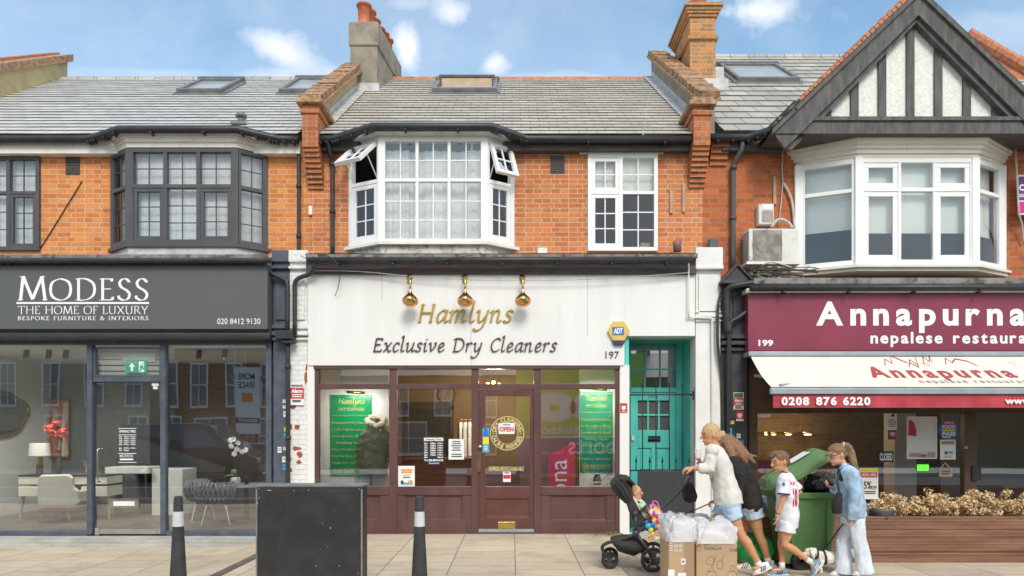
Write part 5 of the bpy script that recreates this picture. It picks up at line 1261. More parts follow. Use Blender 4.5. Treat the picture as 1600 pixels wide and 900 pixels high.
tms = [('Mon', '8.00am', '6.00pm'), ('Tue', '8.00am', '6.00pm'), ('Wed', '8.00am', '6.00pm'), ('Thur', '8.00am', '6.00pm'), ('Fri', '8.00am', '6.00pm'), ('Sat', '9.00am', '5.00pm'), ('Sun', '', 'Closed')]
pr_ = [('paper', 'r', (662.5, 692.5, 684, 689)), ('black_ink', 't', 'Opening Times', (665, 690, 685, 688.6), .02)]
for i, (a, b_, c) in enumerate(tms):
    y = 691.5+i*3.6; pr_.append(('paper', 't', a, (663, 668, y, y+2.5), .05))
    if b_: pr_.append(('paper', 't', b_, (672.5, 681, y, y+2.5), .05))
    pr_.append(('paper', 't', c, (683.5, 692, y, y+2.5), .05))
pr_.append(('paper', 't', 'Tel. 020 8876 0175', (663, 692.5, 717.5, 720.8), .05))
notice((661.5, 693.5, 681, 722), YN, 'black and white opening times sheet in the dry cleaner window', 'notice', 'black_ink', pr_)
notice((669, 687, 722.6, 725.4), YN, 'small blue sticker under the opening times sheet', 'sticker', 'paper_blue', [('paper', 'b', (670, 686, 723.4, 724.8), 1)], 'sticker')
notice((701, 725, 686, 718), YN, 'white typed notice beside the opening times sheet', 'notice', 'paper', [('black_ink', 'b', (704, 722, 689, 706), 5, .4, .6), ('black_ink', 'b', (704, 723, 709, 716), 2, .4, .3)])
notice((622, 648, 728, 760), YN, 'colourful festival poster in the corner of the dry cleaner window', 'poster', 'paper', [('paper_orange', 'b', (626, 645, 733, 740), 2, .7), ('paper_yellow', 'b', (628, 643, 741, 744), 1, .7), ('paper_blue', 'b', (627, 644, 745, 748), 1), ('paper_cyan', 'r', (627, 645, 754, 757)), ('paper_orange', 'p', [(638, 751), (644, 750), (645, 756), (639, 757)]), ('black_ink', 'p', [(626, 752), (629, 750), (631, 755), (627, 757)])], 'poster')
# display panels, green signs
def display(px, sx, label, lines, h):
    yb = .62
    m = MB(); pbox(m, *px, yb, 0, .04); o = m.build('display_panel', M['room_white']); tag(o, label[0], 'panel')
    t_ = thing('green_sign', label[1], 'sign', W((sx[0]+sx[1])/2, sx[3], yb-.05))
    m = MB(); pbox(m, *sx, yb-.042, 0, .012); m.build('sign_board', M['green_sign'], t_)
    m = MB(); yy = yb-.056
    for a in (sx[0]+3, sx[1]-3):
        for b_ in (sx[2]+3, (sx[2]+sx[3])/2, sx[3]-3): m.lathe(W(a, b_, yy), [(.009, 0), (.006, .006)], axis=(0, -1, 0), n=8)
    m.build('screw', M['chrome'], t_)
    m = MB(); w_ = sx[1]-sx[0]
    letters_px(pen('Hamlyns', ITALIC, .2, .05, 40, .08, shear=.16), (sx[0]+w_*.2, sx[1]-w_*.16, sx[2]+4, sx[2]+18), yy, None, mb=m)
    letters_px(bf('DRY CLEANERS', .0), (sx[0]+w_*.2, sx[1]-w_*.18, sx[2]+20, sx[2]+25), yy, None, mb=m)
    for i, s_ in enumerate(lines):
        k = min(.92, len(s_)*.045+.05); y = sx[2]+31+i*h; e = 2.6 if i == 0 else 5.2
        letters_px(bf(s_, .0), (sx[0]+w_*(.5-k/2), sx[0]+w_*(.5+k/2), y, y+e), yy, None, mb=m)
    letters_px(bf('020 8876 0175', .0), (sx[0]+w_*.09, sx[1]-w_*.1, sx[3]-12, sx[3]-5), yy, None, mb=m)
    m.build('lettering', M['sign_gold'], t_)
    m = MB(); m.loft([W(sx[0]+w_*.4, sx[2]-4.5, yb-.1), W(sx[0]+w_*.82, sx[2]-3, yb-.1)], .022, n=10); m.loft([W(sx[0]+w_*.6, sx[2]-4, yb-.1), W(sx[0]+w_*.6, sx[2]-6, yb)], .008, n=6)
    tag(m.build('picture_light', M['brass'], None, smooth=True), label[2], 'lamp')
    l = D.objects.new('lamp_or_fill_light', D.lights.new('lamp_or_fill_light', 'AREA')); COL.objects.link(l); l.location = W(sx[0]+w_*.6, sx[2]-3, yb-.42); l.rotation_euler = (R(28), 0, 0); l.data.energy = 5; l.data.size = .5; l.data.shape = 'RECTANGLE'; l.data.size_y = .06; l.data.color = (1, .96, .88)  # added area light brightening the panel, set out in front of the brass fitting
LN = ['Award winning business for over 30 years', 'Professional Dry Cleaning', 'to the highest standard', 'Evening wear & formal', 'Wedding dresses', 'Hand finished laundry', 'First Class Repairs & alterations', 'Superior upholstery', 'Curtains & Soft Furnishings']
display((499, 608, 560, 800), (516, 581, 617, 744), ('white display panel behind the green price sign and the parka', 'glossy green sign with gold lettering half hidden by the parka', 'brass picture light above the green sign behind the parka'), LN, 10.4)
display((905, 962, 560, 800), (906, 957, 612, 738), ('white display panel at the right end of the dry cleaner window', 'glossy green sign with gold lettering at the right end of the dry cleaner window', 'brass picture light above the right green sign'), LN, 10.2)
m = MB(); yy = .575; poly(m, [(929, 741), (937, 741), (940, 752), (926, 752)], yy); pbox(m, 927, 939, 755, 757, yy, 0, .003); tag(m.build('pictogram', M['black_ink']), 'small black line drawing sticker under the right green sign', 'sticker')
# red banner with white letters running upwards
yb = .5; rb = thing('red_banner', 'slanted red banner with white letters running upwards in the window', 'banner', W(878, 770, yb))
m = MB(); m.prism([(WX(a, yb), yb, WZ(b_, yb)) for a, b_ in ((857, 772), (898, 772), (898, 690), (857, 712))], (0, .01, 0)); m.build('banner_cloth', M['paper_red'], rb)
m = MB(); geo = bf('ona', .0); H = max(p.x for p in geo[0]); 
geo = ([V((-p.y, p.x, 0)) for p in geo[0]], geo[1]); letters_px(geo, (867, 886, 718, 775), yb-.004, M['white_letter'], parent=rb)
m = MB()
for a in (901, 904): m.loft([W(a, 690, yb), W(a, 800, yb)], .008, n=6)
m.build('banner_pole', M['brass'], rb)
# parka on a stand
yk = .36; pk = thing('tailors_dummy', 'black tailors dummy wearing an olive parka with pale fur collar', 'dummy', (WX(586, yk), yk, .02))
def KP(a, b_, dy=0): return W(a, b_, yk+dy)
m = MB()
m.loft([KP(584, 741), KP(585, 728), KP(586, 700), KP(587, 680), KP(588, 668), KP(588, 661)], [.215, .21, .18, .175, .15, .07], [.13, .14, .12, .12, .09, .06], side=(1, 0, 0), n=20)
for s_, sh, el, wr_ in ((-1, (571, 676), (562, 706), (559, 736)), (1, (604, 676), (611, 706), (615, 736))):
    m.loft([KP(*sh), KP((sh[0]+el[0])/2-1*s_*-1, (sh[1]+el[1])/2), KP(*el), KP(*wr_)], [.065, .066, .062, .052], n=14); m.ell(KP(sh[0]-s_*2, sh[1]+1), .068)
coat = remesh(m, 'parka', M['coat'], pk, .012, 5, fold=.012, fscale=(9, 9, 14))
m = MB(); m.loft([KP(573, 655, -.02), KP(577, 661, -.07), KP(588, 666, -.09), KP(598, 662, -.07), KP(602, 657, -.02), KP(600, 655, .07), KP(588, 652, .1), KP(576, 653, .07)], [.05]*8, n=10)
remesh(m, 'fur_collar', M['fur_trim'], pk, .01, 1, fold=.014, fscale=(50, 50, 50))
m = MB(); m.loft([KP(588, 668), KP(588, 660), KP(588, 655)], [.06, .055, .045], n=14); m.ell(KP(588, 655), (.045, .045, .02)); m.build('dummy_neck', M['black_ink'], pk, smooth=True)
m = MB(); m.loft([KP(580, 741), V((WX(580, yk), yk, .02))], .018, n=10); m.lathe((WX(580, yk), yk, .02), [(.17, 0), (.16, .02), (.02, .04)], n=16); m.build('dummy_stand', M['black_ink'], pk)
m = MB()
for b_ in (672, 684, 697, 712, 727, 738): m.lathe(KP(594, b_, -.155), [(.010, 0), (.008, .006)], axis=(0, -1, 0), n=8)
m.build('button', M['brass'], pk)
# inside: counter, doorway, clock, rail, lamps
m = MB(); m.box(WX(632, 1.6), WX(738, 1.6), 1.6, 2.3, .02, WZ(720, 1.6)); m.box(WX(628, 1.6), WX(742, 1.6), 1.56, 2.34, WZ(720, 1.6), WZ(716, 1.6)); tag(m.build('shop_counter', M['counter_wood'], None, .006), 'polished red brown wooden counter inside the dry cleaner', 'counter')
m = MB(); m.box(WX(760, 1.7), WX(812, 1.7), 1.7, 2.2, .02, WZ(733, 1.7)); tag(m.build('low_counter', M['counter_wood'], None, .006), 'lower brown counter seen through the dry cleaner door', 'counter')
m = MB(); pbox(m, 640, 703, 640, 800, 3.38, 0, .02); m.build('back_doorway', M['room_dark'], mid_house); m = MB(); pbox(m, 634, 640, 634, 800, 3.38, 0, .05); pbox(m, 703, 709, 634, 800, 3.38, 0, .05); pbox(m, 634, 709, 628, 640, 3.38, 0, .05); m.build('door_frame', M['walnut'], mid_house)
c = W(698, 617, 3.38); ck = thing('wall_clock', 'round wooden wall clock inside the dry cleaner', 'clock', c)
m = MB(); m.torus(c, (0, 1, 0), .17, .018); m.build('clock_rim', M['walnut'], ck, smooth=True)
m = MB(); m.lathe(c, [(.16, 0), (.16, .01)], axis=(0, -1, 0), n=28); m.build('clock_face', M['room_tan'], ck)
m = MB()
for i in range(12): q = i*math.pi/6; d = V((math.cos(q), 0, math.sin(q))); e = V((-d.z, 0, d.x)); m.obox(c+d*.11-e*.008+V((0, -.013, 0)), e*.016, d*.035, (0, -.002, 0))
m.obox(c+V((-.005, -.016, 0)), (.01, 0, 0), (0, -.002, 0), (.05, 0, .09)); m.build('clock_marks', M['walnut'], ck)
cr = thing('clothes_rail', 'gold clothes rail with hanging garments inside the dry cleaner', 'rail', (WX(728, 2.6), 2.6, .02))
m = MB(); zr = WZ(655, 2.6)
for a in (716, 745): m.loft([(WX(a, 2.6), 2.6, .02), (WX(a, 2.6), 2.6, zr)], .014, n=8)
m.loft([(WX(714, 2.6), 2.6, zr), (WX(748, 2.6), 2.6, zr)], .014, n=8); m.build('rail_frame', M['gold'], cr)
m = MB(); random.seed(5)
for i in range(4): x = WX(720+i*7, 2.6); m.loft([(x, 2.6, zr-.05), (x, 2.6, zr-.12), (x+.01, 2.6, zr-.7-.1*(i % 2))], [.02, .04, .05], [.05, .2, .24], side=(1, 0, 0), n=10)
m.build('garments', M['curtain'], cr)
for i, (a, b_, y) in enumerate(((762, 600, 1.9), (771, 597, 2.3), (780, 601, 1.7))):
    c = W(a, b_, y); lab = ('glowing gold globe lamp inside the dry cleaner, left of three', 'glowing gold globe lamp inside the dry cleaner, middle of three', 'glowing gold globe lamp inside the dry cleaner, right of three')[i]
    t_ = thing('pendant_lamp', lab, 'lamp', c, 'pendant lamps in the dry cleaner'); m = MB(); m.ell(c, .035); m.build('bulb', M['bulb'], t_, smooth=True)
    m = MB(); m.loft([c+V((0, 0, .03)), V((c.x, c.y, 2.99))], .006, n=6); m.loft([c+V((0, 0, .025)), c+V((0, 0, .07))], .018, n=8); m.build('cord', M['gold'], t_)
    l = D.objects.new('lamp_or_fill_light', D.lights.new('lamp_or_fill_light', 'POINT')); COL.objects.link(l); l.location = c+V((0, -.06, -.06))-wloc(t_); l.parent = t_; l.data.energy = 26; l.data.color = (1, .80, .55); l.data.shadow_soft_size = .05

# fascia, ledge, gutter
YFA = -.05
m = MB(); z5 = WZ(525, YFA); z57 = WZ(571, YFA); za = WZ(429, YFA)
m.box(WX(481, YFA), WX(976, YFA), YFA, .3, z57, za); m.box(WX(976, YFA), WX(1086, YFA), YFA, .3, z5, za)
m.build('fascia', M['white_wall'], mid_house, .004)
for a, b_, c in ((596.5, 429, 471), (735.5, 486, 571), (917.5, 429, 525)): m = MB(); pbox(m, a, a+.7, b_, c, YFA, 0, .0015); m.build('panel_seam', M['alu'], mid_house)
m = MB(); pbox(m, 481, 492, 571, 836, .0, -.2, .03); m.build('white_post', M['white_wall'], mid_house, .004); m = MB(); pbox(m, 968, 983, 571, 836, .0, -.2, .03); m.build('white_post', M['white_wall'], mid_house, .004)
m = MB(); pbox(m, 480, 1086, 405, 429, YFA, -.3, .06); m.build('dark_fascia', M['dark_board'], mid_house)
m = MB(); m.box(WX(478, -.2), WX(1090, -.2), -.22, YW, WZ(402, -.22), WZ(396, -.22)); m.prism([(WX(478, -.2), -.22, WZ(396, -.22)), (WX(478, -.2), YW-.002, WZ(396, -.22)+.09), (WX(478, -.2), YW-.002, WZ(396, -.22)-.01), (WX(478, -.2), -.22, WZ(396, -.22)-.01)], (WX(1090, -.2)-WX(478, -.2), 0, 0)); m.build('ledge', M['mossy'], mid_house)
m = MB(); gutter(m, [(WX(487, -.27), -.27, WZ(407, -.27)), (WX(1083, -.27), -.27, WZ(406, -.27))], .05); bracket_row(m, [(WX(487, -.27), -.27, WZ(407, -.27)), (WX(1083, -.27), -.27, WZ(406, -.27))], 7); m.build('shop_gutter', M['black_pipe'], mid_house, smooth=True)
hs = thing('fascia_lettering', 'raised gold and brown calligraphic lettering on the white fascia', 'lettering', W(727, 550, YFA))
letters_px(pen('Hamlyns', ITALIC, .18, .055, 40, .10, shear=.16), (653, 803, 469, 518), YFA, M['gold_letter'], 'gold_name', hs, depth=.02)
letters_px(pen('Exclusive Dry Cleaners', ITALIC, .165, .055, 40, .12, shear=.16), (583, 871, 524, 560), YFA, M['dark_letter'], 'brown_line', hs, depth=.02)
nm = letters_px(bf('197', .0), (946, 967, 549, 560), YFA, M['dark_letter'], 'house_number', None, depth=.012); tag(nm, 'bronze house number 197 on the white fascia', 'house number')
# swan neck copper lamps
for i, (a, lab) in enumerate(((641, 'polished copper shell lamp left of the gold name on the fascia'), (727, 'polished copper shell lamp touching the top of the gold name'), (817, 'polished copper shell lamp right of the gold name on the fascia'))):
    c = W(a, 466, -.3); t_ = thing('wall_lamp', lab, 'lamp', c, 'copper lamps on the white fascia'); rt = W(a-1, 434, YFA)
    m = MB(); m.lathe(c+V((0, 0, -.135)), [(.0, .0), (.07, .012), (.115, .05), (.128, .095), (.115, .135), (.07, .18), (.03, .215), (.018, .25), (.018, .30)], n=24)
    m.build('lamp_shade', M['copper'], t_, smooth=True)
    m = MB(); m.ell(c+V((0, -.095, -.03)), (.07, .05, .055)); m.build('shade_mouth', M['brass'], t_, smooth=True)
    m = MB(); m.curve([c+V((0, 0, .14)), c+V((0, 0, .26)), V((rt.x, -.22, rt.z+.0)), rt], .014, 8); m.lathe(W(a-1, 444, -.2), [(.035, 0), (.045, .02), (.03, .05)], n=12); m.lathe(rt, [(.05, 0), (.045, .02)], axis=(0, -1, 0), n=14); m.build('lamp_arm', M['brass'], t_, smooth=True)
# hexagonal alarm box
c = W(967, 517, YFA-.06); ab = thing('alarm_box', 'yellow hexagonal alarm box with blue and white badge above the teal door', 'alarm box', c)
m = MB(); m.prism([c+V((.175*math.cos(R(q)), 0, .175*math.sin(R(q)))) for q in range(0, 360, 60)], (0, .06, 0)); m.build('casing', M['adt_yellow'], ab, .012)
m = MB(); m.prism([c+V((.1, .002, -.145)), c+V((-.1, .002, -.145)), c+V((-.07, .002, -.215)), c+V((.07, .002, -.215))], (0, .05, 0)); m.build('strobe', M['navy'], ab, .006)
m = MB(); pbox(m, 957, 975, 511, 523, YFA-.065, 0, .004); m.build('badge', M['adt_blue'], ab); letters_px(bf('ADT', .05, shear=.25), (958.5, 973.5, 512.5, 521.5), YFA-.0705, M['white_letter'], parent=ab)

# recessed teal door and iron gate
YD = .95
m = MB(); xa, xb = WX(983, 0), WX(1086, 0)
m.box(xb-.0, xb+.05, .02, YD+.2, 0, z5+.05); m.box(xa-.06, xa, .02, YD+.2, 0, z5+.05); m.box(xa-.06, xb+.05, .31, YD+.2, z5, z5+.06); m.build('door_recess', M['teal'], mid_house)
m = MB(); m.box(xa, xb, .0, YD+.2, -.01, .03); m.build('door_threshold', M['concrete'], mid_house)
f = MB()
def V6(m, a, b_, c, d, dd=.05, Y=YD): pbox(m, a, b_, c, d, Y, -.05, dd)
XL = 976
V6(f, XL, 985, 527, 840, .06); V6(f, 1055, 1072, 520, 840, .09); V6(f, XL, 1058, 606, 613, .06); V6(f, XL, 1058, 520, 529, .06)
for x in (1007, 1031): V6(f, x-1, x+1, 529, 606, .03)
for y in (543, 577): V6(f, 985, 1055, y-1, y+1, .028)
df = f.build('door_frame', M['teal'], mid_house, .004)
g = MB(); pglass(g, 985, 1055, 529, 606, YD, 0, .005); g.build('pane', M['glass_dark'], df)
f = MB()
V6(f, 985, 996, 614, 840, .04); V6(f, 1045, 1055, 614, 840, .04); V6(f, 996, 1045, 614, 626, .04); V6(f, 996, 1045, 672, 700, .04); V6(f, 996, 1045, 735, 840, .04); V6(f, 1017, 1024, 700, 735, .04)
for x in (1012, 1029): V6(f, x-1.4, x+1.4, 626, 672, .03)
V6(f, 996, 1045, 647, 650, .029); pbox(f, 996, 1045, 700, 735, YD, -.05, .012)
for a, b_ in ((1000, 1014), (1027, 1041)): pbox(f, a, b_, 704, 733, YD, -.05, .03)
td = f.build('front_door', M['teal'], mid_house, .006)
g = MB(); pglass(g, 996, 1045, 626, 672, YD, -.01, .0); g.build('pane', pmat('patterned door glass', (.10, .10, .10), .3, .3, 60, .8, 160), td)
m = MB(); pbox(m, 1012, 1031, 681, 690, YD, .04, .055); m.loft([W(1014, 686, YD-.08), W(1029, 686, YD-.08)], .012, n=8); m.build('letter_plate', M['iron'], td)
letters_px(bf('197a', .0), (1013, 1028, 616, 623), YD-.04, M['black_ink'], 'door_number', td)
m = MB(); pbox(m, 986, 989.5, 681, 688, YD, .06, .075); m.build('bell_push', M['paper'], df)
gt = thing('iron_gate', 'black spear topped iron gate with dark lower sheet before the teal door', 'gate', (WX(1036, .04), .04, .03)); yg_ = .04
m = MB()
def bar(a, y0, y1, r=.009): m.loft([W(a, y0, yg_), W(a, y1, yg_)], r, n=6)
for a in (1004, 1025, 1046, 1067, 1085): bar(a, 605, 735)
for a in (984, ): bar(a, 615, 835, .014)
for a in (994, 1015, 1035, 1056, 1077): bar(a, 722, 736)
m.loft([W(984, 617, yg_), W(1087, 616, yg_)], .012, n=6); m.loft([W(984, 735, yg_), W(1087, 734, yg_)], .012, n=6); m.loft([W(984, 829, yg_), W(1087, 829, yg_)], .012, n=6)
m.build('gate_bars', M['iron'], gt, smooth=True)
m = MB()
for a in (1004, 1025, 1046, 1067): m.lathe(W(a, 605, yg_), [(.009, 0), (.019, .015), (.012, .05), (.0, .13)], n=8)
for a in (994, 1015, 1035, 1056, 1077): m.lathe(W(a, 723, yg_), [(.009, 0), (.019, .015), (.012, .05), (.0, .12)], n=8)
m.build('spear_heads', M['iron'], gt, smooth=True)
m = MB(); pbox(m, 996, 1087, 736, 828, yg_, -.004, .006); m.build('mesh_sheet', M['mesh_panel'], gt)
m = MB(); m.loft([W(1082, 611, yg_), W(1089, 625, yg_)], .012, n=6); m.loft([W(1089, 611, yg_), W(1082, 625, yg_)], .012, n=6); m.loft([W(1078, 618, yg_-.02), W(1090, 618, yg_-.02)], .014, n=6); m.build('gate_latch', M['iron'], gt)

# ---------------------------------------------------------------- pilasters between the shops
def pilaster(parent, px0, px1, Y, mat, name='pilaster', top=392, base=840, bands=((392, 410, .05), (417, 421, .06), (508, 514, .05), (519, 525, .09), (528, 532, .05))):
    m = MB(); x0, x1 = WX(px0, Y), WX(px1, Y)
    m.box(x0, x1, Y, YW, -.14, WZ(top, Y))
    for a, b_, o in bands: m.box(x0-o*.25, x1+o*.25, Y-o, Y+.01, WZ(b_, Y), WZ(a, Y))
    m.box(x0+.04, x1-.04, Y-.03, Y, WZ(500, Y), WZ(430, Y))
    return m.build(name, mat, parent, .008)
pl1 = pilaster(left_house, 427, 452, -.02, M['blue_grey'])
pl2 = pilaster(mid_house, 452.5, 481, -.02, M['brick_white'])
pr1 = pilaster(mid_house, 1087, 1126, -.04, M['white_peel'], top=390, bands=((388, 417, .07), (417, 422, .09), (486, 489, .03), (492, 496, .05), (500, 503, .03)))
m = MB(); random.seed(21)                                   # flaked places where bare brick shows
for (a, b_, w_, h_) in ((464, 667, 5, 4), (463, 701, 7, 4), (468, 710, 4, 5), (452.7, 717, 3, 4), (454, 666, 3, 5), (453.5, 735, 3, 4), (470, 606, 3, 6), (478, 590, 2.5, 12), (456, 635, 6, 4), (467, 722, 4.5, 3), (479, 575, 2, 6)):
    n = 10; m.prism([W(a+w_*math.cos(q)*(1+.3*random.uniform(-1, 1)), b_+h_*math.sin(q)*(1+.3*random.uniform(-1, 1)), -.0215) for q in [6.283*i/n for i in range(n)]], (0, .0012, 0))
m.build('bare_patch', M['rust'], pl2)
# dark pilaster of the restaurant with its little pediment
m = MB(); Y = -.04; x0, x1 = WX(1127, Y), WX(1168, Y)
m.box(x0, x1, Y, YW, -.02, WZ(440, Y)); 
for a, b_, o in ((524, 530, .08), (534, 540, .11), (544, 549, .06)): m.box(x0-.01, x1+.01, Y-o, Y+.01, WZ(b_, Y), WZ(a, Y))
m.prism([(x0-.03, Y-.14, WZ(442, Y)), (x1+.03, Y-.14, WZ(442, Y)), ((x0+x1)/2, Y-.14, WZ(418, Y))], (0, .3, 0))
m.prism([(x0-.03, Y-.17, WZ(446, Y)), (x1+.03, Y-.17, WZ(446, Y)), (x1+.03, Y-.17, WZ(442, Y)), (x0-.03, Y-.17, WZ(442, Y))], (0, .2, 0))
for s_ in (-1, 1): m.prism([((x0+x1)/2, Y-.18, WZ(418, Y)+.04), ((x0+x1)/2+s_*(x1-x0+.1)/2, Y-.18, WZ(444, Y)+.02), ((x0+x1)/2+s_*(x1-x0+.1)/2, Y-.18, WZ(444, Y)-.02), ((x0+x1)/2, Y-.18, WZ(418, Y)-.01)], (0, .36, 0))
for a in (1146, 1153, 1160): m.loft([W(a, 464, Y), W(a, 500, Y)], .018, n=8)
pr2 = m.build('pilaster', pmat('black peeling paint', (.05, .05, .053), .5, .3, 7, .3, 40, dirt=((.20, .19, .18), .64, 12, .6)), right_house, .006)
# drain pipes with bends
pipe(mid_house, [W(491, 405, -.27), W(490, 418, -.25), W(484, 428, -.16), W(468, 434, -.14), W(461, 442, -.13), W(460.5, 460, -.13), W(460.5, 523, -.13)], .035, 'drain_pipe', 'black_pipe')
pipe(left_house, [W(419, 424, -.16), W(430, 430, -.14), W(444, 437, -.13), W(449, 446, -.13), W(449, 522, -.13)], .035, 'drain_pipe', 'black_pipe')
m = MB(); pbox(m, 436, 463, 519, 532, -.04, -.0, .2); m.prism([W(438, 532, -.22), W(461, 532, -.22), W(458, 536, -.22), W(442, 536, -.22)], (0, .15, 0)); m.build('rain_hopper', M['black_pipe'], left_house, .01)
pipe(left_house, [W(450, 535, -.1), W(450, 600, -.1), W(450, 836, -.1)], .035, 'drain_pipe', 'black_pipe', clips=(2.6, 1.5))
pipe(right_house, [W(1190, 447, -.3), W(1187, 441, -.26), W(1150, 446, -.24), W(1138, 451, -.2), W(1136, 462, -.18), W(1136, 500, -.18), W(1139, 520, -.18)], .045, 'drain_pipe', 'black_pipe')
pipe(right_house, [W(1168, 486, -.16), W(1152, 497, -.17), W(1142, 503, -.18), W(1140, 515, -.18), W(1139, 560, -.16), W(1139, 835, -.12)], .035, 'drain_pipe', 'black_pipe')
pipe(mid_house, [W(1075, 496, -.09), W(1105, 497, -.1), W(1112, 499, -.1), W(1112.5, 520, -.09), W(1113, 700, -.07), W(1114, 835, -.07)], .014, 'conduit', 'old_white')
pipe(mid_house, [W(1076, 400, -.12), W(1076, 440, -.12), W(1076, 496, -.12)], .012, 'conduit', 'old_white')
# stickers on the pilasters
notice((452.8, 475, 598, 633), -.052, 'red and white alarm notice on the left white pilaster', 'notice', 'paper', [('paper_red', 'r', (452.9, 474.8, 606, 623)), ('paper', 't', 'Alarm', (455, 473, 608, 614), .05), ('paper', 'b', (455, 473, 616, 622), 2), ('black_ink', 't', 'verisure', (455, 473, 600, 604.5), .02), ('black_ink', 'b', (455, 472, 625, 629), 2)])
random.seed(9)
ST = [(442, 627, 5, 5, 'paper', 'small square white sticker, topmost on the grey pilaster'), (442, 636, 5, 4.5, 'paper', 'white sticker second from the top on the grey pilaster'), (443, 647, 5, 9, 'paper', 'tall white sticker above the blue one on the grey pilaster'), (444, 671, 6, 6, 'paper_yellow', 'bright yellow sticker on the grey pilaster'), (444, 681, 5, 8, 'paper_cyan', 'cyan sticker below the yellow one on the grey pilaster'), (443, 701, 6, 5, 'paper', 'pale sticker beside the flaked brick on the grey pilaster'), (441, 718, 5, 9, 'paper', 'long white sticker low on the grey pilaster'), (442, 730, 5, 9, 'paper_cyan', 'pale blue sticker, lowest on the grey pilaster'), (434, 703, 6, 9, 'paper', 'torn white sticker in the middle of the grey pilaster')]
for (a, b_, w_, h_, mt, lab) in ST:
    tag(notice((a, a+w_, b_-h_/2, b_+h_/2), -.024, lab, 'sticker', mt, [('black_ink', 'b', (a+.8, a+w_-.8, b_-h_*.25, b_+h_*.25), 2, .4)], 'sticker'), group='stickers on the grey pilaster')
notice((969, 980, 630, 645), -.032, 'square red and white sticker on the white post beside the teal door', 'sticker', 'paper_red', [('paper', 'p', [(972, 634), (977, 634), (978, 638), (974.5, 642), (971, 638)]), ('paper', 'b', (970, 979, 643, 644.5), 1)], 'sticker')
notice((1146, 1162, 613, 640), -.044, 'red and white alarm notice on the black pilaster', 'notice', 'paper', [('paper_red', 'r', (1146.2, 1161.8, 622, 634)), ('paper', 't', 'Alarm', (1147.5, 1160.5, 623.5, 628), .05), ('paper', 'b', (1147.5, 1160.5, 629.5, 633), 2), ('leaf', 'r', (1147, 1161, 614, 621)), ('black_ink', 'b', (1147.5, 1160, 635, 639), 2)])
notice((1150, 1162, 642, 658), -.044, 'square red and white sticker below the alarm notice on the black pilaster', 'sticker', 'paper_red', [('paper', 'p', [(1153, 646), (1159, 646), (1160, 650), (1156, 654), (1152, 650)]), ('paper', 'r', (1150.2, 1161.8, 655, 657.8))], 'sticker')
for (a, b_, w_, h_, mt, lab) in ((1140, 660, 7, 5, 'paper_yellow', 'yellow sticker on the pipe side of the black pilaster'), (1140, 675, 3.5, 12, 'paper_cyan', 'narrow blue sticker under the yellow one on the black pilaster'), (1151, 681, 6, 7, 'paper', 'white square sticker low on the black pilaster'), (1157, 690, 5, 5, 'paper_cyan', 'pale sticker beneath the white square on the black pilaster')):
    tag(notice((a, a+w_, b_-h_/2, b_+h_/2), -.17 if a == 1140 else -.044, lab, 'sticker', mt, [('black_ink', 'b', (a+1, a+w_-1, b_-1.5, b_+1.5), 2, .4)], 'sticker'), group='stickers on the black pilaster')

# ---------------------------------------------------------------- restaurant
YR = .12
room(right_house, 3.78, 10.4, YR+.04, 4.0, .02, 2.9, 'brick_brown', 'brick_brown', 'room_floor', 'room_tan')
m = MB(); m.box(WX(1398, 2.6), WX(1432, 2.6), 2.6, 3.0, .02, 2.9); m.build('inner_pillar', M['brick_white'], right_house)
m = MB(); m.box(WX(1475, 2.9), 10.4, 2.9, 3.0, .02, 2.9); m.build('inner_wall', M['room_grey'], right_house)
f = MB(); pbox(f, 1168, 1182, 556, 838, YR, -.04, .06); pbox(f, 1182, 1660, 556, 646, YR, -.04, .05); pbox(f, 1182, 1660, 800, 838, YR, -.04, .05); pbox(f, 1503, 1522, 646, 800, YR, -.04, .07)
sr = f.build('shopfront', M['walnut'], right_house, .006)
g = MB(); pglass(g, 1182, 1503, 646, 800, YR, 0, .006); pglass(g, 1522, 1660, 646, 800, YR, 0, .006); g.build('pane', M['glass'], sr)
m = MB(); pbox(m, 1513, 1527, 727, 750, YR, .07, .1); m.build('push_plate', M['black_ink'], sr, .004); m = MB(); m.lathe(W(1509, 699, YR-.07), [(.03, 0), (.025, .02)], axis=(0, -1, 0), n=14); m.build('lock', M['chrome'], sr)
# lit lamps on the brick wall
for i, a in enumerate((1197, 1209, 1232, 1262)):
    c = W(a, 679, 3.6); lab = ('lit wall lamp farthest left on the brown brick wall', 'lit wall lamp second from the left on the brown brick wall', 'lit wall lamp second from the right on the brown brick wall', 'lit wall lamp farthest right, the broadest glow on the brown brick wall')[i]
    t_ = thing('wall_light', lab, 'lamp', c, 'wall lights in the restaurant')
    m = MB(); k = .03+.02*i; m.ell(c, (k*1.0, .03, .016)); m.build('bulb', M['bulb'], t_, smooth=True)
    m = MB(); m.box(c.x-k, c.x+k, c.y+.02, 3.999, c.z+.03, c.z+.05); m.build('bracket', M['brass'], t_)
    l = D.objects.new('lamp_or_fill_light', D.lights.new('lamp_or_fill_light', 'POINT')); COL.objects.link(l); l.location = V((0, -.3, .1)); l.parent = t_; l.data.energy = 6; l.data.color = (1, .72, .42); l.data.shadow_soft_size = .06
YQ = YR-.012
notice((1373, 1396, 705, 722), YQ, 'black CLOSED sign with white letters hanging in the restaurant window', 'sign', 'black_ink', [('paper', 't', 'CLOSED', (1374.5, 1394.5, 708, 719.5), .03)], 'closed_sign')
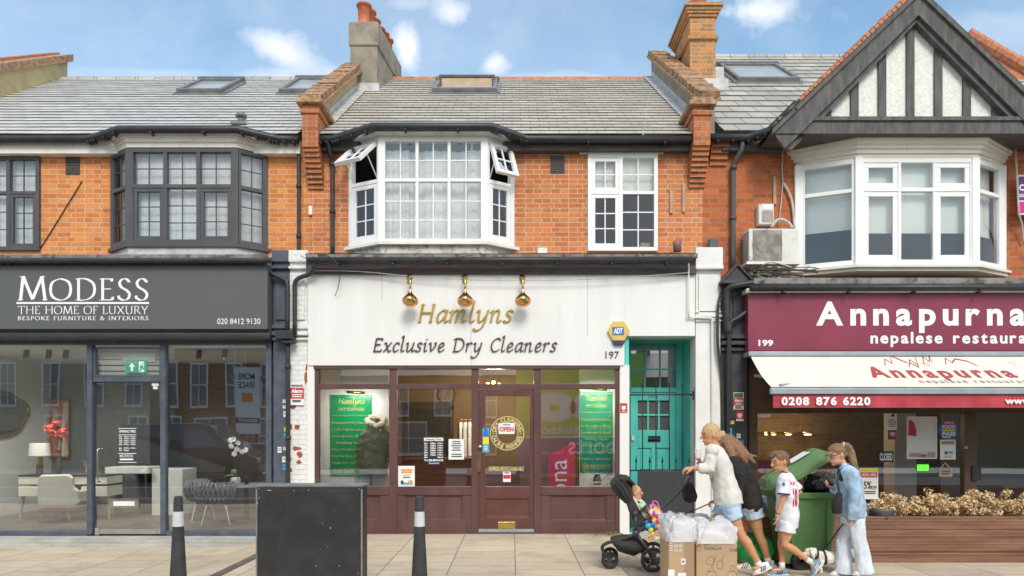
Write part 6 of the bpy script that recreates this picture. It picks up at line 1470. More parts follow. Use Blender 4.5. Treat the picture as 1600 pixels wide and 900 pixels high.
notice((1343, 1372, 731, 780), YQ, 'pale special offer poster with red heading in the restaurant window', 'poster', 'paper', [('paper_red', 'r', (1344, 1371, 738, 746)), ('paper', 't', 'SPECIAL OFFER', (1346, 1369, 740, 744), .03), ('paper_yellow', 'r', (1345, 1372, 732, 737)), ('print_dark', 't', '15%', (1346, 1362, 752, 764), .02), ('print_dark', 't', 'OFF', (1362, 1370, 759, 765), .01), ('print_dark', 'b', (1346, 1369, 767, 773), 2)], 'poster')
notice((1417, 1464, 651, 717), YQ, 'framed menu sheet with a red arch picture in the restaurant window', 'poster', 'film', [('paper', 'r', (1417, 1464, 651, 652.5)), ('paper', 'r', (1417, 1464, 715.5, 717)), ('paper', 'r', (1417, 1418.5, 652, 716)), ('paper', 'r', (1462.5, 1464, 652, 716)), ('valance', 'p', [(1419, 680), (1421, 655), (1428, 660), (1432, 672), (1432, 682)]), ('canvas_grey', 'b', (1421, 1440, 708, 714), 1, .9, 0), ('valance', 'r', (1434, 1447, 710, 714)), ('canvas_grey', 'r', (1449, 1461, 707, 714))], 'menu')
notice((1386, 1401, 646, 687), YQ, 'narrow leaflet with wine red foot in the restaurant window', 'leaflet', 'paper', [('wine_sign', 'r', (1387, 1401, 672, 687)), ('paper', 'b', (1390, 1399, 676, 682), 2), ('black_ink', 'r', (1393, 1397, 647, 651)), ('paper_yellow', 'r', (1397, 1400, 647, 651)), ('canvas_grey', 'b', (1388, 1400, 655, 669), 4)], 'leaflet')
c = W(1482, 671, YQ-.004); rs = thing('round_sticker', 'round blue sticker with coloured capitals on the restaurant door glass', 'sticker', c)
m = MB(); m.prism([c+V((.162*math.cos(q), 0, .162*math.sin(q))) for q in [6.2832*i/32 for i in range(32)]], (0, .003, 0)); m.build('sheet', M['paper_blue'], rs)
m = MB(); pbox(m, 1473, 1492, 658, 663, YQ-.005, 0, .001); m.build('print', M['paper_red'], rs)
m = MB(); letters_px(bf('FOOD', .05), (1472, 1493, 664, 670), YQ-.006, None, mb=m); letters_px(bf('PASS', .05), (1472, 1493, 675, 681), YQ-.006, None, mb=m); letters_px(bf('WE\'RE IN', .03), (1475, 1490, 659, 662), YQ-.0065, None, mb=m); m.build('print', M['paper'], rs)
m = MB(); pbox(m, 1472, 1493, 671, 674, YQ-.005, 0, .001); pbox(m, 1472, 1485, 682, 684, YQ-.005, 0, .001); m.build('print', M['paper_yellow'], rs)
notice((1469, 1493, 687, 718), YQ, 'white and blue leaflet under the round blue sticker', 'leaflet', 'paper', [('canvas_grey', 'b', (1471, 1491, 689, 695), 1, .9, 0), ('paper_blue', 'r', (1476, 1481, 705, 710)), ('paper_cyan', 'r', (1483, 1489, 705, 709)), ('paper_orange', 'b', (1473, 1490, 712, 716), 2)], 'leaflet')
notice((1432, 1452, 722, 736), YQ, 'green lit card reader sign in the restaurant window', 'sign', 'black_ink', [('lcd_green', 'r', (1433, 1451, 726, 735.5)), ('black_ink', 'b', (1435, 1448, 728, 733), 3, .25)], 'lit_sign')
hw = notice((1467, 1488, 734, 745), YQ, 'small wooden plaque hanging from a string in the restaurant window', 'plaque', 'light_wood', [('print_dark', 'b', (1469, 1486, 736, 743), 2)], 'plaque')
m = MB(); m.loft([W(1468, 734, YQ-.006), W(1477, 723, YQ-.006), W(1487, 734, YQ-.006)], .004, n=5); m.build('string', M['paper'], hw)
# wine red chair backs inside and a white tub behind the people
for i, (a, b_, lab) in enumerate(((1186, 765, 'wine red upholstered chair inside the restaurant beside the brick pilaster'),)):
    t_ = thing('dining_chair', lab, 'chair', (WX(a, .8), .8, .02)); m = MB(); x = WX(a, .8); m.box(x-.2, x+.2, .75, .83, .45, 1.12); m.build('backrest', M['valance'], t_, .06); m = MB(); m.box(x-.2, x+.2, .84, 1.25, .42, .5); m.build('seat', M['valance'], t_, .03)
    for s_ in (-.17, .17):
        for y in (.79, 1.2): m = MB(); m.box(x+s_-.02, x+s_+.02, y-.02, y+.02, .02, .42); m.build('leg', M['walnut'], t_)
# sign board
ws = thing('shop_sign', 'wide wine red restaurant sign with bold white letters', 'sign', (WX(1400, YS), YS, WZ(548, YS)))
m = MB(); m.box(WX(1169, YS), 10.5, YS, .1, WZ(548, YS), WZ(459, YS)); m.build('sign_board', M['wine_sign'], ws, .004)
m = MB(); xx = 1275
cap = bf('A', .035)[0]; capH = max(p.y for p in cap)
def word(m, s_, x, base, caph, pitch, bold, Y):
    k = caph/capH
    for ch in s_:
        v, f_ = bf(ch, bold); w_ = (max(p.x for p in v)-min(p.x for p in v))*k; lo = min(p.y for p in v)*k; hi = max(p.y for p in v)*k
        letters_px((v, f_), (x, x+w_*1.1, base-hi, base-lo), Y, None, mb=m); x += w_*1.1+pitch
    return x
word(m, 'Annapurna', 1275, 507, 36, 11, .035, YS); word(m, 'nepalese', 1360, 536, 17.5, 3.6, .03, YS); word(m, 'restaurant', 1489, 536, 17.5, 3.6, .03, YS)
letters_px(bf('199', .035), (1185, 1208, 531, 541), YS, None, mb=m)
m.build('lettering', M['white_letter'], ws)
m = MB(); m.box(WX(1168, YS)-.02, 10.5, YS-.02, .1, WZ(458, YS)+.004, WZ(454, YS)+.03); m.build('sign_trim', M['old_white'], ws)
m = MB(); m.box(WX(1175, -.2), 10.5, -.3, YW, WZ(443, -.3), WZ(434, -.3)); m.build('ledge', M['mossy'], right_house); 
P_ = [(WX(1172, -.36), -.36, WZ(450, -.36)), (10.5, -.36, WZ(448, -.36))]; m = MB(); gutter(m, P_, .05); bracket_row(m, P_, 7); m.build('shop_gutter', M['black_pipe'], right_house, smooth=True)
m = MB(); m.box(WX(1180, -.1), 10.5, -.12, YW, WZ(460, -.12), WZ(440, -.12)); m.build('backing', M['old_white'], right_house)
# awning
aw = thing('awning', 'cream restaurant awning with faded red print and red valance', 'awning', (WX(1400, -.7), -.7, WZ(637, -1.15)))
m = MB(); m.box(WX(1168, -.3), 10.6, -.36, -.1, WZ(556, -.36), WZ(549, -.36)); m.build('awning_case', M['alu'], aw, .01)
A0, A1 = V((3.62, -.3, 2.76)), V((3.62, -1.17, 2.22)); xe = 10.6
def awn(x, t_, up=0):
    sag = -.05*math.sin(math.pi*t_)+.006*noise.noise(V((x*2, t_*5, 1))); n = V((0, -(A1.z-A0.z), (A1.y-A0.y))).normalized(); n = n if n.z > 0 else -n
    return V((x, A0.y+(A1.y-A0.y)*t_, A0.z+(A1.z-A0.z)*t_+sag))+n*up
m = MB(); nx, nt = 60, 10; m.add([awn(A0.x+(xe-A0.x)*i/nx, j/nt) for j in range(nt+1) for i in range(nx+1)], [(j*(nx+1)+i, j*(nx+1)+i+1, (j+1)*(nx+1)+i+1, (j+1)*(nx+1)+i) for j in range(nt) for i in range(nx)]); m.build('awning_cloth', M['canvas'], aw, smooth=True)
m = MB(); m.box(3.60, xe, -1.22, -1.15, WZ(616, -1.2), WZ(606, -1.2)); m.build('front_bar', M['alu'], aw, .01)
m = MB(); zt, zb = WZ(617, -1.19), WZ(637, -1.19); n = 90; m.add([V((3.64+(xe-3.64)*i/n, -1.185+.012*math.sin(i*.9)*j+.01*noise.noise(V((i*.3, 0, 0)))*j, zt+(zb-zt)*j)) for j in (0, 1) for i in range(n+1)], [(i, i+1, n+2+i, n+1+i) for i in range(n)]); m.build('valance', M['valance'], aw, smooth=True)
m = MB(); word(m, '0208', 1221, 632.5, 12, 1.3, .05, -1.2); word(m, '876', 1275, 632.5, 12, 1.3, .05, -1.2); word(m, '6220', 1317, 632.5, 12, 1.3, .05, -1.2); letters_px(bf('www.annapurna', .04), (1570, 1690, 624, 634.5), -1.2, None, mb=m); m.build('lettering', M['white_letter'], aw)
def awn_txt(m, s_, px0, px1, t0, t1, bold):
    xa, xb = [(p-800)*(11-.75)/1100 for p in (px0, px1)]
    put_letters(bf(s_, bold, space=1.35), (xa, xb, 0, 1), 0, None, mb=m, mapf=lambda X, Zz, z: awn(X, t1+(t0-t1)*Zz, .004))
m = MB(); awn_txt(m, 'Annapurna', 1358, 1585, .30, .74, .035)
for pts in ([(1378, .28), (1386, .10), (1392, .22), (1398, .02), (1416, .2)], [(1414, .3), (1424, .12), (1430, .26), (1436, .05), (1428, .32), (1420, .2)], [(1440, .25), (1448, .05), (1452, .18), (1460, .02), (1456, .2)], [(1474, .25), (1482, .08), (1486, .2), (1496, .1), (1512, .16), (1520, .28)]):
    P = [awn((a-800)*(11-.45)/1100, t_, .004) for a, t_ in pts]
    for p, q in zip(P, P[1:]): n = V((0, .012, .012)); m.add([p-n, q-n, q+n, p+n], [(0, 1, 2, 3)])
m.build('print', M['canvas_print'], aw)
m = MB(); awn_txt(m, 'nepalese restaurant', 1422, 1596, .70, .88, .02); m.build('print', M['canvas_grey'], aw)
m = MB(); m.loft([V((3.7, -.25, 2.45)), V((4.6, -.6, 2.32)), V((3.75, -1.15, 2.24))], .025, n=8); m.build('awning_arm', M['alu'], aw)
# air conditioner, meter box, estate sign, cable bundle, battens
ya = -.06
ac = thing('air_conditioner', 'dirty white air conditioning unit fixed to the red brick wall', 'air conditioner', W(1208, 412, ya))
m = MB(); pbox(m, 1170, 1248, 357, 410, ya, -.3, .0); m.build('casing', M['aircon'], ac, .015)
m = MB(); c = W(1199, 383, ya-.004)
for i in range(9): r = .03+.025*i; m.torus(c, (0, 1, 0), r, .004, 32, 5)
pbox(m, 1176, 1222, 359, 408, ya, -.0, .003)
for i in range(8): q = i*math.pi/4; m.loft([c, c+V((.24*math.cos(q), 0, .24*math.sin(q)))], .004, n=5)
m.build('fan_grille', M['aircon_grill'], ac)
m = MB(); pbox(m, 1226, 1244, 360, 408, ya, 0, .004); m.build('side_cover', M['aircon'], ac)
m = MB(); pbox(m, 1166, 1250, 409, 413, ya, -.33, .02); pbox(m, 1180, 1184, 413, 428, ya, -.33, -.2); pbox(m, 1234, 1238, 413, 428, ya, -.33, -.2); m.build('bracket', M['old_white'], ac)
m = MB()
for i in range(12): pbox(m, 1169.2, 1170, 361+i*4, 362.5+i*4, ya, -.3, .002)
m.build('side_louvre', M['aircon_grill'], ac)
mb_ = thing('meter_box', 'small grey electrical box above the air conditioning unit', 'electrical box', W(1192, 354, .2)); m = MB(); pbox(m, 1181, 1205, 322, 354, YW, .0, .13); m.build('casing', M['aircon'], mb_, .015); m = MB(); pbox(m, 1187, 1202, 325, 331, YW, .13, .135); m.build('box_label', M['paper'], mb_); m = MB(); pbox(m, 1186, 1203, 333, 351, YW, .13, .134); m.build('box_window', M['aircon_grill'], mb_)
es = thing('estate_sign', 'purple and pink estate agent board on the red brick wall', 'sign', W(1604, 334, .1)); m = MB(); pbox(m, 1590, 1640, 274, 336, .12, 0, .02); m.build('sign_board', M['paper'], es)
m = MB(); pbox(m, 1591.5, 1640, 276, 313, .098, 0, .002); m.build('print', M['paper_purple'], es); m = MB(); pbox(m, 1591.5, 1640, 315, 333, .098, 0, .002); m.build('print', M['paper_pink'], es)
m = MB(); letters_px(bf('Ch', .03), (1592.5, 1606, 288, 298), .095, None, mb=m); letters_px(bf('0203', .02), (1592.5, 1606, 303, 308), .095, None, mb=m); m.build('lettering', M['white_letter'], es)
m = MB(); m.curve([W(1586, 216, YW-.05), W(1589, 270, .09), W(1592, 330, .09), W(1597, 352, .18), W(1599, 380, .25)], .014, 6); tag(m.build('cable', M['cable'], None, smooth=True), 'thick pale cable hanging down beside the estate agent board', 'cable')
cb = MB(); random.seed(31)
for i in range(13):
    a = random.uniform(1172, 1200); b_ = random.uniform(1225, 1265); y = random.uniform(416, 430)
    cb.curve([W(a, y, -.05), W(a+12, y+random.uniform(-8, 9), -.12), W((a+b_)/2, y+random.uniform(-6, 8), -.14), W(b_-6, y+random.uniform(-5, 8), -.1), W(b_, y+random.uniform(-4, 10), -.02)], random.uniform(.006, .012), 5)
tag(cb.build('cable_bundle', M['cable'], None, smooth=True), 'tangle of pale cables under the air conditioning unit', 'cables')
cb = MB()
for i in range(9):
    a = random.uniform(1165, 1195); b_ = random.uniform(1225, 1290); y = random.uniform(420, 434)
    cb.curve([W(a, y, -.08), W(a+20, y+random.uniform(-6, 6), -.16), W(b_-20, y+random.uniform(-6, 6), -.16), W(b_, y+random.uniform(-6, 6), -.1)], random.uniform(.006, .012), 5)
for i in range(4): cb.curve([W(1128-i, 450+i*10, -.1), W(1121+i*.7, 480, -.12), W(1120+i, 540, -.12), W(1127+i, 600, -.08), W(1128+i, 700, -.06)], .009, 5)
tag(cb.build('cable_bundle', M['cable_dark'], None, smooth=True), 'loose black cables beside the pediment and under the air conditioning unit', 'cables')
cb = MB()
cb.curve([W(1224, 224, YW-.03), W(1222, 260, YW-.03), W(1223, 284, YW-.03), W(1220, 320, YW-.03), W(1217, 352, YW-.04)], .01, 6); cb.curve([W(1224, 286, YW-.04), W(1232, 300, YW-.05), W(1238, 318, YW-.05), W(1241, 350, YW-.05), W(1244, 395, YW-.1)], .022, 7)
cb.curve([W(1205, 355, .15), W(1213, 345, .15), W(1222, 343, .14), W(1232, 348, .14), W(1238, 356, .12)], .025, 7)
tag(cb.build('cable', M['cable'], None, smooth=True), 'thick bandaged cable looping above the air conditioning unit', 'cable')
for i, (px, lab) in enumerate((((1207, 1212, 276, 320), 'weathered upright wooden batten above the electrical box'), ((1046, 1050.5, 298, 334), 'short wooden batten, lower of a pair beside the flat window'), ((1065.5, 1070, 288, 332), 'wooden batten, taller of a pair beside the brick pier'))):
    m = MB(); pbox(m, *px, YW, 0, .035); tag(m.build('batten', M['light_wood'], None, .004), lab, 'batten', 'battens on the brickwork')
m = MB(); pbox(m, 483, 489, 323, 337, YW, 0, .05); tag(m.build('junction_box', M['old_white'], None, .01), 'small white junction box beside the black downpipe', 'junction box')
m = MB(); pbox(m, 840, 855, 388, 397, YW-.1, -.1, .05); tag(m.build('vent_terminal', M['old_white'], None, .01), 'little white vent standing on the ledge', 'vent')
m = MB(); m.lathe(W(1058, 393, .1), [(.06, 0), (.065, .1), (.07, .16)], n=14); tag(m.build('clay_pot', M['dusty_rose'], None, smooth=True), 'brown clay pot standing on the ledge below the battens', 'pot')
m = MB(); m.box(WX(1108, .15), WX(1122, .15), .15, .24, 4.2, WZ(372, .15)); tag(m.build('slate_slab', M['blue_grey'], None, .02), 'blue grey slab leaning on the wall above the white pilaster', 'slab')
# sagging wire across the white fascia and loose ends at the left
m = MB(); m.curve([W(492, 423, -.15), W(560, 424, -.16), W(650, 432, -.16), W(760, 438, -.16), W(900, 437, -.16), W(1010, 431, -.16), W(1075, 426, -.15)], .0065, 5); tag(m.build('wire', M['cable'], None, smooth=True), 'thin wire sagging across the white fascia', 'wire')
m = MB(); m.curve([W(486, 416, -.33), W(560, 420, -.3), W(640, 414, -.33), W(740, 398, -.33)], .005, 5); m.curve([W(497, 396, -.24), W(520, 404, -.34), W(531, 424, -.3), W(528, 450, -.16), W(523, 462, -.1)], .006, 5); m.curve([W(470, 400, -.2), W(505, 412, -.34), W(540, 402, -.28)], .005, 5)
tag(m.build('wire', M['cable_dark'], None, smooth=True), 'loose dark wires dangling over the left end of the fascia', 'wire')
m = MB(); m.curve([W(62, 390, YW-.01), W(90, 345, YW-.015), W(128, 283, YW-.015)], .008, 6); tag(m.build('wire', M['cable_dark'], None, smooth=True), 'thin wire running diagonally over the bright orange brick', 'wire')
# ---------------------------------------------------------------- planter and dried shrubs
yp = -2.42
pt = thing('planter', 'long brown decking planter in front of the restaurant', 'planter', (WX(1400, yp), yp+.3, 0))
x0, x1 = WX(1152, yp), 9.5; zt = WZ(807, yp); zb = .0
rows = [(0, .085), (.09, .125), (.135, .30), (.305, .40), (.405, zt)]
for i, (a, b_) in enumerate(rows):
    m = MB(); n = max(2, int((b_-a)/.018))
    for k in range(n):                                     # reeded boards
        m.box(x0, x1, yp-.007*((k % 2))-(.02 if i == 1 else 0), yp+.03, a+(b_-a)*k/n+.001, a+(b_-a)*(k+1)/n-.001)
    m.build('board', M['planter'], pt)
m = MB(); m.box(x0, x0+.04, yp+.031, yp+.62, 0, zt); m.box(x0+.041, x1, yp+.58, yp+.62, 0, zt); m.box(x0+.041, x1, yp+.035, yp+.58, 0, zt-.06); m.build('planter_box', M['planter'], pt)
def dried(px0, px1, ptop, label, seed, n=520):
    random.seed(seed); y0 = yp+.3; xa, xb = WX(px0, y0), WX(px1, y0); zb = zt-.06; zt_ = WZ(ptop, y0); w_ = (xb-xa)/2; c = V(((xa+xb)/2, y0, zb))
    t_ = thing('dried_shrub', label, 'plant', c, 'dried shrubs in the planter')
    st, fl = MB(), MB(); heads = []
    for i in range(max(10, int(w_*230))):
        q = random.uniform(0, 6.283); r = math.sqrt(random.random()); hh = (zt_-zb)*(1-.45*r*r)*random.uniform(.32, 1.04)
        e = c+V((w_*r*math.cos(q), .2*r*math.sin(q), hh)); heads.append(e)
        st.curve([c+V((w_*.5*r*math.cos(q), .08*math.sin(q), 0)), c+V((w_*.8*r*math.cos(q), .16*r*math.sin(q), hh*.5)), e], .004, 4, 2)
    for e in heads:
        R_ = random.uniform(.04, .07)
        for k in range(26):
            d = V((random.gauss(0, 1), random.gauss(0, 1), random.gauss(.2, 1))).normalized(); p = e+d*R_*random.uniform(.4, 1); u = d.orthogonal().normalized(); u.rotate(Matrix.Rotation(random.uniform(0, 6.28), 3, d)); v = d.cross(u); s = random.uniform(.012, .022)
            fl.add([p-u*s, p-v*s*.7+d*s*.6, p+u*s, p+v*s*.7+d*s*.3], [(0, 1, 2, 3)])
    st.build('stems', M['dried_stem'], t_); fl.build('flower_heads', M['dried'], t_)
dried(1355, 1422, 772, 'first big clump of dried blossoms, just right of the girl in denim', 1); dried(1424, 1493, 770, 'dried shrub with a notch in its middle, under the round blue sticker', 2)
dried(1498, 1556, 767, 'dried shrub below the dark door post of the restaurant', 3); dried(1552, 1625, 768, 'dried shrub cut off by the right edge of the picture', 4); dried(1172, 1212, 784, 'dried clump half hidden between the black hoodie and the green bin', 5)
m = MB(); x = WX(1370, yp+.2); 
m.lathe((WX(1377, yp+.12), yp+.12, zt-.06), [(.12, 0), (.14, .12), (.145, .13)], n=16); tag(m.build('plant_pot', M['blue_grey'], None, smooth=True), 'blue grey pot among the dried blossoms beside the denim girl', 'pot')
m = MB(); m.lathe((WX(1180, yp+.3), yp+.3, zt-.05), [(.14, 0), (.19, .08), (.2, .2), (.14, .27), (0, .28)], n=20); tag(m.build('white_tub', M['alu'], None, smooth=True), 'rounded pale tub on the planter between hoodie and bin', 'tub')

# ---------------------------------------------------------------- wheeled bin, lid propped open by a black sack
def BP(px, py, y): return W(px, py, y)
bn = thing('wheeled_bin', 'large green wheeled bin with its lid propped open', 'bin', (WX(1260, -2.7), -2.7, 0))
yn, yf_ = -2.87, -2.46
zr = WZ(770, yn); zb = WZ(882, yn)
xa0, xa1, xb0, xb1 = WX(1214, yn), WX(1312, yn), WX(1228, yn), WX(1302, yn)
m = MB()
def ringb(x0, x1, y0, y1, z, r=.05): 
    o = []
    for cx, cy, q0 in ((x1-r, y1-r, 0), (x0+r, y1-r, 90), (x0+r, y0+r, 180), (x1-r, y0+r, 270)):
        for k in range(4): q = R(q0+30*k); o.append(V((cx+r*math.cos(q), cy+r*math.sin(q), z)))
    return o
def skinrings(m, rings, caps=(True, True)):
    n = len(rings[0]); b0 = [p for r in rings for p in r]
    F = [(i*n+j, i*n+(j+1) % n, (i+1)*n+(j+1) % n, (i+1)*n+j) for i in range(len(rings)-1) for j in range(n)]
    if caps[0]: F.append(tuple(range(n-1, -1, -1)))
    if caps[1]: F.append(tuple(range((len(rings)-1)*n, len(rings)*n)))
    m.add(b0, F)
rings = []
for t_ in (0, .04, .3, .6, .92, .921, 1.0):
    o_ = 0 if t_ < .92 else .0
    k = t_; x0_, x1_ = xb0+(xa0-xb0)*k, xb1+(xa1-xb1)*k; ins = .04*(1-k)
    if t_ == .921 or t_ == 1.0: x0_ -= .03; x1_ += .03; ins -= .03
    rings.append(ringb(x0_, x1_, yn+ins, yf_-ins, zb+(zr-zb)*t_))
rings += [ringb(xa0+.02, xa1-.02, yn+.02, yf_-.02, zr+.001), ringb(xb0+.04, xb1-.04, yn+.06, yf_-.06, zb+.1)]
skinrings(m, rings, (True, True)); m.build('bin_body', M['bin_green'], bn, .006)
m = MB()
for a in (1236, 1292): m = MB(); m.box(WX(a, yn), WX(a, yn)+.03, yn-.004, yn+.02, zb+.15, zr-.1); m.build('body_rib', M['bin_green'], bn, .008)
# handles at the hinge side (left), wheels at the right foot
m = MB(); zt_ = WZ(762, yn); m.loft([(xa0-.06, yn+.06, zt_), (xa0-.06, yf_-.06, zt_)], .022, n=10)
for y in (yn+.1, yf_-.1): m.box(xa0-.08, xa0+.03, y-.03, y+.03, zt_-.05, zt_+.015)
m.build('hinge_bar', M['bin_green'], bn, .004)
for y in (yn+.03, yf_-.1):
    m = MB(); c = V((WX(1251, yn), y, .105)); m.lathe(c, [(.055, .03), (.1, .02), (.105, .0), (.105, .06), (.1, .07), (.055, .065)], axis=(0, -1, 0), n=24); wh = m.build('wheel', M['rubber'], bn, smooth=False)
    m = MB(); m.lathe(c+V((0, -.03, 0)), [(.055, 0), (.05, .02), (.02, .035)], axis=(0, -1, 0), n=18); m.build('hub', M['pram_frame'], wh)
m = MB(); m.box(WX(1236, yn), WX(1290, yn), yn+.05, yf_-.06, .06, zb+.02); m.build('axle_block', M['rubber'], bn)
# lid: hinged at the left, swung up
hz = V((xa0-.03, (yn+yf_)/2, zr+.03)); e_ = W(1300, 712, yn); ang = math.atan2(e_.z-hz.z, e_.x-hz.x); L = (e_-V((hz.x, yn, hz.z))).length
u = V((math.cos(ang), 0, math.sin(ang))); n_ = V((-math.sin(ang), 0, math.cos(ang)))
m = MB(); rr = []
for (k, ins) in ((-.03, -.03), (.035, -.03), (.05, 0), (.13, .1), (.15, .2)):
    rect = ringb(0-ins*-1 if 0 else -.05+ins*.6, L-ins*.6, yn-.03+ins, yf_+.03-ins, 0, .06)
    rr.append([hz+u*p.x+n_*k+V((0, p.y-hz.y, 0)) for p in rect])
skinrings(m, rr); m.build('lid', M['bin_lid'], bn, .006)
m = MB(); m.obox(hz+u*L*.45+n_*.151+V((0, -.15, 0)), u*.25, (0, .2, 0), n_*.002); m.build('lid_label', M['paper'], bn)
def sack(name, label, cat, c, r, mat, seed, tie=None, fold=.03):
    m = MB(); c = V(c); m.ell(c, r, n=24, k=14)
    if tie: m.loft([c+V((0, 0, r[2]*.8)), c+V(tie)*.75, c+V(tie)], [r[0]*.4, r[0]*.12, r[0]*.2], n=12)
    o = remesh(m, name, mat, None_parent(c, r), .014, 2, fold=fold, fscale=(7, 7, 7), fn=lambda p: .016*abs(noise.noise(V((p.x*16, p.y*16, p.z*9))))+.012*noise.noise(V((p.x*30, p.y*30, p.z*12))))
    return finish_sack(o, label, cat)
def None_parent(c, r): global _sp; _sp = V((c[0], c[1], c[2]-r[2])); return None
def finish_sack(o, label, cat):
    me = o.data
    for v in me.vertices: v.co -= _sp
    o.location = _sp; return tag(o, label, cat)
c = W(1284, 757, -2.66); sack('refuse_sack', 'shiny black refuse sack bulging from under the bin lid', 'sack', c, (.22, .17, .13), M['sack_black'], 1, None, .03)
c = W(1172, 864, -2.65); sack('refuse_sack', 'green plastic refuse sack lying on the pavement behind the legs', 'sack', (c.x, -2.72, .22), (.24, .19, .22), M['sack_green'], 2, (.02, 0, .36), .03)
c = W(1165, 825, -2.66); sack('carrier_bag', 'small pale carrier bag on top of the green sack', 'bag', (c.x, -2.7, c.z-.04), (.08, .08, .07), M['curtain'], 3, None, .03)

# ---------------------------------------------------------------- cardboard boxes in clear plastic
yb = -3.9
def carton(px0, px1, py, yaw, dep, label, left):
    x0, x1 = WX(px0, yb), WX(px1, yb); z1 = WZ(py, yb)
    t_ = thing('cardboard_box', label, 'box', ((x0+x1)/2, yb+dep/2, 0))
    m = MB(); m.box(x0, x1, yb, yb+dep, 0.003, z1); m.build('carton', M['cardboard'], t_, .006)
    return t_, x0, x1, z1
t1, x0, x1, z1 = carton(1045, 1085, 842, 0, .42, 'narrower cardboard box with white pictogram prints', True)
m = MB(); m.box(x0-.003, x0+(x1-x0)*.52, yb-.003, yb+.42, z1-.002, z1+.004); m.box(x0, x1, yb-.003, yb, z1-.03, z1-.024); m.build('flap', M['card_dark'], t1)
m = MB(); pbox(m, 1069, 1085, 843, 922, yb, 0, .002); m.build('tape_seam', M['card_dark'], t1)
m = MB()
for i in range(2):
    for j in range(2):
        a, b_ = 1053.5+i*7, 849.5+j*7.5
        for q in ((a, a+5.6, b_, b_+.8), (a, a+5.6, b_+5.2, b_+6), (a, a+.8, b_, b_+6), (a+4.8, a+5.6, b_, b_+6), (a+1.9, a+3.7, b_+1.6, b_+4.4)): pbox(m, *q, yb-.002, 0, .002)
bars(m, 1046, 1051.5, 848, 863, yb-.002, 4, .45, .3, .003); m.build('print', M['print_white'], t1)
m = MB(); pbox(m, 1064, 1071, 873, 882, yb-.003, 0, .002); pbox(m, 1044, 1054, 890, 900, yb-.003, 0, .002); pbox(m, 1059, 1072, 895, 900, yb-.003, 0, .002); pl_ = m.build('paper_label', M['paper'], t1)
m = MB(); pbox(m, 1066, 1069, 876, 879, yb-.006, 0, .001); m.build('print', M['black_ink'], t1)
t2, x0, x1, z1 = carton(1088, 1152, 845, 0, .45, 'wider cardboard box with baby line drawings and dark script', False)
m = MB(); yy = yb-.001
letters_px(pen('Lil', {**ITALIC, 'L': (.9, [('S', (.2, 1.4), (.3, .8), (.1, .1), (.5, .05), (.8, .2))])}, .16, .05, 40, .05, shear=.2) if False else bf('Panda', .0, shear=.25), (1100, 1115, 852.5, 859), yy, None, mb=m)
letters_px(bf('Cee', .0, shear=.25), (1116, 1127.5, 853, 859), yy, None, mb=m); letters_px(bf('Crui', .02), (1140, 1151.5, 856.5, 861.5), yy, None, mb=m); bars(m, 1099, 1110, 850, 851.5, yy, 1)
c = W(1092.5, 856, yy-.003); k = .0265
for i in range(28):                                         # round head emblem
    q0, q1 = 6.283*i/28, 6.283*(i+1)/28
    m.add([c+V((math.cos(q)*r, 0, math.sin(q)*r*1.25)) for q, r in ((q0, k*.88), (q1, k*.88), (q1, k), (q0, k))], [(0, 1, 2, 3)])
m.add([c+V((k*a, -.0005, k*b_)) for a, b_ in ((-.95, .1), (-.1, .75), (.6, .55), (.95, .4), (.6, 1.05), (0, 1.25), (-.7, .95))], [tuple(range(7))])
for s_ in (-.25, .35): m.add([c+V((k*(s_+.1*math.cos(q)), -.001, k*(.05+.14*math.sin(q)))) for q in (0, 1.57, 3.14, 4.71)], [(0, 1, 2, 3)])
m.add([c+V((k*a, -.001, k*b_)) for a, b_ in ((-.2, -.45), (.05, -.6), (.35, -.45), (.05, -.5))], [(0, 1, 2, 3)])
def line_(pts, r=.0035): 
    P = [W(a, b_, yy-.003) for a, b_ in pts]
    for p, q in zip(P, P[1:]): d = (q-p).normalized(); n = V((-d.z, 0, d.x))*r*.5; m.add([p-n, q-n, q+n, p+n], [(0, 1, 2, 3)])
line_([(1103, 880), (1106, 871), (1113, 869), (1117, 876), (1114, 884), (1103, 880)]); line_([(1112, 884), (1118, 872), (1119, 866)]); line_([(1120, 877), (1129, 876), (1129, 888), (1121, 889), (1120, 877)]); line_([(1127, 876), (1132, 868)]); line_([(1103, 900), (1112, 886), (1121, 900)]); line_([(1105, 893), (1118, 893)])
line_([(1141, 890), (1142, 884), (1147, 883), (1149, 888), (1146, 892), (1141, 890)]); line_([(1135, 900), (1139, 893), (1149, 893), (1152, 900)])
m.build('print', M['print_dark'], t2)
